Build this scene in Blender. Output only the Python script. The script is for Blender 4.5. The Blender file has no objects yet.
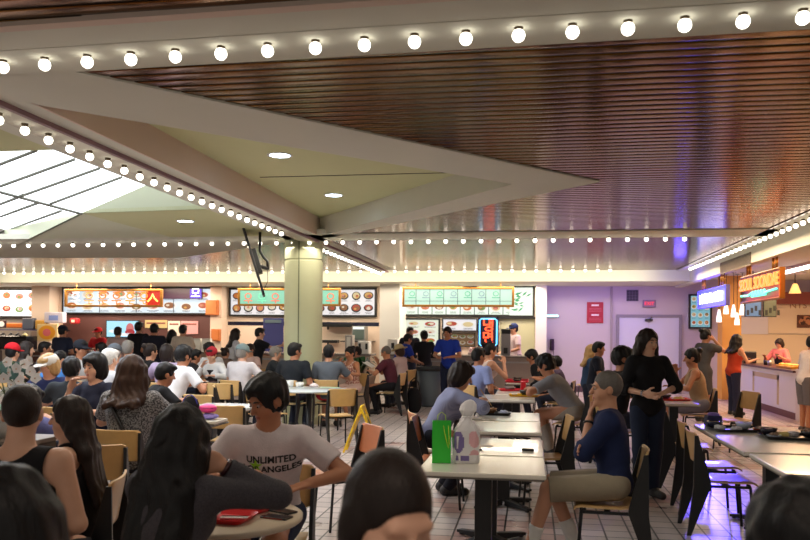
import bpy, bmesh, math, random
import numpy as np
from mathutils import Vector, Matrix, Euler
from mathutils.bvhtree import BVHTree

SC = bpy.context.scene
COL = SC.collection
RND = random.Random(7)
PI = math.pi

# ------------------------------------------------------------------ survey of the place (camera geometry)
CAM_H, FOC, HZ, ROLL = 1.6, 787.0, 333.0, 0.0083
YAW = math.atan(126 / 787)
CY, SY = math.cos(YAW), math.sin(YAW)

def _uv(px, py):
    u, v = px - 405, py - HZ
    return (u + v * ROLL) / FOC, -(v - u * ROLL) / FOC

def PD(px, py, D):
    a, b = _uv(px, py)
    return Vector((CY * a * D - SY * D, SY * a * D + CY * D, CAM_H + b * D))

def PZ(px, py, z):
    a, b = _uv(px, py)
    return PD(px, py, (z - CAM_H) / b)

def PY(px, py, y):
    a, b = _uv(px, py)
    return PD(px, py, y / (SY * a + CY))

def PX(px, py, x):
    a, b = _uv(px, py)
    return PD(px, py, x / (CY * a - SY))

# ------------------------------------------------------------------ materials
_MATS = {}

def lin(c):
    out = []
    for v in c:
        v = v / 255.0
        out.append(v / 12.92 if v <= 0.04045 else ((v + 0.055) / 1.055) ** 2.4)
    return out

def mat(key, rgb, rough=0.6, metal=0.0, noise=0.0, nscale=30.0, bump=0.0, bscale=200.0, emit=0.0, ecol=None,
        spec=0.5, coat=0.0, sheen=0.0, trans=0.0, alpha=1.0):
    """Principled material: base colour (sRGB 0-255) broken up by a little noise, optional bump."""
    if key in _MATS:
        return _MATS[key]
    m = bpy.data.materials.new(key)
    m.use_nodes = True
    nt = m.node_tree
    b = nt.nodes["Principled BSDF"]
    col = lin(rgb) + [1.0]
    b.inputs["Base Color"].default_value = col
    b.inputs["Roughness"].default_value = rough
    b.inputs["Metallic"].default_value = metal
    b.inputs["Specular IOR Level"].default_value = spec
    b.inputs["Coat Weight"].default_value = coat
    b.inputs["Sheen Weight"].default_value = sheen
    b.inputs["Transmission Weight"].default_value = trans
    b.inputs["Alpha"].default_value = alpha
    if emit > 0:
        b.inputs["Emission Color"].default_value = lin(ecol or rgb) + [1.0]
        b.inputs["Emission Strength"].default_value = emit
    tc = None
    if noise > 0 or bump > 0:
        tc = nt.nodes.new("ShaderNodeTexCoord")
    if noise > 0:
        n = nt.nodes.new("ShaderNodeTexNoise")
        n.inputs["Scale"].default_value = nscale
        n.inputs["Detail"].default_value = 4.0
        r = nt.nodes.new("ShaderNodeMapRange")
        r.inputs["To Min"].default_value = 1.0 - noise
        r.inputs["To Max"].default_value = 1.0 + noise
        mx = nt.nodes.new("ShaderNodeMix")
        mx.data_type = 'RGBA'
        mx.blend_type = 'MULTIPLY'
        mx.inputs["Factor"].default_value = 1.0
        nt.links.new(tc.outputs["Object"], n.inputs["Vector"])
        nt.links.new(n.outputs["Fac"], r.inputs["Value"])
        mx.inputs[6].default_value = col
        nt.links.new(r.outputs["Result"], mx.inputs[7])
        nt.links.new(mx.outputs[2], b.inputs["Base Color"])
    if bump > 0:
        n2 = nt.nodes.new("ShaderNodeTexNoise")
        n2.inputs["Scale"].default_value = bscale
        n2.inputs["Detail"].default_value = 2.0
        bp = nt.nodes.new("ShaderNodeBump")
        bp.inputs["Strength"].default_value = bump
        bp.inputs["Distance"].default_value = 0.01
        nt.links.new(tc.outputs["Object"], n2.inputs["Vector"])
        nt.links.new(n2.outputs["Fac"], bp.inputs["Height"])
        nt.links.new(bp.outputs["Normal"], b.inputs["Normal"])
    _MATS[key] = m
    return m

def emat(key, rgb, strength, base=None):
    """A self-lit surface (lamp, screen, backlit sign)."""
    return mat(key, base or tuple(int(v * 0.35) for v in rgb), rough=0.4, emit=strength, ecol=rgb)

def two_tone(key, rgb1, rgb2, kind='speckle', scale=60.0, rough=0.8, thr=0.5):
    if key in _MATS:
        return _MATS[key]
    m = mat(key, rgb1, rough=rough)
    nt = m.node_tree
    b = nt.nodes["Principled BSDF"]
    tc = nt.nodes.new("ShaderNodeTexCoord")
    rp = nt.nodes.new("ShaderNodeValToRGB")
    rp.color_ramp.elements[0].color = lin(rgb1) + [1]
    rp.color_ramp.elements[1].color = lin(rgb2) + [1]
    if kind == 'speckle':
        t = nt.nodes.new("ShaderNodeTexNoise")
        t.inputs["Scale"].default_value = scale
        t.inputs["Detail"].default_value = 3
        out = t.outputs["Fac"]
        rp.color_ramp.elements[0].position = thr - 0.04
        rp.color_ramp.elements[1].position = thr + 0.04
    elif kind == 'floral':
        t = nt.nodes.new("ShaderNodeTexVoronoi")
        t.inputs["Scale"].default_value = scale
        out = t.outputs["Distance"]
        rp.color_ramp.elements[0].position = thr - 0.1
        rp.color_ramp.elements[1].position = thr + 0.1
    else:
        t = nt.nodes.new("ShaderNodeTexWave")
        t.bands_direction = 'X' if kind == 'stripe' else 'Z'
        t.inputs["Scale"].default_value = scale
        t.inputs["Distortion"].default_value = 0.6
        out = t.outputs["Fac"]
        rp.color_ramp.elements[0].position = 0.35
        rp.color_ramp.elements[1].position = 0.65
    nt.links.new(tc.outputs["Object"], t.inputs["Vector"])
    nt.links.new(out, rp.inputs["Fac"])
    nt.links.new(rp.outputs["Color"], b.inputs["Base Color"])
    return m

# ------------------------------------------------------------------ mesh builder
class MB:
    def __init__(self):
        self.v, self.f, self.mi, self.sm = [], [], [], []

    def add(self, vs, fs, m=0, smooth=False):
        o = len(self.v)
        self.v.extend([tuple(p) for p in vs])
        for f in fs:
            self.f.append(tuple(o + i for i in f))
            self.mi.append(m)
            self.sm.append(smooth)
        return self

    def box(self, lo, hi, m=0, M=None):
        x0, y0, z0 = lo
        x1, y1, z1 = hi
        vs = [Vector(p) for p in ((x0, y0, z0), (x1, y0, z0), (x1, y1, z0), (x0, y1, z0),
                                  (x0, y0, z1), (x1, y0, z1), (x1, y1, z1), (x0, y1, z1))]
        if M is not None:
            vs = [M @ p for p in vs]
        return self.add(vs, [(0, 3, 2, 1), (4, 5, 6, 7), (0, 1, 5, 4), (1, 2, 6, 5), (2, 3, 7, 6), (3, 0, 4, 7)], m)

    def prism(self, pts, vec, m=0):
        """closed polygon pts extruded along vec"""
        n = len(pts)
        pts = [Vector(p) for p in pts]
        vec = Vector(vec)
        vs = pts + [p + vec for p in pts]
        fs = [tuple(range(n - 1, -1, -1)), tuple(range(n, 2 * n))]
        for i in range(n):
            j = (i + 1) % n
            fs.append((i, j, n + j, n + i))
        return self.add(vs, fs, m)

    def tube(self, pts, r, n=8, m=0, closed=False, smooth=True):
        pts = [Vector(p) for p in pts]
        rs = r if isinstance(r, (list, tuple)) else [r] * len(pts)
        k = len(pts)
        vs, fs = [], []
        up = None
        for i, p in enumerate(pts):
            a = pts[(i - 1) % k] if (closed or i > 0) else p
            b = pts[(i + 1) % k] if (closed or i < k - 1) else p
            t = (b - a)
            if t.length < 1e-9:
                t = Vector((0, 0, 1))
            t.normalize()
            if up is None:
                up = Vector((0, 0, 1)) if abs(t.z) < 0.9 else Vector((1, 0, 0))
            s = t.cross(up)
            if s.length < 1e-6:
                s = t.cross(Vector((0, 1, 0)))
            s.normalize()
            up = s.cross(t).normalized()
            for j in range(n):
                ang = 2 * PI * j / n
                vs.append(p + (s * math.cos(ang) + up * math.sin(ang)) * rs[i])
        rng = range(k) if closed else range(k - 1)
        for i in rng:
            i2 = (i + 1) % k
            for j in range(n):
                j2 = (j + 1) % n
                fs.append((i * n + j, i * n + j2, i2 * n + j2, i2 * n + j))
        self.add(vs, fs, m, smooth)
        if not closed:
            o = len(self.v) - len(vs)
            self.f.append(tuple(o + j for j in range(n - 1, -1, -1)))
            self.f.append(tuple(o + (k - 1) * n + j for j in range(n)))
            self.mi += [m, m]
            self.sm += [False, False]
        return self

    def lathe(self, prof, c=(0, 0, 0), n=20, m=0, smooth=True, sx=1.0, sy=1.0, closed=False):
        """profile [(r, z)] from bottom to top turned about z; r == 0 ends are closed points"""
        c = Vector(c)
        vs, fs = [], []
        rings = []
        for r, z in prof:
            if r <= 1e-6:
                rings.append([len(vs)])
                vs.append(c + Vector((0, 0, z)))
            else:
                ring = []
                for j in range(n):
                    a = 2 * PI * j / n
                    ring.append(len(vs))
                    vs.append(c + Vector((r * math.cos(a) * sx, r * math.sin(a) * sy, z)))
                rings.append(ring)
        for i in range(len(rings) - 1):
            A, B = rings[i], rings[i + 1]
            for j in range(n):
                j2 = (j + 1) % n
                if len(A) == 1 and len(B) == 1:
                    continue
                if len(A) == 1:
                    fs.append((A[0], B[j2], B[j]))
                elif len(B) == 1:
                    fs.append((A[j], A[j2], B[0]))
                else:
                    fs.append((A[j], A[j2], B[j2], B[j]))
        if closed:
            A, B = rings[-1], rings[0]
            for j in range(n):
                j2 = (j + 1) % n
                fs.append((A[j], A[j2], B[j2], B[j]))
        else:
            if len(rings[0]) > 1:
                fs.append(tuple(reversed(rings[0])))
            if len(rings[-1]) > 1:
                fs.append(tuple(rings[-1]))
        return self.add(vs, fs, m, smooth)

    def ball(self, c, r, n=12, k=8, m=0, M=None):
        rx, ry, rz = r if isinstance(r, (tuple, list)) else (r, r, r)
        vs, fs = [], []
        for i in range(k + 1):
            th = PI * i / k
            for j in range(n):
                a = 2 * PI * j / n
                p = Vector((rx * math.sin(th) * math.cos(a), ry * math.sin(th) * math.sin(a), -rz * math.cos(th)))
                if M is not None:
                    p = M @ p
                vs.append(Vector(c) + p)
        for i in range(k):
            for j in range(n):
                j2 = (j + 1) % n
                fs.append((i * n + j, i * n + j2, (i + 1) * n + j2, (i + 1) * n + j))
        return self.add(vs, fs, m, True)

    def mesh(self, name, mats):
        me = bpy.data.meshes.new(name)
        me.from_pydata(self.v, [], self.f)
        for mm in (mats if isinstance(mats, (list, tuple)) else [mats]):
            me.materials.append(mm)
        me.polygons.foreach_set("material_index", self.mi)
        me.polygons.foreach_set("use_smooth", self.sm)
        me.update()
        return me

    def build(self, name, mats, parent=None, bevel=0.0, seg=2, kind=None, label=None):
        return place(name, self.mesh(name, mats), parent, bevel=bevel, seg=seg, kind=kind, label=label)

def place(name, me, parent=None, loc=None, rot=None, bevel=0.0, seg=2, kind=None, label=None):
    o = bpy.data.objects.new(name, me)
    COL.objects.link(o)
    if parent is not None:
        o.parent = parent
    if loc is not None:
        o.location = loc
    if rot is not None:
        o.rotation_euler = rot
    if bevel > 0:
        b = o.modifiers.new("bevel", 'BEVEL')
        b.width = bevel
        b.segments = seg
        b.limit_method = 'ANGLE'
        b.angle_limit = 0.6
    if kind:
        o['kind'] = kind
    if label:
        o['label'] = label
    return o

def thing(name, label, cat, loc=(0, 0, 0), rz=0.0, group=None, rot=None):
    o = bpy.data.objects.new(name, None)
    o.empty_display_size = 0.1
    COL.objects.link(o)
    o.location = loc
    o.rotation_euler = rot if rot is not None else (0, 0, rz)
    o['label'] = label
    o['category'] = cat
    if group:
        o['group'] = group
    return o

def tag(o, label, cat, group=None):
    o['label'] = label
    o['category'] = cat
    if group:
        o['group'] = group
    return o

def struct(name, mb, mats, bevel=0.0):
    return mb.build(name, mats, bevel=bevel, kind='structure')

def text_mesh(s, size, extrude=0.004, name='lettering', spacing=1.0, offset=0.0, bevel=0.0):
    cu = bpy.data.curves.new(name, 'FONT')
    cu.body = s
    cu.size = size
    cu.extrude = extrude
    cu.offset = offset
    cu.bevel_depth = bevel
    cu.align_x = 'CENTER'
    cu.align_y = 'CENTER'
    cu.space_character = spacing
    o = bpy.data.objects.new(name, cu)
    COL.objects.link(o)
    bpy.context.view_layer.update()
    dg = bpy.context.evaluated_depsgraph_get()
    me = bpy.data.meshes.new_from_object(o.evaluated_get(dg))
    bpy.data.objects.remove(o)
    bpy.data.curves.remove(cu)
    me.name = name
    return me

def area(name, loc, size, power, rgb, rot=(0, 0, 0), size_y=None, spread=PI):
    l = bpy.data.lights.new(name, 'AREA')
    l.energy = power
    l.color = lin(rgb)
    l.size = size
    l.spread = spread
    if size_y:
        l.shape = 'RECTANGLE'
        l.size_y = size_y
    o = bpy.data.objects.new(name, l)
    COL.objects.link(o)
    o.location = loc
    o.rotation_euler = rot
    return o

def point(name, loc, power, rgb, r=0.05):
    l = bpy.data.lights.new(name, 'POINT')
    l.energy = power
    l.color = lin(rgb)
    l.shadow_soft_size = r
    o = bpy.data.objects.new(name, l)
    COL.objects.link(o)
    o.location = loc
    return o

def spot(name, loc, power, rgb, angle=2.2, blend=0.6, r=0.06):
    l = bpy.data.lights.new(name, 'SPOT')
    l.energy = power
    l.color = lin(rgb)
    l.spot_size = angle
    l.spot_blend = blend
    l.shadow_soft_size = r
    o = bpy.data.objects.new(name, l)
    COL.objects.link(o)
    o.location = loc
    return o

# ------------------------------------------------------------------ camera
cam_d = bpy.data.cameras.new("camera")
cam = bpy.data.objects.new("camera", cam_d)
COL.objects.link(cam)
cam_d.sensor_fit = 'HORIZONTAL'
cam_d.sensor_width = 36.0
cam_d.lens = FOC / 810 * 36.0
cam_d.shift_y = (HZ - 270) / 810
cam_d.clip_start = 0.05
cam_d.clip_end = 200
cam.matrix_world = (Matrix.Translation((0, 0, CAM_H)) @ Matrix.Rotation(YAW, 4, 'Z')
                    @ Matrix.Rotation(PI / 2, 4, 'X') @ Matrix.Rotation(ROLL, 4, 'Z'))
cam_d.dof.use_dof = True
cam_d.dof.focus_distance = 8.5
cam_d.dof.aperture_fstop = 4.0
SC.camera = cam
SC.view_settings.view_transform = 'Standard'
SC.view_settings.look = 'None'
SC.view_settings.gamma = 1.0
SC.view_settings.use_curve_mapping = False
SC.view_settings.exposure = 0.45
SC.cycles.use_denoising = True
SC.cycles.max_bounces = 6
SC.cycles.glossy_bounces = 3
SC.cycles.diffuse_bounces = 3
SC.cycles.transmission_bounces = 4
SC.cycles.sample_clamp_indirect = 6.0
SC.cycles.caustics_reflective = False
SC.cycles.caustics_refractive = False
SC.cycles.blur_glossy = 0.15
# ================================================================== THE SETTING
def node_floor():
    m = bpy.data.materials.new("floor_tiles")
    m.use_nodes = True
    nt = m.node_tree
    L = nt.links.new
    b = nt.nodes["Principled BSDF"]
    tc = nt.nodes.new("ShaderNodeTexCoord")
    br = nt.nodes.new("ShaderNodeTexBrick")
    br.offset = 0.0
    br.squash = 1.0
    br.inputs["Scale"].default_value = 1.0
    br.inputs["Brick Width"].default_value = 0.2
    br.inputs["Row Height"].default_value = 0.2
    br.inputs["Mortar Size"].default_value = 0.008
    br.inputs["Mortar Smooth"].default_value = 0.1
    br.inputs["Color1"].default_value = lin((222, 224, 222)) + [1]
    br.inputs["Color2"].default_value = lin((204, 206, 205)) + [1]
    br.inputs["Mortar"].default_value = lin((44, 43, 42)) + [1]
    L(tc.outputs["Object"], br.inputs["Vector"])
    # rose bands: a second brick grid, tiles tinted where they fall in a band
    sep = nt.nodes.new("ShaderNodeSeparateXYZ")
    L(tc.outputs["Object"], sep.inputs[0])

    def band(sock, period, off, width):
        a = nt.nodes.new("ShaderNodeMath"); a.operation = 'ADD'; a.inputs[1].default_value = off
        L(sock, a.inputs[0])
        mo = nt.nodes.new("ShaderNodeMath"); mo.operation = 'FLOORED_MODULO'; mo.inputs[1].default_value = period
        L(a.outputs[0], mo.inputs[0])
        lt = nt.nodes.new("ShaderNodeMath"); lt.operation = 'LESS_THAN'; lt.inputs[1].default_value = width
        L(mo.outputs[0], lt.inputs[0])
        return lt.outputs[0]
    # diagonal bands, quantised to whole tiles
    sn = nt.nodes.new("ShaderNodeVectorMath"); sn.operation = 'SNAP'
    sn.inputs[1].default_value = (0.2, 0.2, 0.2)
    L(tc.outputs["Object"], sn.inputs[0])
    s2 = nt.nodes.new("ShaderNodeSeparateXYZ")
    L(sn.outputs[0], s2.inputs[0])
    ad = nt.nodes.new("ShaderNodeMath"); ad.operation = 'ADD'
    L(s2.outputs[0], ad.inputs[0]); L(s2.outputs[1], ad.inputs[1])
    su = nt.nodes.new("ShaderNodeMath"); su.operation = 'SUBTRACT'
    L(s2.outputs[0], su.inputs[0]); L(s2.outputs[1], su.inputs[1])
    b1 = band(ad.outputs[0], 6.4, 0.31, 0.5)
    b2 = band(su.outputs[0], 6.4, 0.51, 0.5)
    b3 = band(s2.outputs[1], 3.2, 0.11, 0.39)
    mx1 = nt.nodes.new("ShaderNodeMath"); mx1.operation = 'MAXIMUM'
    L(b1, mx1.inputs[0]); L(b2, mx1.inputs[1])
    mx2 = nt.nodes.new("ShaderNodeMath"); mx2.operation = 'MAXIMUM'
    L(mx1.outputs[0], mx2.inputs[0])
    tint = nt.nodes.new("ShaderNodeMix"); tint.data_type = 'RGBA'; tint.blend_type = 'MULTIPLY'
    L(mx2.outputs[0], tint.inputs["Factor"])
    L(br.outputs["Color"], tint.inputs[6])
    tint.inputs[7].default_value = lin((226, 186, 178)) + [1]
    n = nt.nodes.new("ShaderNodeTexNoise"); n.inputs["Scale"].default_value = 1.3; n.inputs["Detail"].default_value = 5
    L(tc.outputs["Object"], n.inputs["Vector"])
    r = nt.nodes.new("ShaderNodeMapRange"); r.inputs["To Min"].default_value = 0.72; r.inputs["To Max"].default_value = 1.12
    L(n.outputs["Fac"], r.inputs["Value"])
    dirt = nt.nodes.new("ShaderNodeMix"); dirt.data_type = 'RGBA'; dirt.blend_type = 'MULTIPLY'
    dirt.inputs["Factor"].default_value = 1.0
    L(tint.outputs[2], dirt.inputs[6]); L(r.outputs[0], dirt.inputs[7])
    L(dirt.outputs[2], b.inputs["Base Color"])
    rr = nt.nodes.new("ShaderNodeMapRange"); rr.inputs["To Min"].default_value = 0.2; rr.inputs["To Max"].default_value = 0.4
    L(n.outputs["Fac"], rr.inputs["Value"])
    L(rr.outputs[0], b.inputs["Roughness"])
    b.inputs["Specular IOR Level"].default_value = 0.6
    bp = nt.nodes.new("ShaderNodeBump"); bp.inputs["Strength"].default_value = 0.25; bp.inputs["Distance"].default_value = 0.003
    inv = nt.nodes.new("ShaderNodeMath"); inv.operation = 'SUBTRACT'; inv.inputs[0].default_value = 1.0
    L(br.outputs["Fac"], inv.inputs[1])
    L(inv.outputs[0], bp.inputs["Height"])
    L(bp.outputs["Normal"], b.inputs["Normal"])
    return m

PLASTER = mat("plaster", (216, 216, 200), rough=0.85, noise=0.03, nscale=3)
PLASTER_PANEL = mat("plaster_sage", (206, 208, 160), rough=0.85, noise=0.03, nscale=3)
PLASTER_ROSE = mat("plaster_rose", (220, 200, 184), rough=0.85)
BRASS = mat("slat_brass", (104, 74, 36), rough=0.14, metal=1.0, noise=0.18, nscale=2.0)
def _drift():
    nt = BRASS.node_tree
    b = nt.nodes["Principled BSDF"]
    tc = nt.nodes.new("ShaderNodeTexCoord")
    mp = nt.nodes.new("ShaderNodeMapping"); mp.inputs["Scale"].default_value = (0.35, 1.6, 1)
    n = nt.nodes.new("ShaderNodeTexNoise"); n.inputs["Scale"].default_value = 1.0; n.inputs["Detail"].default_value = 3
    rp = nt.nodes.new("ShaderNodeValToRGB")
    rp.color_ramp.elements[0].position, rp.color_ramp.elements[1].position = .35, .65
    rp.color_ramp.elements[0].color = lin((122, 92, 34)) + [1]
    rp.color_ramp.elements[1].color = lin((116, 66, 28)) + [1]
    L = nt.links.new
    L(tc.outputs["Object"], mp.inputs[0]); L(mp.outputs[0], n.inputs["Vector"]); L(n.outputs["Fac"], rp.inputs["Fac"]); L(rp.outputs["Color"], b.inputs["Base Color"])
_drift()
SLAT_GAP = mat("slat_gap", (28, 22, 14), rough=0.8)
DARK = mat("dark_metal", (24, 24, 26), rough=0.45)
BLACK = mat("black_plastic", (16, 16, 18), rough=0.4)
GOLD = mat("gold_frame", (170, 118, 50), rough=0.3, metal=0.7)
WHITE = mat("white_paint", (222, 220, 214), rough=0.5)
WHITE_GLOSS = mat("white_gloss", (226, 224, 218), rough=0.2)
STEEL = mat("brushed_steel", (170, 170, 172), rough=0.3, metal=0.9)

XL, XR, YB, YN = -19.0, 8.4, 22.4, -3.0

mb = MB()
mb.box((XL, YN, -0.1), (XR, YB, 0))
struct("floor", mb, node_floor())

# ---- walls
WALL_CREAM = mat("wall_cream", (226, 205, 186), rough=0.7, noise=0.04, nscale=1.5)
WALL_LILAC = mat("wall_white_paint", (196, 186, 200), rough=0.55, noise=0.03, nscale=1.2)
mb = MB()
mb.box((XL, YB, 0), (0.25, YB + 0.15, 3.2))
struct("wall_back", mb, WALL_CREAM)
mb = MB()
mb.box((0.25, YB, 0), (XR, YB + 0.15, 3.2))
struct("wall_back_service", mb, WALL_LILAC)
mb = MB()
mb.box((XL - 0.15, YN, 0), (XL, YB, 3.2))
struct("wall_left", mb, WALL_CREAM)
mb = MB()
mb.box((XR, YN, 0), (XR + 0.15, YB, 3.2))
struct("wall_right", mb, mat("wall_right_paint", (216, 204, 196), rough=0.7))
mb = MB()
mb.box((2.16, YB - 0.05, 0), (2.22, YB, 2.93))
struct("trim_pipe", mb, mat("trim_grey", (160, 150, 158), rough=0.5))
mb = MB()
mb.box((0.3, YB - 0.02, 0), (2.1, YB, 0.16))
struct("baseboard_back", mb, mat("baseboard_plum", (92, 70, 84), rough=0.5))
for n, (xa, xb) in enumerate(((-15.05, -14.45), (-9.3, -8.95), (-4.1, -3.55), (0.12, 0.42))):
    mb = MB()
    mb.box((xa, 21.2 if n == 2 else 21.9, 0), (xb, YB, 2.94))
    struct("trim_pier_%d" % (n + 1), mb, [WALL_CREAM, WALL_CREAM, WHITE, WHITE][n])
# navy tile stripe on the wall of the stall beside the column
mb = MB()
mb.box((-8.95, YB - 0.012, 1.79), (-4.35, YB, 1.9))
struct("trim_stripe", mb, mat("navy_tile", (28, 26, 48), rough=0.25))

# ---- door in the service wall
mb = MB()
mb.box((2.32, YB - 0.06, 0), (2.4, YB, 2.16))
mb.box((3.98, YB - 0.06, 0), (4.06, YB, 2.16))
mb.box((2.4, YB - 0.06, 2.08), (3.98, YB, 2.16))
d1 = struct("door_1", mb, mat("door_frame_paint", (136, 130, 150), rough=0.5))
for x0, x1 in ((2.4, 3.185), (3.195, 3.98)):
    m2 = MB()
    m2.box((x0, YB - 0.03, 0.01), (x1, YB, 2.08))
    m2.build("door_leaf", mat("door_leaf_paint", (206, 208, 236), rough=0.45), d1)
m2 = MB()
m2.box((3.08, YB - 0.12, 1.98), (3.28, YB - 0.03, 2.04))
m2.tube([(3.2, YB - 0.1, 2.04), (3.24, YB - 0.2, 2.07), (3.26, YB - 0.06, 2.1)], 0.012)
m2.build("door_closer", DARK, d1)
m2 = MB()
m2.tube([(2.5, YB - 0.1, 1.02), (3.1, YB - 0.1, 1.02)], 0.02)
m2.box((2.48, YB - 0.1, 1.0), (2.52, YB - 0.03, 1.04))
m2.build("push_bar", STEEL, d1)

# ---- slatted mirror-brass ceiling
def slats(name, y0, y1, xl, xr, z=3.214, step=0.12):
    mb = MB()
    y = y0
    prof = []
    while y < y1 - 1e-6:
        for k in range(6):
            t = k / 5
            prof.append((y + 0.007 + t * (step - 0.014), z - 0.0012 * (1 - (2 * t - 1) ** 2), 0 if k < 5 else 1))
        prof.append((y + step - 0.007, z + 0.03, 1))
        prof.append((y + step + 0.007, z + 0.03, 1))
        y += step
    vs, fs, ms = [], [], []
    for (yy, zz, _m) in prof:
        a = xl(yy)
        vs += [(a, yy, zz), (max(xr, a + 0.01), yy, zz)]
    for i in range(len(prof) - 1):
        mb_m = prof[i][2]
        fs.append((2 * i, 2 * i + 2, 2 * i + 3, 2 * i + 1))
        ms.append(mb_m)
    o = len(mb.v)
    mb.v = vs
    mb.f = fs
    mb.mi = ms
    mb.sm = [m == 0 for m in ms]
    return struct(name, mb, [BRASS, SLAT_GAP])

def diag_x(y):
    if y < 4.49:
        return -12.0
    if y < 8.47:
        return -2.8 + (y - 4.49) / (8.47 - 4.49) * 3.5 - 0.12
    if y < 12.9:
        return 0.7 - (y - 8.47) / (12.9 - 8.47) * 4.1 - 0.12
    return -3.55
slats("ceiling_slats_1", 1.2, 3.9, lambda y: -12.0, 3.7)
slats("ceiling_slats_2", 4.16, 13.0, diag_x, 3.7)
slats("ceiling_slats_3", 13.3, 20.2, lambda y: XL, 3.7)

# ---- plaster ceiling: flat soffits and beams (undersides at 3.2 m)
ZS = 3.2
def soffit(name, poly, z=ZS, t=0.09, m=None):
    mb = MB()
    mb.prism([(p[0], p[1], z) for p in poly], (0, 0, t))
    return struct(name, mb, m or PLASTER)
_k = (4.38 - 4.49) / (1.42 + 2.79)
def beam_line(x, y):
    """the near beam runs a touch out of square with the hall"""
    return (x, y + _k * (x + 2.79))
soffit("ceiling_beam_1", [beam_line(XL, 3.80), beam_line(XR, 3.80), beam_line(XR, 4.49), beam_line(XL, 4.49)])
mb = MB()
mb.prism([beam_line(XL, 4.08) + (ZS - .004,), beam_line(3.5, 4.08) + (ZS - .004,), beam_line(3.5, 4.34) + (ZS - .004,), beam_line(XL, 4.34) + (ZS - .004,)], (0, 0, .005))
struct("trim_bulb_channel_1", mb, PLASTER, bevel=0.006)
mb = MB()
mb.prism([beam_line(XL, 3.74) + (ZS - .012,), beam_line(3.5, 3.74) + (ZS - .012,), beam_line(3.5, 3.81) + (ZS - .012,), beam_line(XL, 3.81) + (ZS - .012,)], (0, 0, .03))
struct("trim_bulb_channel_edge", mb, PLASTER_ROSE)
soffit("ceiling_beam_2", [(-4.2, 4.49), (-3.5, 4.49), (-3.5, 20.2), (-4.2, 20.2)])
mb = MB()
mb.box((-3.95, 4.4, ZS - 0.035), (-3.68, 20.1, ZS))
mbm = MB()
mbm.box((-3.70, 4.4, ZS - 0.036), (-3.66, 20.1, ZS))
struct("trim_bulb_channel_line", mbm, mat("plaster_mauve", (140, 112, 116), rough=0.8))
struct("trim_bulb_channel_2", mb, mat("plaster_channel", (196, 192, 176), rough=0.8), bevel=0.006)
soffit("ceiling_diamond_1", [(-3.5, 4.49), (-2.8, 4.49), (0.7, 8.47), (-0.18, 8.48), (-3.5, 5.06)])
soffit("ceiling_diamond_2", [(-3.5, 12.75), (-0.18, 8.48), (0.7, 8.47), (-3.4, 12.95), (-3.5, 12.95)])
# recessed sage triangle inside the diamond, with walls up to 3.5 m
A_, B_, C_ = (-3.5, 5.06), (-0.18, 8.48), (-3.5, 12.75)
mb = MB()
mb.prism([(p[0], p[1], 3.5) for p in (A_, B_, C_)], (0, 0, 0.05))
struct("ceiling_recess", mb, PLASTER_PANEL)
mb = MB()
mb.prism([(A_[0], A_[1], ZS), (C_[0], C_[1], ZS), (C_[0], C_[1], 3.5), (A_[0], A_[1], 3.5)], (0.02, 0, 0))
struct("ceiling_recess_side_1", mb, PLASTER_ROSE)
for n, (p, q) in enumerate(((A_, B_), (B_, C_))):
    mb = MB()
    mb.prism([(p[0], p[1], ZS), (q[0], q[1], ZS), (q[0], q[1], 3.5), (p[0], p[1], 3.5)], (-0.03, 0.0, 0))
    struct("ceiling_recess_side_%d" % (n + 2), mb, PLASTER)
mb = MB()
mb.box((-3.3, 9.25, 3.494), (-0.85, 9.265, 3.5))
struct("trim_access_panel", mb, SLAT_GAP)
soffit("ceiling_beam_3", [(-4.2, 12.5), (3.7, 12.5), (3.7, 13.38), (-4.2, 13.38)])
soffit("ceiling_beam_4", [(XL, 12.6), (-4.2, 12.6), (-4.2, 13.4), (XL, 13.4)])
soffit("ceiling_wedge", [(XL, 13.4), (-4.2, 13.4), (-7.6, 16.2), (XL, 15.4)], z=3.2)
# ---- skylight beside the long beam: two sloping glazed faces that meet in a valley
K = Vector((-6.07, 9.9, 3.2))
F1 = [K, Vector((-4.2, 9.75, 3.86)), Vector((-4.2, 8.55, 3.86)), Vector((-6.07, 5.85, 3.2))]
def hit(px, py, face):
    a = PD(px, py, 1.0) - Vector((0, 0, CAM_H))
    n = (face[1] - face[0]).cross(face[3] - face[0])
    t = (face[0] - Vector((0, 0, CAM_H))).dot(n) / a.dot(n)
    return Vector((0, 0, CAM_H)) + a * t
_a, _b = hit(51, 148, F1), hit(0, 150, F1)
def _edge(x):
    return _a + (_b - _a) * ((x - _a.x) / (_b.x - _a.x))
F1[2], F1[3] = _edge(-4.2), _edge(-6.07)
V0 = F1[3].copy()
F2 = [K, V0, Vector((-9.6, 7.5, 3.53)), Vector((-10.7, 14.66, 3.66))]
GLOW = emat("skylight_daylight", (240, 246, 252), 2.6)
mb = MB()
mb.prism(F1, (0, 0, 0.03))
mb.prism(F2, (0, 0, 0.03))
sky = struct("window_1", mb, GLOW)

mb = MB()
for face, segs in ((F1, (((-60, 186), (37, 149)), ((-60, 207), (75, 158)), ((24, 194), (100, 167)), ((50, 203), (122, 176)))),
                   (F2, (((-40, 219), (24, 194)), ((-40, 231), (38, 202)), ((-10, 236), (61, 210))))):
    for p, q in segs:
        a, b = hit(*p, face), hit(*q, face)
        mb.tube([a + Vector((0, 0, -0.01)), b + Vector((0, 0, -0.01))], 0.02, n=6)
mb.tube([V0 + Vector((0, 0, -0.01)), K + Vector((0, 0, -0.01))], 0.02, n=6)
mb.build("window_mullion", mat("mullion_grey", (120, 122, 112), rough=0.6), sky)

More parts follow.
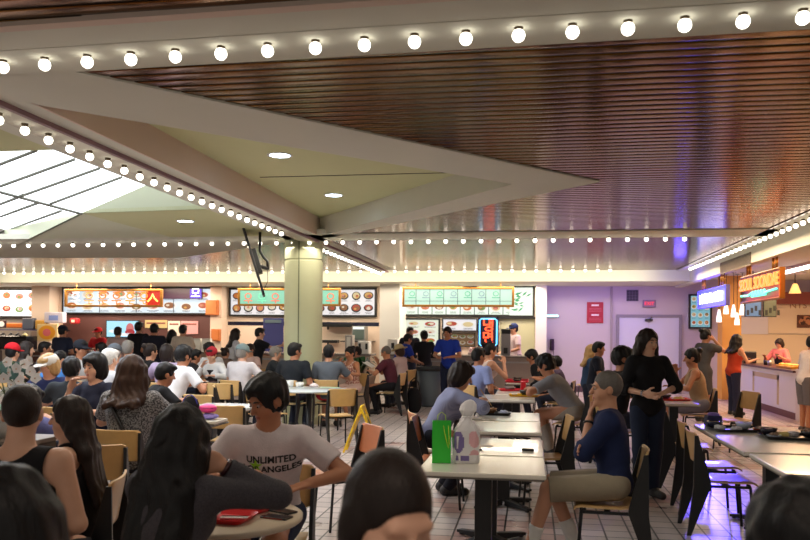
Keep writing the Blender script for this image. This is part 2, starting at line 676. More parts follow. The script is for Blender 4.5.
def plate(name, pts, m, t=0.03):
    mb = MB()
    mb.prism(pts, (0, 0, t))
    return struct(name, mb, m)
SKYLIT_PL = mat("plaster_skylit", (214, 218, 192), rough=0.85)  # plaster colour lightened to stand for skylight falling on these faces
plate("ceiling_skylight_side_1", [K, (-4.2, 9.75, 3.2), (-4.2, 9.75, 3.86)], SKYLIT_PL)
mb = MB()
mb.prism([K, (-4.2, 9.75, 3.2), (-4.2, 9.75, 3.86)], (0, 0.03, 0))
struct("ceiling_skylight_side_2", mb, SKYLIT_PL)
mb = MB()
mb.prism([K, (-10.7, 14.66, 3.66), (-10.7, 14.66, 3.2)], (0.02, 0.03, 0))
struct("ceiling_skylight_side_3", mb, SKYLIT_PL)
soffit("ceiling_flat_6", [(-6.07, 9.9), (-6.07, 12.6), (-8.72, 12.6)], m=SKYLIT_PL, t=0.03)
plate("ceiling_skylight_side_4", [V0, F1[2], (-4.2, V0.y, 3.2)], PLASTER_PANEL)
soffit("ceiling_flat_1", [(XL, 4.49), (-4.2, 4.49), (-4.2, V0.y + .02), (XL, V0.y + .02)], m=PLASTER_PANEL)
soffit("ceiling_flat_2", [(-6.07, 9.9), (-4.2, 9.75), (-4.2, 12.6), (-6.07, 12.6)], z=3.2, t=0.05, m=PLASTER_PANEL)
plate("ceiling_flat_4", [V0, (XL, V0.y, 3.2), (XL, 7.5, 3.53), (-9.6, 7.5, 3.53)], PLASTER_PANEL)
plate("ceiling_flat_5", [(-9.6, 7.5, 3.53), (XL, 7.5, 3.53), (XL, 14.66, 3.53), (-10.7, 14.66, 3.66)], PLASTER_PANEL)
mb = MB()
mb.box((-4.2, 4.49, 3.29), (-4.17, 13.5, 3.9))
struct("ceiling_beam_2_side", mb, PLASTER)

# ---- far fascia above the food stalls
mb = MB()
mb.box((XL, 19.6, ZS + 0.02), (3.9, 20.5, ZS + 0.1))
mb.box((XL, 20.32, 2.94), (3.9, 20.5, ZS + 0.02))
struct("ceiling_fascia_1", mb, PLASTER)
soffit("ceiling_stalls", [(XL, 20.5), (3.9, 20.5), (3.9, YB), (XL, YB)], z=2.94)
# ---- fascia of the shop to the side
mb = MB()
mb.box((3.55, 1.0, ZS), (3.87, 20.5, ZS + 0.1))
mb.box((3.87, 1.0, 2.9), (4.05, YB, ZS + 0.1))
struct("ceiling_fascia_2", mb, PLASTER)
soffit("ceiling_shop", [(4.05, 1.0), (XR, 1.0), (XR, YB), (4.05, YB)], z=3.1, m=PLASTER)
mb = MB()
mb.box((3.5, 1.0, ZS + 0.0), (3.56, 20.1, ZS + 0.12))
struct("trim_slat_edge", mb, mat("mirror_edge", (90, 74, 60), rough=0.25, metal=1.0))
# vent grille in the shop fascia
t = thing("vent_grille", "long dark louvred vent grille set in the fascia beside the blue sign", "vent", (3.865, 15.98, 2.98))
mb = MB()
for a, b in (((-0.012, -1.14, -0.12), (0.0, 1.14, -0.1)), ((-0.012, -1.14, 0.1), (0.0, 1.14, 0.12)),
             ((-0.012, -1.14, -0.1), (0.0, -1.12, 0.1)), ((-0.012, 1.12, -0.1), (0.0, 1.14, 0.1))):
    mb.box(a, b)
mb.build("frame", mat("vent_frame", (120, 104, 84), rough=0.6), t)
mb = MB()
for k in range(9):
    z = -0.09 + k * 0.0215
    mb.prism([(-0.011, -1.12, z), (-0.002, -1.12, z + 0.012), (-0.001, -1.12, z + 0.009), (-0.01, -1.12, z - 0.003)], (0, 2.24, 0))
mb.build("louvre", mat("vent_louvre", (96, 82, 64), rough=0.6), t)

# ---- the round column
cp = PY(303.5, 300, 13.45)
mb = MB()
R = 0.335
n = 64
prof = []
for j in range(n):
    a = 2 * PI * j / n
    prof.append(a)
def ring(z, r):
    return [(cp.x + r * math.cos(a), cp.y + r * math.sin(a), z) for a in prof]
levels = [(0, R + 0.02), (0.14, R + 0.02), (0.145, R), (2.84, R), (2.845, R - 0.015), (2.875, R - 0.015), (2.88, R), (ZS, R)]
vs, fs = [], []
for z, r in levels:
    vs += ring(z, r)
for i in range(len(levels) - 1):
    for j in range(n):
        j2 = (j + 1) % n
        fs.append((i * n + j, i * n + j2, (i + 1) * n + j2, (i + 1) * n + j))
mb.add(vs, fs, 0, True)
colm = struct("column", mb, mat("column_paint", (182, 184, 148), rough=0.6, noise=0.02, nscale=2))
e = colm.modifiers.new("edges", 'EDGE_SPLIT')
e.split_angle = 0.5
ga = math.atan2(-cp.y, 0.0 - cp.x) - 0.25
gp = Vector((cp.x + R * math.cos(ga), cp.y + R * math.sin(ga), 0))
gt = Vector((-math.sin(ga), math.cos(ga), 0)) * 0.012
gn = Vector((math.cos(ga), math.sin(ga), 0)) * 0.004
mb = MB()
mb.prism([gp - gt - gn, gp + gt - gn, gp + gt + gn, gp - gt + gn], (0, 0, ZS))
mb.build("column_joint", mat("joint_dark", (112, 116, 88), rough=0.7), colm)

# ---- globe bulbs
BULB = emat("bulb_glow", (255, 246, 230), 3.6)
SOCK = mat("bulb_socket", (96, 84, 66), rough=0.4, metal=0.6)
mb = MB()
mb.ball((0, 0, -0.054), 0.0345, n=14, k=9)
bulb_me = mb.mesh("bulb_globe", BULB)
mb = MB()
mb.lathe([(0.0, -0.03), (0.02, -0.03), (0.024, -0.012), (0.026, 0.0), (0.0, 0.0)], n=12)
sock_me = mb.mesh("bulb_socket", SOCK)
def bulbs(pts, label, group):
    for p in pts:
        t = thing("globe_bulb", label, "light bulb", p, 0, group)
        place("globe", bulb_me, t)
        place("socket", sock_me, t)
S = 0.296
zb = ZS - 0.035
bc = 0.054       # bulb centre below its socket
_p, _q = PZ(3, 67.5, ZS - .046), PZ(803, 18, ZS - .046)
bulbs([tuple((_p + (_q - _p) * (k / 16)).to_2d()) + (ZS + .008,) for k in range(-2, 19)], "frosted globe bulb on the wide plaster beam crossing overhead", "bulbs under the overhead beam")
xb = -4.03 * (zb - bc - CAM_H) / 1.6
y0 = PX(154, 182.2, xb).y
bulbs([(xb, y0 + S * k, zb) for k in range(-13, 15)], "frosted globe bulb on the long beam between skylight and sage recess", "bulbs along the skylight beam")
bulbs([(xb, 14.1 + S * k, zb) for k in range(20)], "frosted globe bulb on the long beam running on behind the column", "bulbs behind the column")
xr_ = 3.78 * (ZS - bc - CAM_H) / 1.6
y0 = PX(754.3, 242.8, xr_).y
bulbs([(xr_, y0 + S * k, ZS) for k in range(-18, 19)], "frosted globe bulb in the row above the vent grille and shop signs", "bulbs above the shop signs")
ym = 13.17
x0 = PZ(553, 241, ZS - bc).x
bulbs([(x0 - S * k, ym, ZS) for k in range(16, 41)], "frosted globe bulb on the crossbeam between skylight and stalls", "bulbs on the crossbeam by the skylight")
bulbs([(x0 + S * k, ym, ZS) for k in range(-15, 8)], "frosted globe bulb on the slim crossbeam under the mirrored slats", "bulbs on the slim crossbeam")
x0 = PZ(548, 272, ZS - .03).x
bulbs([(x0 + S * k, 19.72, ZS + .02) for k in range(-57, 6)], "frosted globe bulb on the fascia above the food stalls", "bulbs above the food stalls")

# ---- recessed downlights
def downlight(p, label, r=0.11, strength=14):
    t = thing("downlight", label, "ceiling light", p)
    mb = MB()
    mb.lathe([(r, -0.008), (r + 0.025, -0.008), (r + 0.028, 0.0), (r, 0.0)], n=28, closed=True)
    mb.build("trim_ring", WHITE, t)
    mb = MB()
    mb.lathe([(0, -0.004), (r, -0.004), (r, -0.001), (0, -0.001)], n=28)
    mb.build("lens", emat("downlight_lens", (215, 238, 255), strength), t)
downlight((-2.68, 8.13, 3.5), "round cool white downlight in the sage recess, the one nearer the tip")
downlight((-2.71, 10.59, 3.5), "round cool white downlight in the sage recess nearer the column")
downlight((-4.97, 10.78, 3.2), "round downlight in the flat panel beside the skylight")
for x, y, l in ((2.89, 11.97, "round downlight in the mirrored slats nearer the orange reflection"),
                (2.85, 14.97, "round downlight in the slats behind the slim crossbeam by the shop"),
                (-2.51, 15.0, "round downlight in the slats behind the slim crossbeam by the column")):
    downlight((x, y, 3.296), l, r=0.085, strength=4)

# ---- lamps of the place, with added fill among them
area("light_skylight", (-6.3, 8.6, 3.12), 3.0, 90, (236, 244, 255), (0, 0, 0), size_y=4.0)
for p in ((-2.68, 8.13), (-2.71, 10.59)):
    spot("light_downlight_and_fill", (p[0], p[1], 3.47), 130, (235, 242, 255))
# spots at the slat downlights, plus added fill spots that have no fixture
for x, y, wv in ((2.89, 11.97, 60), (2.85, 14.97, 60), (-2.51, 15.0, 60), (0.2, 15.0, 60), (2.87, 8.9, 110), (2.2, 6.2, 130), (-0.3, 6.2, 130), (1.4, 7.6, 120), (-0.6, 11.2, 130), (-3.2, 5.6, 60),
                 (-0.3, 2.4, 45), (-3.2, 2.4, 55), (2.6, 2.4, 45), (-3.0, 0.2, 35), (0.2, 0.2, 35), (-7, 15.2, 70), (-10.5, 15.2, 70), (-14, 15.2, 70), (-10.5, 11, 60), (-14, 11, 60)):
    spot("light_downlight_and_fill", (x, y, 3.27 if y > 3 else 3.3), wv, (255, 226, 204), angle=2.5, blend=.8)
for x, w in ((-16.5, 120), (-12.8, 150), (-10.3, 130), (-7.6, 82), (-5.2, 66), (-2.6, 120), (-0.6, 110)):
    area("light_stall", (x, 21.6, 2.9), 1.6, w * 0.36, (255, 232, 206), size_y=0.5)
    area("light_stall_front", (x, 20.75, 2.9), 1.6, w * 0.26, (255, 236, 214), size_y=0.3)
area("light_shop", (6.2, 17.8, 3.0), 1.6, 170, (255, 206, 150), size_y=3.0)
area("light_shop_soffit", (4.7, 13.5, 3.02), 0.8, 50, (255, 170, 100), size_y=5.0)
# blue neon wash on the service wall and the floor
area("light_neon_blue", (3.8, 18.5, 2.42), 0.4, 40, (84, 70, 255), (0, -PI / 2, 0), size_y=2.6)
ns = spot("light_neon_fill_spot", (3.75, 17.6, 2.45), 900, (70, 60, 255), angle=0.27, blend=.9, r=.15)  # added spot at the blue sign, aimed to carry its glow to the chairs
ns.rotation_euler = (Vector((1.75, 7.0, 0.3)) - Vector((3.75, 17.6, 2.45))).to_track_quat('-Z', 'Y').to_euler()
# the bulb rows light the hall below them
area("light_bulb_row", (-0.5, 4.13, ZS - .13), 7.0, 24, (255, 243, 224), size_y=.1)
area("light_bulb_row", (-3.85, 9.0, ZS - .15), .1, 55, (255, 243, 224), size_y=8.0)
area("light_bulb_row", (-2.0, 13.17, ZS - .13), 11.0, 70, (255, 243, 224), size_y=.1)
area("light_bulb_row", (3.64, 14.5, ZS - .13), .1, 60, (255, 226, 190), size_y=10.0)
area("light_bulb_row", (-6.0, 19.62, ZS - .13), 18.0, 110, (255, 240, 214), (1.0, 0, 0), size_y=.1)
point("light_neon_blue_end", (3.45, 19.3, 2.75), 9, (90, 80, 255), .15)
area("light_neon_wall_fill", (1.8, 20.8, 2.9), 3.0, 26, (176, 136, 255), (0.45, 0, 0), size_y=0.4)  # added purple fill near the lilac wall, standing in for neon glow
area("light_neon_red", (3.9, 14.4, 2.45), 0.4, 8, (255, 96, 40), (0, -PI / 2, 0), size_y=2.4)

w = bpy.data.worlds.new("world")
SC.world = w
w.use_nodes = True
w.node_tree.nodes["Background"].inputs[0].default_value = lin((206, 200, 190)) + [1]
w.node_tree.nodes["Background"].inputs[1].default_value = 0.42
# ================================================================== FURNITURE
PLY = mat("plywood", (184, 142, 86), rough=0.42, noise=0.14, nscale=14, coat=0.15)
PLY_PALE = mat("plywood_pale", (206, 168, 108), rough=0.42, noise=0.12, nscale=14, coat=0.15)
PLY_ORANGE = mat("plywood_orange", (190, 118, 78), rough=0.4, noise=0.12, nscale=14, coat=0.2)
PLY_EDGE = mat("plywood_edge", (214, 178, 124), rough=0.6)
LEGM = mat("chair_black_steel", (20, 20, 22), rough=0.42)

def bent_panel(w0, w1, h, t, bow, n=8, rows=4, round_r=0.035):
    """ply panel in the XZ plane (w0 wide below, w1 above), bowed towards -Y in the middle"""
    mb = MB()
    def half(z):
        w = (w0 + (w1 - w0) * z / h) / 2
        r = round_r
        e = 0.0
        if z > h - r:
            e = r - math.sqrt(max(0, r * r - (z - (h - r)) ** 2))
        elif z < r:
            e = r - math.sqrt(max(0, r * r - (r - z) ** 2))
        return w - e
    zs = [0, round_r * .3, round_r] + [h * k / rows for k in range(1, rows)] + [h - round_r, h - round_r * .3, h]
    zs = sorted(set(round(z, 5) for z in zs))
    vs, fs, ms = [], [], []
    for side in (0, 1):
        for z in zs:
            a = half(z)
            for i in range(n + 1):
                x = -a + 2 * a * i / n
                y = -bow * (1 - (x / (w1 / 2)) ** 2) + (t if side else 0)
                vs.append((x, y, z))
    N = n + 1
    Z = len(zs)
    for k in range(Z - 1):
        for i in range(n):
            a = k * N + i
            fs.append((a, a + 1, a + N + 1, a + N)); ms.append(0)
            b = a + Z * N
            fs.append((b, b + N, b + N + 1, b + 1)); ms.append(0)
    for k in range(Z - 1):
        a, b = k * N, k * N + Z * N
        fs.append((a, a + N, b + N, b)); ms.append(1)
        a, b = k * N + n, k * N + n + Z * N
        fs.append((a, b, b + N, a + N)); ms.append(1)
    for i in range(n):
        a, b = i, i + Z * N
        fs.append((a, b, b + 1, a + 1)); ms.append(1)
        a, b = (Z - 1) * N + i, (Z - 1) * N + i + Z * N
        fs.append((a, a + 1, b + 1, b)); ms.append(1)
    mb.v, mb.f, mb.mi, mb.sm = vs, fs, ms, [m == 0 for m in ms]
    return mb

def chair_meshes(ply):
    D = {}
    b = bent_panel(0.40, 0.43, 0.25, 0.012, 0.025)
    D['backrest'] = b.mesh("backrest", [ply, PLY_EDGE])
    # seat: ply sheet, front edge rolled down
    mb = MB()
    pr = [(-0.185, 0.438), (-0.08, 0.43), (0.08, 0.432), (0.17, 0.436), (0.205, 0.43), (0.222, 0.414)]
    vs, fs, ms = [], [], []
    nx = 6
    for dz in (0, -0.013):
        for k, (y, z) in enumerate(pr):
            w = 0.185 + (0.212 - 0.185) * k / (len(pr) - 1)
            for i in range(nx + 1):
                x = -w + 2 * w * i / nx
                vs.append((x, y, z + dz + 0.004 * (x / w) ** 2))
    N, Z = nx + 1, len(pr)
    for k in range(Z - 1):
        for i in range(nx):
            a = k * N + i
            fs.append((a, a + 1, a + N + 1, a + N)); ms.append(0)
            c = a + Z * N
            fs.append((c, c + N, c + N + 1, c + 1)); ms.append(0)
        a, c = k * N, k * N + Z * N
        fs.append((a, a + N, c + N, c)); ms.append(1)
        a, c = k * N + nx, k * N + nx + Z * N
        fs.append((a, c, c + N, a + N)); ms.append(1)
    for i in range(nx):
        a, c = i, i + Z * N
        fs.append((a, c, c + 1, a + 1)); ms.append(1)
        a, c = (Z - 1) * N + i, (Z - 1) * N + i + Z * N
        fs.append((a, a + 1, c + 1, c)); ms.append(1)
    mb.v, mb.f, mb.mi, mb.sm = vs, fs, ms, [m == 0 for m in ms]
    D['seat'] = mb.mesh("seat", [ply, PLY_EDGE])
    for s in (-1, 1):
        mb = MB()
        x = s * 0.205
        mb.prism([(x - 0.011, -0.315, 0.0), (x - 0.011, -0.285, 0.0), (x - 0.011, -0.135, 0.40), (x - 0.011, -0.14, 0.445),
                  (x - 0.011, -0.235, 0.80), (x - 0.011, -0.262, 0.80), (x - 0.011, -0.268, 0.5), (x - 0.011, -0.268, 0.40)], (0.022, 0, 0))
        D['rear%d' % s] = mb.mesh("leg", LEGM)
        mb = MB()
        mb.tube([(s * 0.192, 0.2, 0.0), (s * 0.18, 0.17, 0.39), (s * 0.178, 0.162, 0.408), (s * 0.178, 0.14, 0.412)], 0.0115, n=8)
        D['front%d' % s] = mb.mesh("leg", LEGM)
    mb = MB()
    for s in (-1, 1):
        mb.box((s * 0.186 - 0.009, -0.14, 0.385), (s * 0.186 + 0.009, 0.16, 0.405))
    mb.box((-0.18, -0.02, 0.385), (0.18, 0.02, 0.405))
    D['rail'] = mb.mesh("seat_frame", LEGM)
    mb = MB()
    for s in (-1, 1):
        for z in (0.62, 0.74):
            mb.ball((s * 0.165, -0.212 - (z - .6) * .18, z), 0.007, n=8, k=5)
    D['bolt'] = mb.mesh("bolts", STEEL)
    return D
CH = {k: chair_meshes(m) for k, m in (('ply', PLY), ('pale', PLY_PALE), ('orange', PLY_ORANGE))}

def chair(x, y, rz, label, kind='ply', group=None):
    D = CH[kind]
    t = thing("cafe_chair", label, "chair", (x, y, 0), rz, group)
    place("seat", D['seat'], t)
    b = place("backrest", D['backrest'], t, loc=(0, -0.215, 0.575), rot=(0.17, 0, 0))
    place("seat_frame", D['rail'], t)
    for s in (-1, 1):
        place("leg", D['rear%d' % s], t)
        place("leg", D['front%d' % s], t)
    return t

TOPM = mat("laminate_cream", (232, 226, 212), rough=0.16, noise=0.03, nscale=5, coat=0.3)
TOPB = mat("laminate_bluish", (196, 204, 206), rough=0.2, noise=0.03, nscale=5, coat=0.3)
TOPEDGE = mat("table_edge", (120, 112, 100), rough=0.4)
def table(x0, x1, y0, y1, label, top=TOPM, group=None, z=0.74):
    cx, cy = (x0 + x1) / 2, (y0 + y1) / 2
    t = thing("dining_table", label, "table", (cx, cy, 0), 0, group)
    hx, hy = (x1 - x0) / 2, (y1 - y0) / 2
    mb = MB()
    mb.box((-hx, -hy, z - 0.03), (hx, hy, z))
    mb.build("tabletop", top, t, bevel=0.008)
    mb = MB()
    mb.box((-hx + 0.012, -hy + 0.012, z - 0.042), (hx - 0.012, hy - 0.012, z - 0.03))
    mb.build("underside", TOPEDGE, t)
    mb = MB()
    mb.box((-0.055, -0.055, 0.05), (0.055, 0.055, z - 0.042))
    mb.box((-0.22, -0.22, z - 0.055), (0.22, 0.22, z - 0.042))
    mb.build("post", LEGM, t, bevel=0.006)
    fl = min(.36, hx)
    for a in range(4):
        M = Matrix.Rotation(PI / 4 + a * PI / 2, 4, 'Z')
        mb = MB()
        mb.prism([M @ Vector((0.04, -0.03, 0.012)), M @ Vector((0.04, -0.03, 0.075)), M @ Vector((fl, -0.03, 0.035)), M @ Vector((fl, -0.03, 0.012))],
                 M @ Vector((0, 0.06, 0)))
        f = mb.build("foot", LEGM, t, bevel=0.005)
        mb = MB()
        mb.lathe([(0, 0), (0.02, 0), (0.02, 0.012), (0, 0.012)], c=M @ Vector((fl - .03, 0, 0)), n=10)
        mb.build("glide", BLACK, f)
    return t

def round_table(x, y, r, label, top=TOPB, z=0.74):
    t = thing("round_table", label, "table", (x, y, 0))
    mb = MB()
    mb.lathe([(0, z - 0.03), (r - 0.01, z - 0.03), (r, z - 0.022), (r, z - 0.006), (r - 0.008, z), (0, z)], n=56)
    mb.build("tabletop", top, t)
    mb = MB()
    mb.lathe([(0, 0.03), (0.06, 0.03), (0.045, 0.08), (0.045, z - 0.03), (0, z - 0.03)], n=18)
    mb.build("post", LEGM, t)
    mb = MB()
    mb.lathe([(0, 0), (0.20, 0), (0.21, 0.012), (0.18, 0.03), (0, 0.036)], n=32)
    mb.build("base", LEGM, t)
    return t

# tables in the row along the middle aisle
table(-0.70, 0.10, 4.86, 5.56, "cream laminate table with a green gift bag and a tied white bag on it")
table(-0.70, 0.10, 5.60, 6.50, "bare cream table behind the one with the gift bag, a small black pouch on it")
table(-0.58, 0.10, 6.95, 7.80, "empty end of cream table before the woman with chopsticks")
table(-0.58, 0.10, 7.84, 8.70, "cream table with one black tray where the woman with chopsticks eats")
table(-0.66, 0.06, 10.3, 11.2, "white table with a red and a yellow tray before the man in grey tee")
table(-0.50, 0.06, 11.3, 12.4, "white table with an open red box beyond the yellow tray")
table(-0.42, -0.06, 13.95, 14.78, "white table at the far end of the aisle before the woman in white top")
table(1.56, 2.46, 6.15, 7.95, "large cream table with two black trays of used dishes")
table(1.58, 2.40, 5.22, 6.08, "bare cream table in front of the one with black trays")
table(1.62, 2.10, 10.3, 11.3, "white table with a red tray before the woman in tan tank top")
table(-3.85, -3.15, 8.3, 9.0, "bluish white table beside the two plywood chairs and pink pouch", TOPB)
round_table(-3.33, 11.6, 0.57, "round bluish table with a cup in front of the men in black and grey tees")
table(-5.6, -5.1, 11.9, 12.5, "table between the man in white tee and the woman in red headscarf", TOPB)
round_table(-1.42, 3.52, 0.37, "small round cream table with red trays and two phones", mat("laminate_warm", (208, 190, 166), rough=0.3, noise=0.05, nscale=8))

# ---- chairs nobody sits on
chair(-3.0, 5.22, 0.25, "plywood chair standing between the long haired woman and the speckled tee woman")
chair(-1.52, 6.385, -0.95 + PI, "orange stained plywood chair beside the yellow wet floor sign", 'orange')
chair(-0.82, 7.30, -PI / 2, "plywood chair with orange back drawn up behind the green gift bag", 'orange')
chair(0.12, 7.66, PI / 2 + 0.12, "plywood chair seen edge on at the cream table below the young man in grey tee", 'ply')
chair(1.56, 6.78, -PI / 2, "plywood chair facing the cream table, blue light on its seat", 'ply')
chair(1.62, 7.50, -PI / 2, "plywood chair behind the one with the brightest blue light on its seat", 'ply')
chair(2.02, 4.93, 0.1, "plywood chair pushed under the bare cream table beside the dark haired head")
chair(1.66, 8.72, -PI / 2 - .1, "chair with blue lit seat between the black trays and the red tray table", 'ply')
p = PD(727, 394, 11.0)
chair(p.x + .1, p.y, PI / 2 + 0.35, "plywood chair standing empty behind the woman in tan tank top", 'ply')
p = PZ(590, 368, 0.82)
chair(p.x, p.y + .1, PI / 2 + 0.5, "plywood chair in front of the boy in black tee", 'pale')
for (px, py, rz, lab) in ((229, 404, 0.1, "plywood chair at the bluish table, the wider backed of the pair"),
                          (212, 414, -0.25, "plywood chair beside the pink pouch"),
                          (187, 397, -0.1, "low seen plywood chair behind the bluish table next to white tee man"),
                          (219, 383, 0.0, "plywood chair facing the woman in red headscarf")):
    p = PZ(px, py, 0.82)
    chair(p.x, p.y + (.08 if px == 229 else -.2 if px == 212 else .62 if px == 187 else .24), rz, lab, 'pale')
for (x, y, rz, lab) in ((-3.72, 10.8, -0.3, "pale plywood chair tucked in at the near side of the round bluish table"),
                        (-2.70, 10.85, 0.55, "pale plywood chair at the round bluish table on the side of the yellow sign"),
                        (-4.3, 10.95, -1.2, "pale plywood chair at the round bluish table beside the grey cap man")):
    chair(x, y, rz, lab, 'pale')

# ================================================================== SIGNS AND MENU BOARDS
FOODC = [(214, 120, 60), (226, 170, 84), (190, 70, 50), (236, 214, 160), (120, 150, 70), (150, 96, 60), (230, 140, 120), (244, 232, 210)]
PLATEW = (250, 250, 246)
def board(name, label, x0, x1, z0, z1, y, cells, bg, strength, seed, dark_plate=False, frame_m=None, rows=1, dividers=0, captions=True, fr=0.05):
    rr = random.Random(seed)
    w, h = x1 - x0, z1 - z0
    t = thing(name, label, "menu board", ((x0 + x1) / 2, y, z0))
    mb = MB()
    a = fr
    mb.box((-w / 2, -0.05, 0), (w / 2, 0.04, a)); mb.box((-w / 2, -0.05, h - a), (w / 2, 0.04, h))
    mb.box((-w / 2, -0.05, a), (-w / 2 + a, 0.04, h - a)); mb.box((w / 2 - a, -0.05, a), (w / 2, 0.04, h - a))
    mb.build("frame", frame_m or BLACK, t, bevel=0.005)
    strength *= .52
    mats = [emat("board_%s" % name + str(bg), bg, strength)]
    fm = [emat("food_%d_%d" % (i, int(strength * 10)), c, strength * 0.75) for i, c in enumerate(FOODC)]
    pm = emat("board_plate_%s_%d" % (dark_plate, int(strength * 10)), (40, 36, 40) if dark_plate else PLATEW, strength * (0.4 if dark_plate else 0.85))
    tx = emat("board_text_%d" % int(strength * 10), (90, 84, 90), strength * 0.5)
    dv = emat("board_line_%d" % int(strength * 10), (110, 120, 130), strength * 0.4)
    mats += fm + [pm, tx, dv]
    P, T, V = len(fm) + 1, len(fm) + 2, len(fm) + 3
    mb = MB()
    mb.box((-w / 2 + a, -0.02, a), (w / 2 - a, 0.03, h - a))
    iw, ih = w - 2 * a, h - 2 * a
    for r in range(rows):
        cz = a + ih * (r + 0.5) / rows
        ch = ih / rows
        for c in range(cells):
            cw = iw / cells
            cx = -iw / 2 + cw * (c + 0.5)
            rx, rz = cw * rr.uniform(0.36, 0.43), ch * rr.uniform(0.27, 0.34)
            oz = ch * rr.uniform(-0.02, 0.1)
            for (sx, yy, mm, dx, dz) in ((1.0, -0.023, P, 0, 0), (0.76, -0.026, 1 + rr.randrange(len(FOODC)), 0, 0.01),
                                          (0.42, -0.029, 1 + rr.randrange(len(FOODC)), rx * rr.uniform(-.25, .25), rz * rr.uniform(-.2, .25)),
                                          (0.25, -0.031, 1 + rr.randrange(len(FOODC)), rx * rr.uniform(-.3, .3), rz * rr.uniform(-.3, .25))):
                k = 18
                mb.add([(cx + dx + rx * sx * math.cos(2 * PI * j / k), yy, cz + oz + dz + rz * sx * math.sin(2 * PI * j / k)) for j in range(k)],
                       [tuple(range(k))], mm)
            if captions:
                for q in range(2):
                    ww = cw * rr.uniform(0.2, 0.36)
                    zz = cz - ch * (0.33 + 0.08 * q)
                    mb.add([(cx - ww, -0.024, zz), (cx + ww, -0.024, zz), (cx + ww, -0.024, zz + ch * 0.03), (cx - ww, -0.024, zz + ch * 0.03)], [(0, 1, 2, 3)], T)
    for d in range(1, dividers):
        cx = -iw / 2 + iw * d / dividers
        mb.add([(cx - 0.012, -0.03, a), (cx + 0.012, -0.03, a), (cx + 0.012, -0.03, h - a), (cx - 0.012, -0.03, h - a)], [(0, 1, 2, 3)], V)
    mb.build("panel", mats, t)
    return t

def sq(*pts):
    return [Vector(p) for p in pts]

def neon(t, name, strokes, r, m):
    mb = MB()
    for s in strokes:
        mb.tube(s, r, n=6)
    return mb.build(name, m, t)

YW = YB - 0.06
board("menu_board", "overexposed white menu board at the end stall beyond the fruit display", -16.9, -14.6, 1.98, 2.88, YW, 5, (255, 252, 250), 2.2, 3, rows=2, captions=True)
board("menu_board", "long lit menu board with food photos behind the gold neon frame", -14.3, -9.39, 2.1, 2.92, YW, 9, (214, 232, 246), 1.25, 5, rows=2, dividers=4)
board("menu_board", "black framed menu board of dark bowls behind the column", -8.89, -4.41, 2.05, 2.9, YW, 12, (240, 238, 242), 1.15, 8, rows=2, dark_plate=True, fr=0.06)
board("menu_board", "green and white menu board above the blue neon sign stall", -3.66, 0.08, 2.08, 2.94, YW, 9, (226, 246, 232), 1.3, 11, rows=2, dividers=9, fr=0.06)
board("menu_board", "square menu board of round plates below the green and white board", -3.62, -2.56, 1.2, 2.03, YW, 2, (236, 244, 224), 1.1, 13, rows=3)
board("menu_board", "small white board with two bowls beside the blue neon sign", -2.5, -1.5, 1.66, 2.03, YW, 2, (240, 240, 246), 1.1, 15, rows=1, fr=0.03)
board("food_poster", "brown poster of grilled food under the two bowl board", -2.5, -1.56, 1.22, 1.62, YW, 4, (150, 112, 70), 0.35, 17, rows=2, fr=0.02, captions=False)
# green leaf sprig printed at the end of the green board: its own little panel
mb = MB()
t = thing("leaf_panel", "white lit panel with green leaf sprigs at the end of the green board", "sign", (-0.28, YW - 0.06, 2.12))
mb.box((-0.32, -0.01, 0), (0.32, 0.01, 0.78))
mb.build("panel", emat("leaf_panel_glow", (234, 246, 234), .7), t)
mb = MB()
rl = random.Random(4)
for k in range(16):
    c = Vector((rl.uniform(-.24, .24), -0.014, rl.uniform(.12, .66)))
    a = rl.uniform(-.5, .8)
    l, wd = rl.uniform(.06, .11), rl.uniform(.02, .03)
    d, n_ = Vector((math.cos(a), 0, math.sin(a))), Vector((-math.sin(a), 0, math.cos(a)))
    mb.add([c - d * l, c - n_ * wd, c + d * l, c + n_ * wd], [(0, 1, 2, 3)])
mb.build("leaf_print", emat("leaf_print_glow", (50, 170, 110), 0.6), t)

def hanging_frame(label, x0, x1, z0, z1, y, strokes, colors, back=None):
    t = thing("neon_sign", label, "sign", ((x0 + x1) / 2, y, z0))
    w, h = x1 - x0, z1 - z0
    mb = MB()
    a = 0.06
    mb.box((-w / 2, -0.05, 0), (w / 2, 0.05, a)); mb.box((-w / 2, -0.05, h - a), (w / 2, 0.05, h))
    mb.box((-w / 2, -0.05, a), (-w / 2 + a, 0.05, h - a)); mb.box((w / 2 - a, -0.05, a), (w / 2, 0.05, h - a))
    mb.build("frame", GOLD, t, bevel=0.01)
    for s in (-0.38, 0.38):
        mb = MB()
        mb.tube([(w * s, 0, h), (w * s, 0, 2.94 - z0)], 0.012)
        mb.build("hanger", GOLD, t)
    if back:
        mb = MB()
        mb.box((-w / 2 + a, 0.0, a), (w / 2 - a, 0.02, h - a))
        mb.build("pane", back, t)
    return t, w, h
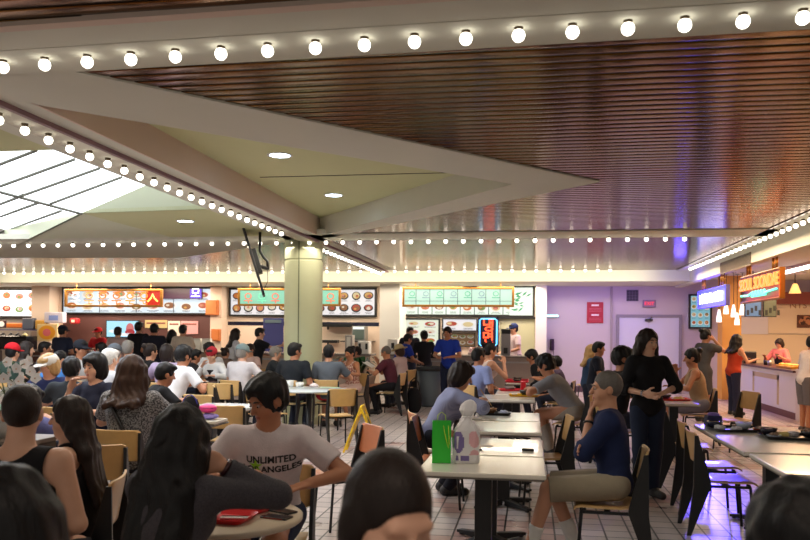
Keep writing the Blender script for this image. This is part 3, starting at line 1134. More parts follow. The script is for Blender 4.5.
# five curled neon glyphs in the orange frame; unreadable in the photograph, built as curls
t, w, h = hanging_frame("gold framed hanging neon sign with orange curls before the long menu board", -13.24, -10.25, 2.27, 2.78, 20.8, None, None)
rn = random.Random(21)
cols = [(255, 250, 235), (255, 170, 90), (255, 140, 40), (255, 130, 50), (255, 160, 50), (255, 150, 50)]
for i in range(6):
    cx = -w / 2 + 0.34 + i * 0.42
    st = []
    st.append([Vector((cx + 0.1 * math.cos(a * PI / 5), -0.02, h * .62 + 0.075 * math.sin(a * PI / 5))) for a in range(11)])
    st.append([Vector((cx - 0.14, -0.02, h * .36)), Vector((cx + 0.14, -0.02, h * .36))])
    st.append([Vector((cx + rn.uniform(-.03, .03), -0.02, h * .36)), Vector((cx + rn.uniform(-.05, .05), -0.02, h * .2)), Vector((cx + 0.1, -0.02, h * .18))])
    st.append([Vector((cx - 0.1, -0.02, h * .82)), Vector((cx + 0.12, -0.02, h * .84))])
    neon(t, "neon_tube", st, 0.02, emat("neon_%d" % i, cols[i], .85))
mb = MB()
mb.box((w / 2 - 0.52, 0.02, 0.06), (w / 2 - 0.06, 0.05, h - 0.06))
mb.build("red_plate", emat("red_plate_glow", (214, 40, 30), 0.75), t)
neon(t, "neon_tube", [sq((w / 2 - .44, -.02, h * .3), (w / 2 - .34, -.02, h * .5), (w / 2 - .29, -.02, h * .72), (w / 2 - .24, -.02, h * .5), (w / 2 - .14, -.02, h * .32))], 0.022, emat("neon_amber", (255, 190, 90), 2.4))
t, w, h = hanging_frame("gold framed hanging sign with pale green panel before the dark bowl board", -8.02, -5.1, 2.31, 2.8, 20.8, None, None, emat("green_pane_glow", (156, 230, 196), 0.6))
for i, c in enumerate(((255, 120, 90), (120, 230, 180), (255, 110, 90), (255, 120, 80), (120, 240, 200), (255, 140, 90), (255, 120, 80))):
    cx = -w / 2 + 0.3 + i * 0.39
    st = [[Vector((cx + 0.09 * math.cos(a * PI / 4), -0.03, h * .55 + 0.08 * math.sin(a * PI / 4))) for a in range(9)],
          sq((cx - .12, -.03, h * .3), (cx + .12, -.03, h * .3)), sq((cx, -.03, h * .3), (cx + .02, -.03, h * .16))]
    neon(t, "neon_tube", st, 0.016, emat("neon_mint_%d" % i, c, .8))
t, w, h = hanging_frame("gold framed hanging pale panel before the green and white menu board", -3.41, -0.44, 2.3, 2.83, 20.8, None, None, emat("pale_pane_glow", (206, 244, 222), .68))
mb = MB()
for i in range(1, 8):
    mb.box((-w / 2 + w * i / 8 - .008, -0.012, 0.06), (-w / 2 + w * i / 8 + .008, -0.004, h - 0.06))
mb.box((-w / 2 + .06, -0.012, 0.15), (w / 2 - .06, -0.004, 0.162))
mb.build("pane_line", emat("pane_line_glow", (120, 150, 140), 0.4), t)
for i in range(7):
    cx = -w / 2 + 0.27 + i * 0.37
    st = [[Vector((cx + 0.07 * math.cos(a * PI / 4), -0.03, h * .66 + 0.06 * math.sin(a * PI / 4))) for a in range(9)],
          sq((cx - .1, -.03, h * .47), (cx + .1, -.03, h * .47))]
    neon(t, "neon_tube", st, 0.012, emat("neon_leaf_%d" % (i % 2), ((100, 210, 160), (150, 180, 190))[i % 2], 0.6))
# dark purple fascia box with a white glyph
a, b = PY(148, 288.5, YW - 0.12), PY(202, 299, YW - 0.12)
t = thing("lightbox_sign", "dark purple sign box with one white square glyph over the long menu board", "sign", ((a.x + b.x) / 2, YW - 0.12, b.z))
w, h = b.x - a.x, a.z - b.z
mb = MB()
mb.box((-w / 2, -0.03, 0), (w / 2, 0.05, h))
mb.build("box", mat("sign_plum", (44, 18, 44), rough=0.3), t)
mb = MB()
mb.box((w / 2 - .36, -0.045, 0.02), (w / 2, -0.03, h - 0.02))
mb.build("violet_panel", emat("sign_violet", (70, 30, 200), 0.9), t)
place("glyph", text_mesh("\ubaa8", 0.34, 0.006), t, loc=(w / 2 - .18, -0.055, h / 2), rot=(PI / 2, 0, 0)).data.materials.append(emat("glyph_white", (248, 240, 255), 2.2))
# blue bordered neon with two red syllables
t = thing("neon_sign", "upright neon sign with blue border and two red syllables", "sign", (-1.19, YW - 0.1, 1.23))
mb = MB()
mb.box((-0.29, 0, 0), (0.29, 0.05, 0.82))
mb.build("backing", mat("neon_backing", (24, 22, 40), rough=0.3), t)
bw, bh = 0.24, 0.76
rc_ = [(-bw + .05, .03), (bw - .05, .03), (bw, .08), (bw, bh - .02), (bw - .05, bh + .03), (-bw + .05, bh + .03), (-bw, bh - .02), (-bw, .08)]
mb = MB()
mb.tube([(x, -0.02, z) for x, z in rc_], 0.017, n=8, closed=True)
mb.build("neon_border", emat("neon_cyan", (90, 190, 255), 2.6), t)
for k, (s, z) in enumerate((("\ub0c9", 0.58), ("\uba74", 0.24))):
    o = place("neon_glyph", text_mesh(s, 0.37, 0.01, offset=0.008), t, loc=(0, -0.02, z), rot=(PI / 2, 0, 0))
    o.data.materials.append(emat("neon_red", (255, 74, 40), 2.2))

# television on the back wall of the long board stall
a, b = PY(107, 320, YW), PY(140, 338, YW)
YW -= .04
t = thing("tv_screen", "flat screen showing a pale blue picture under the long menu board", "screen", ((a.x + b.x) / 2, YW, b.z))
w, h = b.x - a.x, a.z - b.z
mb = MB(); mb.box((-w / 2, -0.02, 0), (w / 2, 0.05, h)); mb.build("case", BLACK, t, bevel=0.006)
mb = MB(); mb.box((-w / 2 + .03, -0.026, 0.03), (w / 2 - .03, -0.018, h - .03))
for (cx, cz, rx, rz, m) in ((.25, .28, .13, .17, 1), (.25, .17, .16, .1, 2), (-.25, .2, .2, .05, 3), (.1, .1, .3, .05, 3)):
    mb.add([(cx + rx * math.cos(j * PI / 8), -0.028, cz + rz * math.sin(j * PI / 8)) for j in range(16)], [tuple(range(16))], m)
mb.build("screen", [emat("tv_sky", (150, 205, 232), 0.9), emat("tv_face", (196, 110, 110), 0.7), emat("tv_red", (170, 30, 40), 0.7), emat("tv_pale", (220, 235, 245), 0.9)], t)

YW += .04
# hung television seen edge on beside the column
bm_ = Matrix.Rotation(0.25, 4, 'Y')
top = PZ(271, 236, ZS)
pc = PD(255, 262, 12.6)
t = thing("hanging_television", "flat television hung edge on from the beam beside the column", "screen", (pc.x, pc.y, pc.z), 0.33)
az = Matrix.Rotation(0.30, 4, 'Y')
# thin panel seen from the side: its face looks left along the hall
mb = MB()
mb.box((-0.035, -0.42, -0.56), (0.0, 0.42, 0.56), M=az.inverted())
mb.build("case", BLACK, t, bevel=0.008)
mb = MB()
mb.box((-0.041, -0.39, -0.53), (-0.035, 0.39, 0.53), M=az.inverted())
mb.build("screen", mat("tv_off_glass", (30, 32, 38), rough=0.1), t)
mb = MB()
mb.box((0.0, -0.2, -0.2), (0.07, 0.2, 0.2), M=az.inverted())
mb.build("back_housing", BLACK, t, bevel=0.01)
mb = MB()
hx, hz = top.x - pc.x, ZS - pc.z
mb.tube([(hx, 0, hz), (hx, 0, 0.18), (hx + .06, 0, 0.08), (hx + 0.12, 0, 0.02), (hx + .13, 0, -.12)], 0.022)
mb.tube([(hx + .13, 0, -.1), (0.06, 0, -.06)], 0.03)
mb.build("bracket", BLACK, t)
mb = MB()
mb.tube([(hx + .12, 0.02, -0.1), (hx + .13, 0.03, -.3), (hx + .06, 0.03, -.46), (0.1, 0, -.4)], 0.006, n=6)
mb.build("cable", BLACK, t)

# exit sign, poster, vent, wall lamp on the service wall
t = thing("exit_sign", "pink glowing EXIT sign above the double door", "sign", (3.19, YB - 0.08, 2.36))
mb = MB(); mb.box((-.17, 0, 0), (.17, .07, .2)); mb.build("case", mat("exit_case", (130, 110, 150), rough=0.5), t, bevel=0.01)
mb = MB(); mb.box((-.13, -.006, .03), (.13, 0, .17)); mb.build("face", emat("exit_face", (190, 120, 160), .28), t)
place("lettering", text_mesh("EXIT", 0.125, 0.004), t, loc=(0, -0.01, .1), rot=(PI / 2, 0, 0)).data.materials.append(emat("exit_red", (240, 20, 60), 1.4))
t = thing("wall_notice", "red notice with two white headings on the lilac wall", "sign", (1.75, YB - 0.03, 1.92))
mb = MB(); mb.box((-.22, 0, 0), (.22, .03, .58)); mb.build("panel", mat("notice_red", (170, 24, 52), rough=0.5), t)
mb = MB()
for z in (.47, .2):
    mb.box((-.1, -.004, z), (.1, 0, z + .045))
mb.build("heading", mat("notice_white", (236, 226, 232), rough=0.5), t)
mb = MB()
for z in (.4, .36, .32, .13, .09, .05):
    mb.box((-.17, -.003, z), (.17, 0, z + .012))
mb.build("small_print", mat("notice_pink", (206, 96, 116), rough=0.5), t)
t = thing("wall_vent", "square grey vent grille high on the wall near the exit sign", "vent", (2.75, YB - 0.03, 2.53))
mb = MB(); mb.box((-.16, 0, 0), (.16, .03, .31)); mb.build("frame", mat("vent_grey", (104, 98, 116), rough=0.6), t)
mb = MB()
for i in range(4):
    for j in range(4):
        mb.box((-.145 + i * .075, -.006, .012 + j * .073), (-.085 + i * .075, 0, .072 + j * .073))
mb.build("louvre", mat("vent_dark", (58, 56, 76), rough=0.6), t)
t = thing("wall_lamp", "short bluish tube lamp on the lilac wall beside the kitchen pier", "lamp", (0.52, YB - 0.1, 2.08))
mb = MB(); mb.box((-.24, 0, 0), (.24, .1, .07)); mb.build("housing", WHITE, t)
mb = MB(); mb.tube([(-.22, -.02, .03), (.22, -.02, .03)], .025); mb.build("tube", emat("tube_blue", (170, 235, 255), 2.5), t)
p = PY(552, 345, YB - .08)
t = thing("wall_telephone", "dark wall telephone with hanging handset below the tube lamp", "telephone", (p.x, p.y, p.z - .25))
mb = MB(); mb.box((-.06, 0, .1), (.06, .08, .42)); mb.build("body", mat("phone_plum", (58, 30, 70), rough=.4), t, bevel=.015)
mb = MB(); mb.tube([(-.03, -.03, .14), (-.035, -.05, .22), (-.035, -.05, .32), (-.03, -.03, .4)], [.03, .018, .018, .03]); mb.build("handset", BLACK, t)
mb = MB(); mb.tube([(.04, 0, .1), (.05, -.02, -.05), (.045, 0, -.25)], .008); mb.build("cord", BLACK, t)
# stair rail leaning down the wall
a, b = PY(541, 348, YB - .1), PY(562, 378, YB - .1)
t = thing("handrail", "thin dark handrail sloping down across the lilac wall", "rail", (0, 0, 0))
mb = MB(); mb.tube([a, b + (b - a) * .6], .02); mb.build("rail", mat("rail_plum", (90, 50, 70), rough=.5), t)
mb = MB()
for k in (.2, 1.2):
    q = a + (b - a) * k
    mb.tube([q, q + Vector((0, .1, -.02))], .012)
mb.build("bracket", DARK, t)

# ================================================================== THE STALLS
CTR = mat("counter_dark", (70, 52, 46), rough=0.4, noise=.1, nscale=3)
CTOP = mat("counter_top_grey", (120, 112, 108), rough=0.25)
for (x0, x1, c, lab) in ((-18.6, -15.1, (48, 44, 46), "black service counter under the overexposed menu board"),
                         (-14.4, -9.35, (88, 48, 40), "maroon service counter under the long menu board"),
                         (-8.9, -4.12, (176, 152, 130), "beige service counter under the dark bowl board"),
                         (-3.7, 0.1, (150, 138, 132), "grey service counter in front of the blue neon sign")):
    t = thing("service_counter", lab, "counter", ((x0 + x1) / 2, 20.35, 0))
    w = x1 - x0
    mb = MB(); mb.box((-w / 2, -.3, 0), (w / 2, .3, 1.0)); mb.build("body", mat("counter_%d" % int(-x0), c, rough=.45, noise=.06, nscale=4), t, bevel=.01)
    mb = MB(); mb.box((-w / 2 - .03, -.36, 1.0), (w / 2 + .03, .34, 1.045)); mb.build("worktop", CTOP, t, bevel=.006)
    mb = MB(); mb.box((-w / 2, -.315, .12), (w / 2, -.3, .16)); mb.box((-w / 2, -.315, .86), (w / 2, -.3, .9)); mb.build("trim", STEEL, t)
# dark kitchen lining in the maroon stall and kitchen opening in the last stall
mb = MB(); mb.box((-14.3, YB - .03, 0), (-9.4, YB, 2.1)); struct("wall_back_kitchen_1", mb, mat("kitchen_maroon", (74, 40, 36), rough=.6, noise=.1, nscale=3))
mb = MB(); mb.box((-18.5, YB - .03, 0), (-15.05, YB, 1.96)); struct("wall_back_kitchen_2", mb, mat("kitchen_grey", (128, 120, 112), rough=.6, noise=.15, nscale=4))
mb = MB(); mb.box((-.86, YB - .03, 0), (.1, YB, 2.05)); struct("wall_back_kitchen_3", mb, mat("kitchen_sage", (168, 166, 136), rough=.6))
mb = MB(); mb.box((-.95, YB - .12, .9), (-.9, YB, 2.08)); mb.box((-.95, YB - .12, 2.02), (.12, YB, 2.08)); struct("trim_kitchen_frame", mb, BLACK)

def at_wall(px, py, y):
    return PY(px, py, y)
def wallbox(name, label, cat, x0, y0, x1, y1, Y, m, depth=.2, parts=None, bevel=.01):
    """box thing given by its outline in pixels on the plane y = Y"""
    a, b = PY(x0, y0, Y), PY(x1, y1, Y)
    w, h = b.x - a.x, a.z - b.z
    t = thing(name, label, cat, ((a.x + b.x) / 2, Y, b.z))
    mb = MB(); mb.box((-w / 2, 0, 0), (w / 2, depth, h)); mb.build("body", m, t, bevel=bevel)
    return t, w, h
def bit(t, name, lo, hi, m, bevel=0.0):
    mb = MB(); mb.box(lo, hi); return mb.build(name, m, t, bevel=bevel)
def down_to(t, h, m, z=1.045):
    """stand under a countertop appliance so that it rests on the worktop"""
    return t
# maroon stall
for i, (x0, y0, x1, y1, lab) in enumerate(((205.5, 300, 217, 315, "orange wooden wall cabinet at the end of the long menu board"),
                                           (211, 329, 219, 341, "small orange wooden box under the wall cabinet"))):
    t, w, h = wallbox("wall_cabinet", lab, "cabinet", x0, y0, x1, y1, 21.75, mat("cabinet_orange", (196, 112, 56), rough=.5, noise=.1, nscale=6), depth=.3)
    bit(t, "door", (-w / 2 + .03, -.012, .03), (w / 2 - .03, 0, h - .03), mat("cabinet_orange_door", (208, 122, 62), rough=.5))
for i, (x0, y0, x1, y1, c, lab) in enumerate(((168, 321, 180, 336, (206, 190, 176), "cream paper notice pinned under the long menu board"),
                                              (181, 321, 198, 334, (190, 140, 140), "pinkish paper notice pinned beside the cream notice"),
                                              (145, 320, 167, 328, (176, 160, 110), "tan shelf card beside the television"))):
    t, w, h = wallbox("notice_sign", lab, "notice", x0, y0, x1, y1, YB - .06, mat("paper_%d" % i, c, rough=.8), depth=.015, bevel=0)
    bit(t, "heading", (-w / 2 + .05, -.004, h - .12), (w / 2 - .05, 0, h - .07), mat("paper_ink", (120, 70, 60), rough=.8))
t, w, h = wallbox("wall_lantern", "round red lantern box at the corner of the long board stall", "lantern", 69, 318, 77, 324, 21.8, mat("lantern_red", (176, 36, 40), rough=.5), depth=.2, bevel=.05)
bit(t, "lamp", (-.05, -.01, h / 2 - .04), (.05, 0, h / 2 + .04), emat("lantern_glow", (255, 200, 160), 1.4))
# white boxes and cartons standing on the maroon counter
for i, (px, lab) in enumerate(((196.5, "white paper bag on the maroon counter near the beige shirt man"), (206.5, "second white paper bag, beside the first on the maroon counter"))):
    p = PY(px, 345, 20.3)
    t = thing("paper_bag", lab, "bag", (p.x, 20.3, 1.045))
    mb = MB(); mb.prism([(-.13, -.08, 0), (.13, -.08, 0), (.12, -.02, .34), (-.12, -.02, .34)], (0, .12, 0)); mb.build("bag", WHITE, t)
    bit(t, "fold", (-.11, -.03, .33), (.11, .11, .36), mat("paper_fold", (200, 198, 190), rough=.8))
# fruit stall objects
mbs = PY(15, 342, 20.3)
t = thing("display_case", "glossy black display case on the counter of the end stall", "display case", (PY(8, 345, 20.3).x, 20.3, 1.045))
bit(t, "case", (-.75, -.25, 0), (.75, .25, .38), mat("case_black", (18, 18, 22), rough=.15), .02)
bit(t, "glass_front", (-.7, -.262, .06), (.7, -.25, .3), mat("case_glass", (40, 40, 46), rough=.05))
for i, px in enumerate((4, 12, 19, 26)):
    p = PY(px, 336, 20.3)
    t = thing("saucepan", ("dark round pot lid on the black display case, the one next to the wreath",
                            "dark round pot lid second along the black display case", "dark round pot lid third along the black display case",
                            "pale round pot lid at the end of the black display case")[i], "pot lid", (p.x, 20.25, 1.425))
    mb = MB(); mb.lathe([(0, 0), (.085, 0), (.085, .02), (.05, .07), (.0, .085)], n=20); mb.build("pan", mat("lid_%d" % (i > 2), ((40, 38, 42), (190, 176, 120))[i > 2], rough=.25), t)
    mb = MB(); mb.ball((0, 0, .095), .018); mb.build("knob", STEEL, t)
t, w, h = wallbox("food_sign", "yellow and orange picture sign of fruit on the end stall", "sign", 37, 324, 57, 341, 20.9, mat("food_sign_cream", (236, 206, 150), rough=.5), depth=.05)
mb = MB()
k = 28
mb.add([(w * .42 * math.cos(2 * PI * j / k), -.006, h * .5 + h * .42 * math.sin(2 * PI * j / k)) for j in range(k)], [tuple(range(k))], 0)
mb.add([(w * .2 * math.cos(2 * PI * j / k), -.012, h * .5 + h * .22 * math.sin(2 * PI * j / k)) for j in range(k)], [tuple(range(k))], 1)
mb.build("printed_oval", [mat("oval_orange", (236, 160, 40), rough=.5), mat("oval_pink", (226, 110, 120), rough=.5)], t)
t, w, h = wallbox("wall_clock", "round dark rimmed clock at the end stall under the white board", "clock", -3, 320, 6, 328, 21.9, mat("clock_back", (60, 30, 30), rough=.4), depth=.05, bevel=.04)
mb = MB(); mb.add([(w * .33 * math.cos(2 * PI * j / k), -.006, h * .5 + h * .36 * math.sin(2 * PI * j / k)) for j in range(k)], [tuple(range(k))]); mb.build("face", WHITE, t)
for i, (px0, py0, px1, py1, c, lab) in enumerate(((6, 323, 22, 328, (226, 120, 40), "strip of orange fruit cards on the end stall shelf"),
                                                 (22, 318, 33, 329.5, (90, 96, 110), "grey domed rice cooker on the end stall shelf"),
                                                 (35, 320, 44, 329.5, (200, 150, 60), "basket of yellow fruit beside the rice cooker"),
                                                 (44, 312, 63, 323, (196, 190, 204), "pale lilac awning board beside the fruit sign"))):
    t, w, h = wallbox("stall_item" if i == 3 else ("card_strip", "rice_cooker", "fruit_basket")[i], lab, ("sign", "cooker", "basket", "sign")[(0, 1, 2, 3)[i]], px0, py0, px1, py1, 21.6, mat("stall_item_%d" % i, c, rough=.5, noise=.2, nscale=8), depth=.2, bevel=.03)
    if i == 3:
        t.name = "awning_board"
        bit(t, "blue_card", (-.15, -.01, .08), (.15, 0, h - .1), mat("card_blue", (120, 140, 200), rough=.5))
zsh = PY(28, 329.5, 21.6).z
mb = MB(); mb.box((-17.2, 21.45, zsh - .03), (-14.5, 21.88, zsh)); struct("trim_shelf_1", mb, mat("shelf_blue", (60, 64, 110), rough=.5))
# beige stall: blue doorway, black shelf, dispenser, drinks machine
t, w, h = wallbox("blue_partition", "dark blue partition panel beside the woman in black reaching up", "panel", 263, 318, 283, 352, 21.9, mat("partition_blue", (40, 44, 96), rough=.5), depth=.06)
bit(t, "grey_header", (-w / 2 + .06, -.01, h - .14), (w / 2 - .06, 0, h - .05), mat("header_grey", (80, 96, 104), rough=.5))
for (x0, y0, x1, y1, lab) in ((322, 323.5, 352, 327, "long black shelf under the dark bowl board"), (322, 340, 337, 343, "short black shelf lower on the beige stall wall")):
    t, w, h = wallbox("wall_shelf", lab, "shelf", x0, y0, x1, y1, 22.05, BLACK, depth=.3, bevel=.004)
    bit(t, "bracket", (-w / 2 + .1, .2, -.08), (-w / 2 + .13, .3, 0), DARK)
t, w, h = wallbox("glass_fridge", "small glass fronted fridge on the black shelf wall behind the planter", "fridge", 352, 326, 365, 341, 21.7, mat("fridge_grey", (150, 148, 146), rough=.4), depth=.4)
fz = t.location.z
mbf = MB(); mbf.box((t.location.x - .5, 21.6, fz - .03), (t.location.x + .35, YB, fz)); struct("trim_shelf_2", mbf, BLACK)
bit(t, "glass_door", (-w / 2 + .03, -.012, .04), (w / 2 - .03, 0, h - .1), mat("fridge_glass", (90, 104, 100), rough=.08))
bit(t, "lit_header", (-w / 2 + .03, -.012, h - .09), (w / 2 - .03, 0, h - .02), emat("fridge_lit", (230, 236, 230), .9))
def on_counter(px, py_top, Yc, w, d, name, lab, cat, m, h=None):
    p = PY(px, py_top, Yc)
    h = h or (p.z - 1.045)
    t = thing(name, lab, cat, (p.x, Yc, 1.045))
    bit(t, "body", (-w / 2, -d / 2, 0), (w / 2, d / 2, h), m, .015)
    return t, h
t, h = on_counter(364.5, 341, 20.3, .3, .34, "drink_dispenser", "white drink dispenser with black taps on the beige counter", "dispenser", WHITE_GLOSS)
for s in (-1, 1):
    bit(t, "tap", (s * .09 - .03, -.19, h * .35), (s * .09 + .03, -.165, h - .06), BLACK, .005)
t, h = on_counter(350, 335, 20.3, .2, .3, "cup_dispenser", "tall grey cup dispenser beside the white drink dispenser", "dispenser", mat("cup_disp_grey", (150, 146, 142), rough=.4))
bit(t, "cup_column", (-.05, -.17, .08), (.05, -.148, h - .05), WHITE)
t, h = on_counter(393.5, 339, 20.3, .26, .3, "ice_box", "white upright box with a dark slot at the end of the grey counter", "box", WHITE)
bit(t, "dark_slot", (-.03, -.16, h * .4), (.05, -.148, h - .1), BLACK)
# last stall: steel dispenser pair, side cabinets
t, h = on_counter(506, 329, 20.45, .24, .3, "rice_dispenser", "grey dispenser with black hopper beside the upright neon sign", "dispenser", mat("rice_disp_grey", (120, 116, 118), rough=.35))
bit(t, "hopper", (-.12, -.16, h - .12), (.12, .15, h), BLACK, .01)
bit(t, "spout", (-.05, -.19, .05), (.05, -.148, .2), BLACK)
t, h = on_counter(447, 345, 20.4, .3, .3, "till", "dark cash till between the two blue polo men", "till", mat("till_dark", (44, 42, 44), rough=.4), h=.2)
bit(t, "display", (-.1, -.16, .1), (.1, -.148, .18), emat("till_glow", (150, 190, 170), .5))
t, h = on_counter(478, 347, 20.4, .5, .25, "condiment_tray", "row of pale condiment jars in a tray below the upright neon sign", "condiments", mat("jar_tray", (170, 150, 150), rough=.5), h=.08)
for i in range(5):
    mb = MB(); mb.lathe([(0, .08), (.035, .08), (.04, .18), (.03, .2), (0, .2)], c=(-.19 + i * .095, 0, 0), n=12)
    mb.build("jar", mat("jar_%d" % (i % 3), ((220, 190, 190), (190, 120, 110), (226, 214, 196))[i % 3], rough=.3), t)
board("menu_screen", "tall lit menu screen with dishes behind the blue hanging sign", 4.22, 4.82, 1.78, 2.72, YB - .08, 3, (140, 206, 222), .9, 31, rows=4, fr=.05)

# ================================================================== SHOP AT THE SIDE
a, b = PY(722, 300, 20.75), PY(741, 300, 20.75)
mb = MB(); mb.box((a.x, 20.7, 0), (b.x, 21.2, 3.1)); struct("trim_pier_shop", mb, mat("pier_amber", (226, 164, 70), rough=.6))
XF = 5.0
t = thing("shop_counter", "white shop counter with dark brown top along the side shop", "counter", (XF, 17.95, 0))
mb = MB(); mb.box((0, -1.98, .1), (.62, 2.2, .9)); mb.build("body", mat("shop_white", (232, 228, 224), rough=.35), t, bevel=.01)
mb = MB(); mb.box((-.07, -1.98, .9), (.7, 2.2, .945)); mb.build("worktop", mat("worktop_brown", (82, 48, 44), rough=.3), t, bevel=.006)
mb = MB(); mb.box((-.012, -1.98, 0), (.6, 2.2, .13)); mb.build("plinth", mat("plinth_brown", (110, 62, 54), rough=.5), t)
mb = MB()
for lo, hi in (((-.006, -.9, .2), (0, -.78, .8)), ((-.006, -.9, .7), (0, 1.0, .8)), ((-.006, .9, .35), (0, 1.02, .8))):
    mb.box(lo, hi)
mb.build("ochre_stripe", mat("stripe_ochre", (206, 182, 126), rough=.4), t)
mb = MB(); mb.box((-.02, -2.2, 0), (.66, -1.98, .98)); mb.build("end_post", mat("shop_post", (224, 214, 208), rough=.4), t, bevel=.01)
p = PX(771, 366, 5.2)
t = thing("bread_tray", "yellow lit tray of food on the shop counter before the pink shirt clerk", "tray", (5.25, 17.1, .949))
bit(t, "tray", (-.16, -.5, 0), (.16, .5, .05), mat("tray_yellow", (232, 170, 40), rough=.4), .01)
mb = MB()
for i in range(7):
    mb.ball((RND.uniform(-.08, .08), -.4 + i * .13, .06), (.07, .06, .035), n=10, k=6)
mb.build("food", mat("bread_amber", (236, 190, 80), rough=.5, noise=.2, nscale=20), t)
for i, (y, lab) in enumerate(((18.7, "small dark cup on the shop counter near the orange top woman"), (18.4, "steel sugar pot on the shop counter beside the dark cup"))):
    t = thing("cup", lab, "cup", (5.2, y, .949))
    mb = MB(); mb.lathe([(0, 0), (.04, 0), (.05, .11), (.045, .11), (.036, .01), (0, .01)], n=14); mb.build("cup", (DARK, STEEL)[i], t)
t = thing("espresso_machine", "black coffee machine at the far end of the shop counter", "coffee machine", (5.16, 19.93, .949))
bit(t, "body", (-.14, -.15, 0), (.14, .15, .28), mat("coffee_black", (34, 30, 34), rough=.3), .02)
bit(t, "panel", (-.15, -.11, .15), (-.14, .11, .25), STEEL)
# back of the shop
for (x0, y0, x1, y1, c, nm) in ((738, 334, 815, 372, (232, 214, 180), "wall_panel_1"), (768, 296, 830, 334, (236, 220, 190), "wall_panel_2"),
                                (739, 317, 768, 334, (224, 222, 232), "wall_panel_3")):
    a, b = PY(x0, y0, YB - .05), PY(x1, y1, YB - .05)
    mb = MB(); mb.box((a.x, YB - .06, b.z), (b.x, YB, a.z)); struct(nm, mb, mat(nm + "_paint", c, rough=.6))
a, b = PY(776, 292, YB - .3), PY(840, 304, YB - .3)
mb = MB(); mb.box((a.x, YB - .32, b.z), (b.x, YB, a.z)); struct("trim_bulkhead", mb, mat("bulkhead_red", (140, 70, 60), rough=.6))
a, b = PY(797, 315, YB - .07), PY(826, 328, YB - .07)
t = thing("food_picture", "dark brown food picture on the cream wall of the side shop", "picture", ((a.x + b.x) / 2, YB - .08, b.z))
w, h = b.x - a.x, a.z - b.z
mb = MB(); mb.box((-w / 2, -.01, 0), (w / 2, .02, h))
rp = random.Random(5)
for i in range(22):
    cx, cz, r0 = rp.uniform(-w / 2 + .1, w / 2 - .1), rp.uniform(.08, h - .08), rp.uniform(.03, .08)
    mb.add([(cx + r0 * math.cos(j * PI / 6), -.014 - i * .0004, cz + r0 * math.sin(j * PI / 6)) for j in range(12)], [tuple(range(12))], 1 + i % 2)
mb.build("print", [mat("pic_brown", (96, 54, 36), rough=.5), mat("pic_tan", (190, 130, 90), rough=.5), mat("pic_dark", (60, 30, 22), rough=.5)], t)
p = PY(803, 305.5, YB - .08)
o = place("wall_lettering", text_mesh("NYS U", .24, .004), None, loc=(p.x, YB - .07, p.z), rot=(PI / 2, 0, 0), kind='structure')
o.data.materials.append(mat("letter_brown", (176, 132, 100), rough=.6))
o.name = "wall_back_lettering"
# screens over the counter
for (x0, x1, c, lab) in ((744.5, 762, (110, 150, 190), "dark menu screen with a blue picture over the shop counter"), (763, 777, (120, 116, 80), "menu screen with an olive picture beside the blue one")):
    a, b = PY(x0, 299, 19.2), PY(x1, 317, 19.2)
    t = thing("menu_screen", lab, "screen", ((a.x + b.x) / 2, 19.2, b.z), 0.12)
    w, h = b.x - a.x, a.z - b.z
    bit(t, "case", (-w / 2, 0, 0), (w / 2, .05, h), BLACK, .005)
    mb = MB(); mb.box((-w / 2 + .02, -.008, .02), (w / 2 - .02, 0, h - .02))
    for i in range(4):
        mb.box((-w / 2 + .04 + .09 * i, -.011, .04 + .05 * (i % 3)), (-w / 2 + .1 + .09 * i, -.008, .16 + .05 * (i % 3)), 1)
    mb.build("screen", [emat("scr_%d" % c[0], c, .45), emat("scr_dark_%d" % c[0], tuple(v // 3 for v in c), .3)], t)
    mb = MB(); mb.tube([(0, .03, h), (0, .03, 3.1 - b.z)], .012); mb.build("hanger", BLACK, t)
# pendants
mbs_ = MB(); mbs_.lathe([(0.0, .2), (.022, .2), (.035, .14), (.058, .0), (.062, -.1), (.052, -.1), (.046, .0), (.022, .12), (.0, .14)], n=18)
shade_me = mbs_.mesh("shade", emat("pendant_glass", (255, 240, 224), 1.0, base=(236, 230, 220)))
for i, (px, py, lab) in enumerate(((719, 318, "white glass pendant lowest by the dark grey dress woman"), (726, 310, "white glass pendant highest against the amber pier"),
                                   (733.5, 313, "white glass pendant third from the dress woman, over the orange top"), (737, 321, "white glass pendant hanging lowest over the orange top woman"),
                                   (742, 311, "white glass pendant in front of the blue menu screen"), (750, 310, "white glass pendant nearest the olive menu screen"))):
    p = PY(px, py, (19.6, 20.1, 19.6, 20.15, 19.6, 20.1)[i])
    t = thing("pendant_lamp", lab, "pendant lamp", (p.x, p.y, 3.1))
    d = p.z - 3.1
    place("shade", shade_me, t, loc=(0, 0, d))
    mb = MB(); mb.tube([(0, 0, 0), (0, 0, d + .19)], .007, n=6); mb.build("cord", DARK, t)
    mb = MB(); mb.lathe([(0, -.02), (.05, -.02), (.05, 0), (0, 0)], n=14); mb.build("ceiling_rose", STEEL, t)
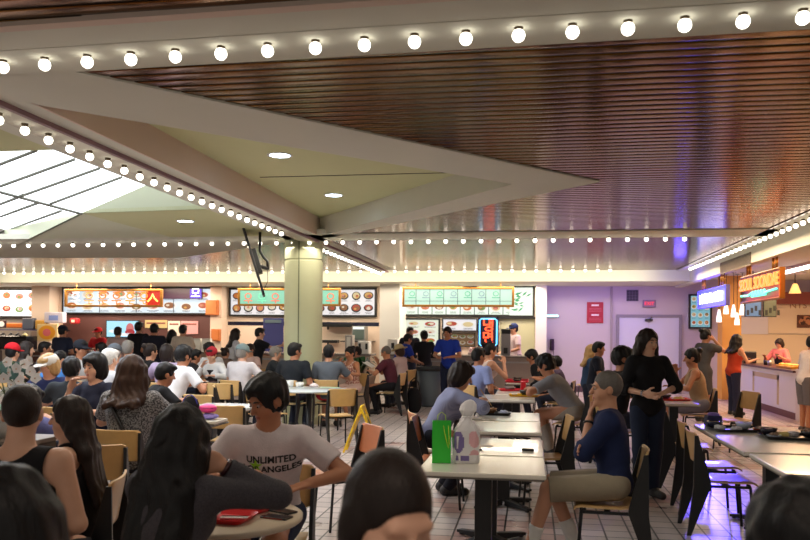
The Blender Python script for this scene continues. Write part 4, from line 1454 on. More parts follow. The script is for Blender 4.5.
# fluorescent trough and brass cone lamp
p0, p1 = PX(777, 266, 5.6), PX(815, 262.5, 5.6)
t = thing("fluorescent_light", "long white fluorescent light on the warm shop ceiling", "ceiling light", (5.6, (p0.y + p1.y) / 2, 3.098))
l = abs(p0.y - p1.y) / 2
bit(t, "housing", (-.12, -l - .1, -.06), (.12, l + .1, 0), mat("fluor_house", (220, 190, 150), rough=.5))
bit(t, "diffuser", (-.1, -l, -.09), (.1, l, -.06), emat("fluor_glow", (255, 250, 244), 5.0))
p = PX(795, 289, 6.15)
t = thing("cone_lamp", "glowing brass cone lamp hanging over the shop counter", "pendant lamp", (p.x, p.y, 3.099))
d = p.z - 3.1
mb = MB(); mb.lathe([(.13, d - .1), (.135, d - .1), (.05, d + .12), (.03, d + .13), (.03, d + .12), (.12, d - .09)], n=22, closed=True); mb.build("shade", emat("cone_brass", (255, 214, 130), .7, base=(200, 150, 70)), t)
mb = MB(); mb.tube([(0, 0, 0), (0, 0, d + .12)], .01); mb.build("cord", DARK, t)
mb = MB(); mb.lathe([(0, -.03), (.22, -.03), (.24, 0), (0, 0)], n=24); mb.build("ceiling_rose", mat("rose_white", (226, 220, 230), rough=.5), t)

# the two hanging signs of the shop: boxes hung from the fascia, faces along the hall
XS = 3.98
def shop_sign(label, p_far, p_near, ztop, zbot, back, frame_m):
    yf, yn = p_far, p_near
    t = thing("neon_sign", label, "sign", (XS, (yf + yn) / 2, zbot))
    hw, h = (yf - yn) / 2, ztop - zbot
    mb = MB()
    mb.box((-.025, -hw, 0), (.025, hw, h))
    mb.build("panel", back, t)
    mb = MB()
    a = .035
    for lo, hi in (((-.05, -hw - a, -a), (.04, -hw, h + a)), ((-.05, hw, -a), (.04, hw + a, h + a)), ((-.05, -hw, -a), (.04, hw, 0)), ((-.05, -hw, h), (.04, hw, h + a))):
        mb.box(lo, hi)
    mb.build("frame", frame_m, t, bevel=.01)
    for s in (-.75, -.6, .6, .75):
        mb = MB(); mb.tube([(0, hw * s, h + a), (0, hw * s, 2.9 - zbot)], .025); mb.build("hanger", GOLD, t)
    return t, hw, h
t, hw, h = shop_sign("orange neon sign reading SEOUL SOONDAE in a gold frame over the shop", 15.8, 13.45, 2.68, 2.24, emat("sign_sunset", (110, 50, 80), .16), GOLD)
o = place("neon_letters", text_mesh("SEOUL SOONDAE", .30, .012, spacing=1.0, offset=.004), t, loc=(-.06, 0, h * .66), rot=(PI / 2, 0, -PI / 2))
o.data.materials.append(emat("neon_orange", (255, 140, 60), 1.5))
mb = MB()
mb.tube([(-.06, hw * .92, h * .24), (-.06, hw * .5, h * .22), (-.06, hw * .35, h * .3)], .018)
mb.tube([(-.06, -hw * .92, h * .3), (-.06, -hw * .5, h * .26), (-.06, -hw * .35, h * .22)], .018)
for k in range(5):
    y0 = hw * .3 - k * hw * .15
    mb.tube([(-.06, y0, h * .14), (-.06, y0 - hw * .05, h * .34), (-.06, y0 - hw * .1, h * .14)], .02)
mb.build("neon_wave", emat("neon_teal", (90, 255, 210), 1.8), t)
t, hw, h = shop_sign("blue glowing sign box with white brush strokes near the end of the fascia", 19.7, 17.0, 2.62, 2.26, emat("sign_blue", (70, 80, 255), 1.4), mat("sign_steel", (120, 120, 200), rough=.4, metal=.5))
mb = MB()
rs = random.Random(9)
for k in range(9):
    y0 = hw * .85 - k * hw * .19
    mb.box((-.055, y0 - .07, h * .2), (-.042, y0 - .015, h * rs.uniform(.72, .86)))
    mb.box((-.055, y0 - .2, h * rs.uniform(.5, .7)), (-.042, y0, h * rs.uniform(.72, .82)))
    mb.box((-.055, y0 - .17, h * .24), (-.042, y0 - .02, h * .38))
    mb.box((-.055, y0 - .19, h * .24), (-.042, y0 - .14, h * .66))
mb.build("glyphs", emat("sign_white_glow", (245, 246, 255), 3.2), t)
# ================================================================== PEOPLE: bodies grown from a distance field
def _v(p):
    return np.array(p, dtype=np.float32)

class Field:
    def __init__(self, lo, hi, vox):
        self.vox = vox
        self.lo = np.array(lo, dtype=np.float32) - 3 * vox
        self.n = np.ceil((np.array(hi) - np.array(lo)) / vox).astype(int) + 7
        self.f = np.full(self.n, 0.5, dtype=np.float32)
        self.ax = [self.lo[i] + vox * np.arange(self.n[i], dtype=np.float32) for i in range(3)]

    def _sub(self, lo, hi):
        a = np.clip(np.floor((lo - self.lo) / self.vox).astype(int), 0, self.n)
        b = np.clip(np.ceil((hi - self.lo) / self.vox).astype(int) + 1, 0, self.n)
        if (b <= a).any():
            return None
        sl = tuple(slice(a[i], b[i]) for i in range(3))
        X = self.ax[0][sl[0]][:, None, None]
        Y = self.ax[1][sl[1]][None, :, None]
        Z = self.ax[2][sl[2]][None, None, :]
        return sl, X, Y, Z

    def prim(self, pr, k=0.02, op='u', infl=0.0):
        kind = pr[0]
        if kind == 'c':
            _, a, b, r1, r2 = pr[:5]
            a, b = _v(a), _v(b)
            r1, r2 = r1 + infl, r2 + infl
            m = max(r1, r2) + k + 2.5 * self.vox
            lo, hi = np.minimum(a, b) - m, np.maximum(a, b) + m
        else:
            _, c, R, rad = pr[:4]
            c, rad = _v(c), _v(rad) + infl
            R = np.array(R, dtype=np.float32)
            m = np.abs(R) @ rad + k + 2.5 * self.vox
            lo, hi = c - m, c + m
        g = self._sub(lo, hi)
        if g is None:
            return
        sl, X, Y, Z = g
        if kind == 'c':
            d = b - a
            L2 = float(d @ d) + 1e-12
            px, py, pz = X - a[0], Y - a[1], Z - a[2]
            tr = (px * d[0] + py * d[1] + pz * d[2]) / L2
            t = np.clip(tr, 0, 1)
            dist = np.sqrt((px - t * d[0]) ** 2 + (py - t * d[1]) ** 2 + (pz - t * d[2]) ** 2) - (r1 + (r2 - r1) * t)
            if len(pr) > 5 and pr[5]:      # flat far end
                dist = np.maximum(dist, (tr - 1) * math.sqrt(L2))
        else:
            px, py, pz = X - c[0], Y - c[1], Z - c[2]
            q = [R[0, i] * px + R[1, i] * py + R[2, i] * pz for i in range(3)]
            k0 = np.sqrt(sum((q[i] / rad[i]) ** 2 for i in range(3)))
            k1 = np.sqrt(sum((q[i] / rad[i] ** 2) ** 2 for i in range(3))) + 1e-9
            dist = k0 * (k0 - 1) / k1
        f = self.f[sl]
        if op == 'u':
            if k > 0:
                h = np.maximum(k - np.abs(f - dist), 0) / k
                self.f[sl] = np.minimum(f, dist) - h * h * k * 0.25
            else:
                self.f[sl] = np.minimum(f, dist)
        elif op == 's':
            d2 = -dist
            if k > 0:
                h = np.maximum(k - np.abs(f - d2), 0) / k
                self.f[sl] = np.maximum(f, d2) + h * h * k * 0.25
            else:
                self.f[sl] = np.maximum(f, d2)
        elif op == 'i':
            raise ValueError

    def plane(self, p, n):
        """keep the side of the plane where (x - p).n < 0"""
        p, n = _v(p), _v(n)
        n = n / np.linalg.norm(n)
        d = ((self.ax[0] - p[0]) * n[0])[:, None, None] + ((self.ax[1] - p[1]) * n[1])[None, :, None] + ((self.ax[2] - p[2]) * n[2])[None, None, :]
        self.f = np.maximum(self.f, d.astype(np.float32))

    def ripple(self, amp, s=(40, 40, 14), ph=0.0, swirl=0.0):
        X, Y, Z = self.ax[0][:, None, None], self.ax[1][None, :, None], self.ax[2][None, None, :]
        w = np.sin(X * s[0] + 1.7 * np.sin(Z * s[2] + ph) + swirl * Z) * np.sin(Y * s[1] + 1.3 * np.sin(Z * s[2] * 0.7 + X * 9 + ph))
        self.f = self.f + (amp * w).astype(np.float32)

    def mesh(self, name, m):
        f, vox = self.f, self.vox
        s = f < 0
        nx, ny, nz = f.shape
        cnt = np.zeros((nx - 1, ny - 1, nz - 1), dtype=np.int8)
        for dx in (0, 1):
            for dy in (0, 1):
                for dz in (0, 1):
                    cnt += s[dx:nx - 1 + dx, dy:ny - 1 + dy, dz:nz - 1 + dz]
        mask = (cnt > 0) & (cnt < 8)
        idx = np.argwhere(mask)
        if len(idx) == 0:
            return None
        ids = np.full(mask.shape, -1, dtype=np.int64)
        ids[mask] = np.arange(len(idx))
        acc = np.zeros((len(idx), 3)); c = np.zeros(len(idx))
        corners = [(a, b, d) for a in (0, 1) for b in (0, 1) for d in (0, 1)]
        for o0 in corners:
            for ax in range(3):
                if o0[ax]:
                    continue
                o1 = list(o0); o1[ax] = 1
                f0 = f[idx[:, 0] + o0[0], idx[:, 1] + o0[1], idx[:, 2] + o0[2]]
                f1 = f[idx[:, 0] + o1[0], idx[:, 1] + o1[1], idx[:, 2] + o1[2]]
                mm = (f0 < 0) != (f1 < 0)
                t = np.where(mm, f0 / np.where(mm, f0 - f1, 1), 0)
                p = np.tile(np.array(o0, dtype=float), (len(idx), 1))
                p[:, ax] += t
                acc[mm] += p[mm]
                c += mm
        verts = self.lo + vox * (idx + acc / c[:, None])
        quads = []
        for ax in range(3):
            a1, a2 = (ax + 1) % 3, (ax + 2) % 3
            A = np.take(s, range(0, s.shape[ax] - 1), axis=ax)
            B = np.take(s, range(1, s.shape[ax]), axis=ax)
            e = np.argwhere(A != B)
            e = e[(e[:, a1] > 0) & (e[:, a2] > 0) & (e[:, a1] < s.shape[a1] - 1) & (e[:, a2] < s.shape[a2] - 1)]
            if len(e) == 0:
                continue
            inside = s[e[:, 0], e[:, 1], e[:, 2]]
            def cell(d1, d2):
                q = e.copy()
                q[:, a1] -= d1; q[:, a2] -= d2
                return ids[q[:, 0], q[:, 1], q[:, 2]]
            q = np.stack([cell(1, 1), cell(0, 1), cell(0, 0), cell(1, 0)], axis=1)
            q[~inside] = q[~inside][:, ::-1]
            quads.append(q)
        q = np.concatenate(quads)
        q = q[(q >= 0).all(axis=1)]
        me = bpy.data.meshes.new(name)
        me.vertices.add(len(verts)); me.vertices.foreach_set("co", verts.astype(np.float32).ravel())
        me.loops.add(len(q) * 4); me.loops.foreach_set("vertex_index", q.astype(np.int32).ravel())
        me.polygons.add(len(q)); me.polygons.foreach_set("loop_start", np.arange(0, len(q) * 4, 4, dtype=np.int32))
        me.polygons.foreach_set("use_smooth", np.ones(len(q), dtype=bool))
        me.update(calc_edges=True)
        me.validate()
        me.materials.append(m)
        return me

def rotm(yaw=0, pitch=0, roll=0):
    """head frame: +yaw turns to the left, +pitch looks down, +roll tips to the right"""
    return np.array(Matrix.Rotation(math.radians(yaw), 3, 'Z') @ Matrix.Rotation(-math.radians(pitch), 3, 'X') @ Matrix.Rotation(math.radians(roll), 3, 'Y'))

I3 = np.eye(3)
SKIN = {'light': (214, 164, 136), 'mid': (196, 142, 112), 'tan': (176, 118, 86), 'dark': (128, 84, 62)}
HAIRC = {'crop': (34, 24, 20), 'black': (15, 13, 14), 'brown': (58, 38, 28), 'dkbrown': (36, 25, 21), 'grey': (138, 132, 126), 'white': (204, 200, 194), 'blond': (176, 138, 88), 'salt': (96, 90, 86)}

def skin_m(k):
    m = mat("skin_" + k, SKIN[k], rough=0.5, noise=0.06, nscale=18)
    b = m.node_tree.nodes["Principled BSDF"]
    b.inputs["Subsurface Weight"].default_value = 0.0
    return m

def hair_m(k):
    key = "hair_" + k
    if key in _MATS:
        return _MATS[key]
    m = mat(key, HAIRC[k], rough=0.5, noise=0.3, nscale=60, spec=0.3)
    nt = m.node_tree
    b = nt.nodes["Principled BSDF"]
    tc = nt.nodes.new("ShaderNodeTexCoord")
    mp = nt.nodes.new("ShaderNodeMapping")
    mp.inputs["Scale"].default_value = (160, 160, 12)
    n = nt.nodes.new("ShaderNodeTexNoise"); n.inputs["Scale"].default_value = 1.0; n.inputs["Detail"].default_value = 3
    bp = nt.nodes.new("ShaderNodeBump"); bp.inputs["Strength"].default_value = 0.5; bp.inputs["Distance"].default_value = 0.006
    nt.links.new(tc.outputs["Object"], mp.inputs[0]); nt.links.new(mp.outputs[0], n.inputs["Vector"])
    nt.links.new(n.outputs["Fac"], bp.inputs["Height"]); nt.links.new(bp.outputs["Normal"], b.inputs["Normal"])
    return m

def cloth(rgb, rough=0.85):
    return mat("cloth_%d_%d_%d" % tuple(rgb), rgb, rough=rough, noise=0.1, nscale=25, bump=0.25, bscale=140, spec=0.25)

PEOPLE = {}
def person(label, px=None, D=None, f=0, pose='sit', top=None, s=None, sex='m', lean=8, sl=0, hy=0, hp=6, armR='table', armL='table',
           hair=('short', 'black'), shirt=None, bottom=('long', (40, 44, 60)), skin='mid', shoes=(40, 38, 40), vox=0.018, fat=1.0, hat=None,
           group=None, ch=None, chkind='pale', xy=None, legs=None, eyes=False, extra=None, strap=None, apron=None, seat=0.45, dx=0, key=None, hroll=0):
    L = math.radians(lean)
    S_ = math.radians(sl)
    u = np.array([math.sin(S_), math.sin(L) * math.cos(S_), math.cos(L) * math.cos(S_)])
    uh = np.array([math.sin(S_ * .5), math.sin(L * 0.6) * math.cos(S_ * .5), math.cos(L * 0.6)])
    uh = uh / np.linalg.norm(uh)
    kz = 0.49 * u[2] + 0.165 * uh[2] + 0.118
    if s is None:
        if top is None:
            s = 1.0
        else:
            zt = PD(px, top, D).z
            s = (zt - seat) / (0.116 + kz) if pose == 'sit' else zt / (0.93 + kz)
            s = min(1.13, max(0.86, s))
    wf = (1.0 if sex == 'm' else 0.9) * fat
    if pose == 'sit':
        pel = np.array([0, 0, seat + 0.116 * s])
    else:
        pel = np.array([0, 0, 0.93 * s])
    waist = pel + u * 0.16 * s
    chest = pel + u * 0.33 * s
    nb = pel + u * 0.485 * s
    hc = nb + uh * 0.17 * s
    fwd = np.array([0, math.cos(L), -math.sin(L)])
    sw = 0.182 * s * (1.0 if sex == 'm' else 0.9) * (0.5 + 0.5 * fat)
    shR = pel + u * 0.445 * s + np.array([sw, 0, 0])
    shL = pel + u * 0.445 * s + np.array([-sw, 0, 0])
    hipw = 0.092 * s
    th, shk = 0.42 * s, 0.41 * s
    J = {}
    if pose == 'sit':
        lg = legs or ((0.1, 0.42, 0.33), (-0.1, 0.42, 0.29))
        for nm, sx, q in (('R', 1, lg[0]), ('L', -1, lg[1])):
            kn = np.array([q[0] * s, q[1] * s, seat + 0.075 * s])
            an = np.array([q[0] * s * 1.02, q[2] * s, 0.085])
            J[nm] = (np.array([sx * hipw, 0.0, pel[2] - 0.005]), kn, an, np.array([an[0] + sx * .015, an[1] + 0.15 * s, 0.035]))
    else:
        lg = legs or ((0.09, 0.02, 0.0), (-0.09, 0.03, 0.02))
        for nm, sx, q in (('R', 1, lg[0]), ('L', -1, lg[1])):
            kn = np.array([q[0] * s, q[1] * s, 0.49 * s])
            an = np.array([q[0] * s * 1.02, q[2] * s, 0.085])
            J[nm] = (np.array([sx * hipw, 0.0, 0.9 * s]), kn, an, np.array([an[0] + sx * .02, an[1] + 0.15 * s, 0.035]))
    Rh = rotm(hy, hp, hroll)

    def hp_(x, y, z):
        return hc + Rh @ (np.array([x, y, z]) * s)
    # arms
    A = {}
    for nm, sx, pr, sh in (('R', 1, armR, shR), ('L', -1, armL, shL)):
        hint = np.array([sx * 0.55, -0.35, -0.75])
        pn = None
        curl = 0.5
        if isinstance(pr, dict):
            tgt = np.array(pr['to'], dtype=float)
            if pr.get('rel') == 'head':
                tgt = hc + tgt * s
            hint = np.array(pr.get('hint', hint), dtype=float)
            pn = pr.get('palm')
            curl = pr.get('curl', 0.5)
        elif pr == 'table':
            tgt = np.array([sx * 0.17, 0.36 + math.sin(L) * .25, 0.845])
            pn = (0, 0, -1)
            hint = np.array([sx * .8, -.4, -.35])
        elif pr == 'lap':
            tgt = np.array([sx * 0.12, 0.27, seat + .19 * s])
            pn = (0, 0, -1)
        elif pr == 'eat':
            tgt = hc + np.array([sx * 0.09, 0.2, -0.2]) * s
            pn = (-sx, 0.2, 0.2)
            curl = 0.9
        elif pr == 'down':
            tgt = np.array([sx * (sw + .06), 0.06, 0.83 * s if pose != 'sit' else seat + .12])
            pn = (-sx, 0, 0)
            hint = np.array([sx * .3, -.6, -.3])
        elif pr == 'bent':
            tgt = np.array([sx * 0.14, 0.30, 1.08 * s])
            pn = (-sx * .3, 0, -1)
        elif pr == 'counter':
            tgt = np.array([sx * 0.2, 0.34, 1.12])
            pn = (0, 0, -1)
        la, lf = 0.285 * s, 0.25 * s
        d = tgt - sh
        dl = np.linalg.norm(d)
        if dl > (la + lf) * 0.985:
            tgt = sh + d / dl * (la + lf) * 0.985
            d = tgt - sh; dl = np.linalg.norm(d)
        dn = d / dl
        aa = (la * la - lf * lf + dl * dl) / (2 * dl)
        hh = math.sqrt(max(la * la - aa * aa, 0))
        hp2 = hint - dn * (hint @ dn)
        hp2 = hp2 / (np.linalg.norm(hp2) + 1e-9)
        el = sh + dn * aa + hp2 * hh
        A[nm] = (sh, el, tgt, pn, curl)
    # ---------- body field
    prims = []
    def add(pr, k=0.03):
        prims.append((pr, k))
    E = lambda c, r, R=I3: ('e', c, R, np.array(r) * s)
    Ru = np.stack([np.cross(fwd, u), fwd, u], axis=1)
    Ru[:, 0] /= np.linalg.norm(Ru[:, 0])
    torso = [(('e', pel + np.array([0, 0, 0.0]), Ru, np.array([0.158 * wf if sex == 'm' else .165 * fat, 0.115 * fat, 0.105]) * s), .04),
             (('e', waist, Ru, np.array([0.138 * wf, 0.105 * fat, 0.14]) * s), .06),
             (('e', chest, Ru, np.array([0.162 * wf, 0.112 * fat, 0.15]) * s), .06)]
    torso.append((('c', shR - u * .01 * s - np.array([.02, 0, 0]), shL - u * .01 * s + np.array([.02, 0, 0]), .058 * s, .058 * s), .06))
    if sex == 'f':
        for sx in (-1, 1):
            torso.append((E(chest + fwd * .085 * s + np.array([sx * .07 * s, 0, 0]), (.06, .05, .06)), .03))
    prims += torso
    trap = ('c', nb - u * .03 * s, nb + uh * .05 * s, .062 * s, .052 * s)
    add(trap, .05)
    add(('c', nb, hc + Rh @ (np.array([0, -.015, -.03]) * s), .053 * s, .05 * s), .03)
    sleeves = {}
    for nm in 'RL':
        sh, el, wr, pn, curl = A[nm]
        af = 1.0 if sex == 'm' else 0.88
        add(('c', sh, el, .05 * s * af, .04 * s * af), .04)
        add(('c', el, wr, .041 * s * af, .027 * s * af), .015)
        fd = wr - el
        fd = fd / np.linalg.norm(fd)
        n_ = np.array(pn if pn is not None else (0, 0, -1), dtype=float)
        n_ = n_ - fd * (n_ @ fd)
        if np.linalg.norm(n_) < 1e-3:
            n_ = np.array([0, 1, 0]) - fd * fd[1]
        n_ /= np.linalg.norm(n_)
        tax = np.cross(fd, n_) * (1 if nm == 'R' else -1)
        Rp = np.stack([tax, n_, fd], axis=1)
        pc_ = wr + fd * .05 * s
        add(('e', pc_, Rp, np.array([.042, .017, .055]) * s), .02)
        fr = max(.0085 * s, vox * 0.72)
        spread = max(1.0, fr / .0098)
        for off, ln in ((.029, .07), (.0098, .08), (-.0098, .074), (-.028, .058)):
            b = wr + fd * .088 * s + tax * off * s * spread
            dd = fd + tax * off * 1.5
            dd /= np.linalg.norm(dd)
            for frac in (.45, .32, .25):
                c_, s__ = math.cos(curl * .9), math.sin(curl * .9)
                e = b + dd * ln * s * frac
                add(('c', b, e, fr, fr * .9), .004)
                dd = dd * c_ + n_ * s__
                dd /= np.linalg.norm(dd)
                b = e
        b = wr + fd * .03 * s + tax * .03 * s
        dd = fd * .62 + tax * .68 + n_ * .25
        dd /= np.linalg.norm(dd)
        for frac in (.045, .034):
            e = b + dd * frac * s
            add(('c', b, e, fr * 1.25, fr * 1.1), .008)
            dd = dd * .75 + fd * .55 - tax * .15 + n_ * .2
            dd /= np.linalg.norm(dd)
            b = e
    for nm in 'RL':
        hp0, kn, an, toe = J[nm]
        add(('c', hp0, kn, .084 * s * fat, .058 * s), .04)
        add(('c', kn, an, .056 * s, .037 * s), .03)
        add(('c', an + np.array([0, -.02, -.04]), toe, .036 * s, .03 * s), .02)
    # head
    HE = lambda x, y, z, r: ('e', hp_(x, y, z), Rh, np.array(r) * s)
    add(HE(0, -.012, .02, (.074, .093, .096)), .02)
    add(HE(0, .025, -.04, (.06, .068, .078)), .03)
    add(HE(0, .062, -.095, (.026, .024, .022)), .03)
    for sx in (-1, 1):
        add(HE(sx * .042, .05, -.035, (.025, .03, .03)), .02)
        add(HE(sx * .077, -.004, -.012, (.011, .022, .032)), .006)
    add(('c', hp_(-.036, .079, .022), hp_(.036, .079, .022), .012 * s, .012 * s), .015)
    add(('c', hp_(0, .088, .012), hp_(0, .110, -.026), .008 * s, .0135 * s), .008)
    add(HE(0, .084, -.062, (.024, .012, .011)), .008)
    for sx in (-1, 1):
        prims.append((HE(sx * .031, .098, .004, (.015, .014, .009)), .01, 's'))
    lo = np.min([np.minimum(p[0][1], p[0][2]) - .2 if p[0][0] == 'c' else np.array(p[0][1]) - .25 for p in prims], axis=0)
    hi = np.max([np.maximum(p[0][1], p[0][2]) + .2 if p[0][0] == 'c' else np.array(p[0][1]) + .25 for p in prims], axis=0)
    lo[2] = max(lo[2], -0.02)
    F = Field(lo, hi, vox)
    for p in prims:
        F.prim(p[0], p[1], p[2] if len(p) > 2 else 'u')
    me_body = F.mesh("body", skin_m(skin))
    # ---------- root
    a = math.radians(f)
    if xy is None:
        hp0 = PD(px, HZ, D)
        off = Matrix.Rotation(a, 3, 'Z') @ Vector((hc[0], hc[1], 0))
        xy = (hp0.x - off.x + dx, hp0.y - off.y)
    t = thing("person", label, "person", (xy[0], xy[1], 0), a, group)
    place("body", me_body, t)
    out = {'t': t, 'hc': hc, 'A': A, 'xy': xy, 'a': a, 's': s, 'chest': chest, 'fwd': fwd, 'u': u, 'J': J, 'pel': pel}
    # ---------- clothes
    ez = max(.011, vox * .85)
    if shirt:
        kind, colr, sleeve = shirt[0], shirt[1], shirt[2]
        m = colr if not isinstance(colr, tuple) else cloth(colr)
        F = Field(lo, hi, vox)
        for p in torso:
            F.prim(p[0], p[1] + .01, 'u', ez + .004)
        if sleeve in ('short', 'long', 'elbow'):
            F.prim(trap, .03, 'u', ez - .004)
        for nm in 'RL':
            sh, el, wr, pn, curl = A[nm]
            if sleeve == 'short':
                F.prim(('c', sh, sh + (el - sh) * .72, .057 * s, .056 * s, True), .03, 'u', ez)
            elif sleeve == 'elbow':
                F.prim(('c', sh, el, .056 * s, .05 * s), .03, 'u', ez)
                F.prim(('c', el, el + (wr - el) * .3, .05 * s, .046 * s, True), .02, 'u', ez)
            elif sleeve == 'long':
                F.prim(('c', sh, el, .056 * s, .046 * s), .03, 'u', ez)
                F.prim(('c', el, el + (wr - el) * .93, .046 * s, .034 * s, True), .02, 'u', ez)
        if kind in ('tank', 'strap'):
            # deep arm holes and neck
            for nm, sx in (('R', 1), ('L', -1)):
                F.prim(('e', A[nm][0] + np.array([sx * .02, 0, -.02]) * s, Ru, np.array([.075 if kind == 'tank' else .09, .13, .10]) * s), .004, 's')
            F.prim(('e', nb + u * .02 * s, Ru, np.array([.085, .2, .075 if kind == 'tank' else .10]) * s), .004, 's')
        else:
            F.prim(('e', nb + uh * .055 * s + fwd * .01 * s, Ru, np.array([.068, .075, .055]) * s), .004, 's')
        if vox < .0125:
            F.ripple(.0035 if vox < .01 else .003, (24, 26, 22), ph=len(label))
        hem = -.085 if pose == 'sit' else -.12
        if kind == 'dress':
            for nm in 'RL':
                hp0, kn, an, toe = J[nm]
                F.prim(('c', hp0, hp0 + (kn - hp0) * .95, .1 * s, .1 * s, True), .08, 'u', ez)
        else:
            F.plane(pel + u * hem * s, -u)
        me = F.mesh("shirt", m)
        if me:
            place({'dress': 'dress', 'tank': 'tank_top', 'strap': 'camisole'}.get(kind, 'shirt'), me, t)
    if bottom:
        kind, colr = bottom[0], bottom[1]
        m = cloth(colr) if isinstance(colr, tuple) else colr
        F = Field(lo, hi, vox)
        e2 = max(.008, vox * .6)
        F.prim(('e', pel, Ru, np.array([.158 * (1 if sex == 'm' else 1.02), .115, .1]) * s * (.5 + .5 * fat)), .03, 'u', e2)
        for nm in 'RL':
            hp0, kn, an, toe = J[nm]
            if kind == 'long':
                F.prim(('c', hp0, kn, .086 * s * fat, .064 * s), .03, 'u', e2)
                F.prim(('c', kn, an + np.array([0, 0, -.02]), .062 * s, .05 * s, True), .02, 'u', e2)
            elif kind == 'shorts':
                F.prim(('c', hp0, hp0 + (kn - hp0) * 1.0, .09 * s * fat, .078 * s, True), .03, 'u', e2 + .004)
            elif kind == 'skirt':
                F.prim(('c', hp0, hp0 + (kn - hp0) * .98, .1 * s, .1 * s, True), .1, 'u', e2)
        if vox < .0125:
            F.ripple(.003, (18, 18, 14), ph=1.3)
        F.plane(pel + u * .085 * s, u)
        me = F.mesh("trousers", m)
        if me:
            place({'long': 'trousers', 'shorts': 'shorts', 'skirt': 'skirt'}[kind], me, t)
    if shoes:
        for nm in 'RL':
            hp0, kn, an, toe = J[nm]
            F = Field(an - .2, toe + .2, max(vox * .8, .008))
            F.prim(('c', an + np.array([0, -.025, -.04]), toe + np.array([0, .02, .0]), .045 * s, .04 * s), .02)
            F.prim(('c', an + np.array([0, -.01, -.03]), an + np.array([0, .03, -.02]), .05 * s, .045 * s), .03)
            F.plane((0, 0, .002), (0, 0, -1))
            F.plane(an + np.array([0, 0, .015]), (0, 0, 1))
            me = F.mesh("shoe", mat("shoe_%d_%d_%d" % tuple(shoes), shoes, rough=.5))
            if me:
                place("shoe", me, t)
    if extra == 'socks':
        for nm in 'RL':
            hp0, kn, an, toe = J[nm]
            F = Field(an - .15, kn + .1, .009)
            F.prim(('c', an + (kn - an) * -.12, an + (kn - an) * .42, .047 * s, .054 * s, True), 0)
            me = F.mesh("sock", cloth((226, 222, 216)))
            if me:
                place("sock", me, t)
    # ---------- hair
    if hair:
        st, hcol = hair[0], hair[1]
        hv = max(.0075, vox * .8)
        Lh = {'long': .46, 'verylong': .60, 'mid': .30, 'bob': .17}.get(st, .12)
        Lh = hair[2] if len(hair) > 2 else Lh
        F = Field(hc + np.array([-.26, -.32, -Lh - .12]) * s, hc + np.array([.26, .26, .2]) * s, hv)
        th_ = {'buzz': .006, 'short': .013, 'full': .022, 'bob': .024, 'mid': .022, 'long': .02, 'verylong': .02, 'bun': .015, 'balding': .007, 'cover': .005}[st]
        F.prim(HE(0, -.014, .022, (.075 + th_, .094 + th_, .096 + th_)), 0)
        if st in ('short', 'full'):
            F.prim(HE(0, .045, .085, (.07, .06, .035)), .02)
            F.prim(HE(0, -.05, -.03, (.066, .058, .06)), .03)
        if st == 'bob':
            F.prim(HE(0, -.03, -.05, (.094, .092, .10)), .03)
            F.prim(HE(0, .05, .07, (.075, .06, .045)), .02)
        if st == 'bun':
            F.prim(HE(0, -.115, .075, (.048, .045, .045)), .01)
            F.prim(HE(0, -.05, -.03, (.066, .058, .06)), .03)
        if st in ('long', 'verylong', 'mid'):
            tb = chest - fwd * .14 * s * fat
            jm = hair[3] if len(hair) > 3 else 5
            for j in range(-jm, jm + 1):
                an_ = math.radians(j * 23)
                p0 = hc + Rh @ (np.array([math.sin(an_) * .078, -math.cos(an_) * .088, .03]) * s)
                p1 = hc + Rh @ (np.array([math.sin(an_) * .092, -math.cos(an_) * .10, -.07]) * s)
                wz = -.20
                y_out = -max(.05, math.cos(an_) * .13)
                if abs(j) == 5:
                    y_out = .02
                p2 = np.array([hc[0] + math.sin(an_) * .115 * s, hc[1] + y_out * s, hc[2] + wz * s])
                ybk = (tb[1] - .012 * s) if abs(j) < 4 else tb[1] + .03 * s
                if Lh > .2:
                    p2[1] = min(p2[1], nb[1] - (.10 if abs(j) < 4 else .055) * s)
                    z3 = hc[2] - Lh * s * (1 - .05 * abs(j % 3))
                    p3 = np.array([hc[0] + math.sin(an_) * .125 * s, min(p2[1], ybk) - .01, z3])
                    F.prim(('c', p2, p3, .036 * s, .022 * s), .03)
                F.prim(('c', p0, p1, .03 * s, .034 * s), .03)
                F.prim(('c', p1, p2, .034 * s, .036 * s), .03)
        # face opening
        fh = {'buzz': .05, 'balding': .03}.get(st, .052)
        F.prim(HE(0, .105, -.045, (.078, .085, .103)), .008, 's')
        if st in ('short', 'buzz', 'balding', 'full', 'bun'):
            for sx in (-1, 1):
                F.prim(HE(sx * .088, .012, -.03, (.026, .038, .045)), .006, 's')
            F.prim(HE(0, -.02, -.145, (.12, .13, .062)), .01, 's')
        if st == 'cover':
            F.prim(HE(0, -.03, -.06, (.076, .07, .08)), .03)
            for sx in (-1, 1):
                F.prim(HE(sx * .074, -.004, -.02, (.018, .036, .05)), .02)
        if st == 'balding':
            F.prim(HE(0, .03, .1, (.062, .075, .05)), .01, 's')
        F.ripple({'buzz': .0012, 'short': .0035, 'full': .006, 'balding': .001, 'cover': .001}.get(st, .005), (85, 85, 20), ph=len(label) * .7, swirl=6)
        me = F.mesh("hair", hair_m(hcol))
        if me:
            place("hair", me, t)
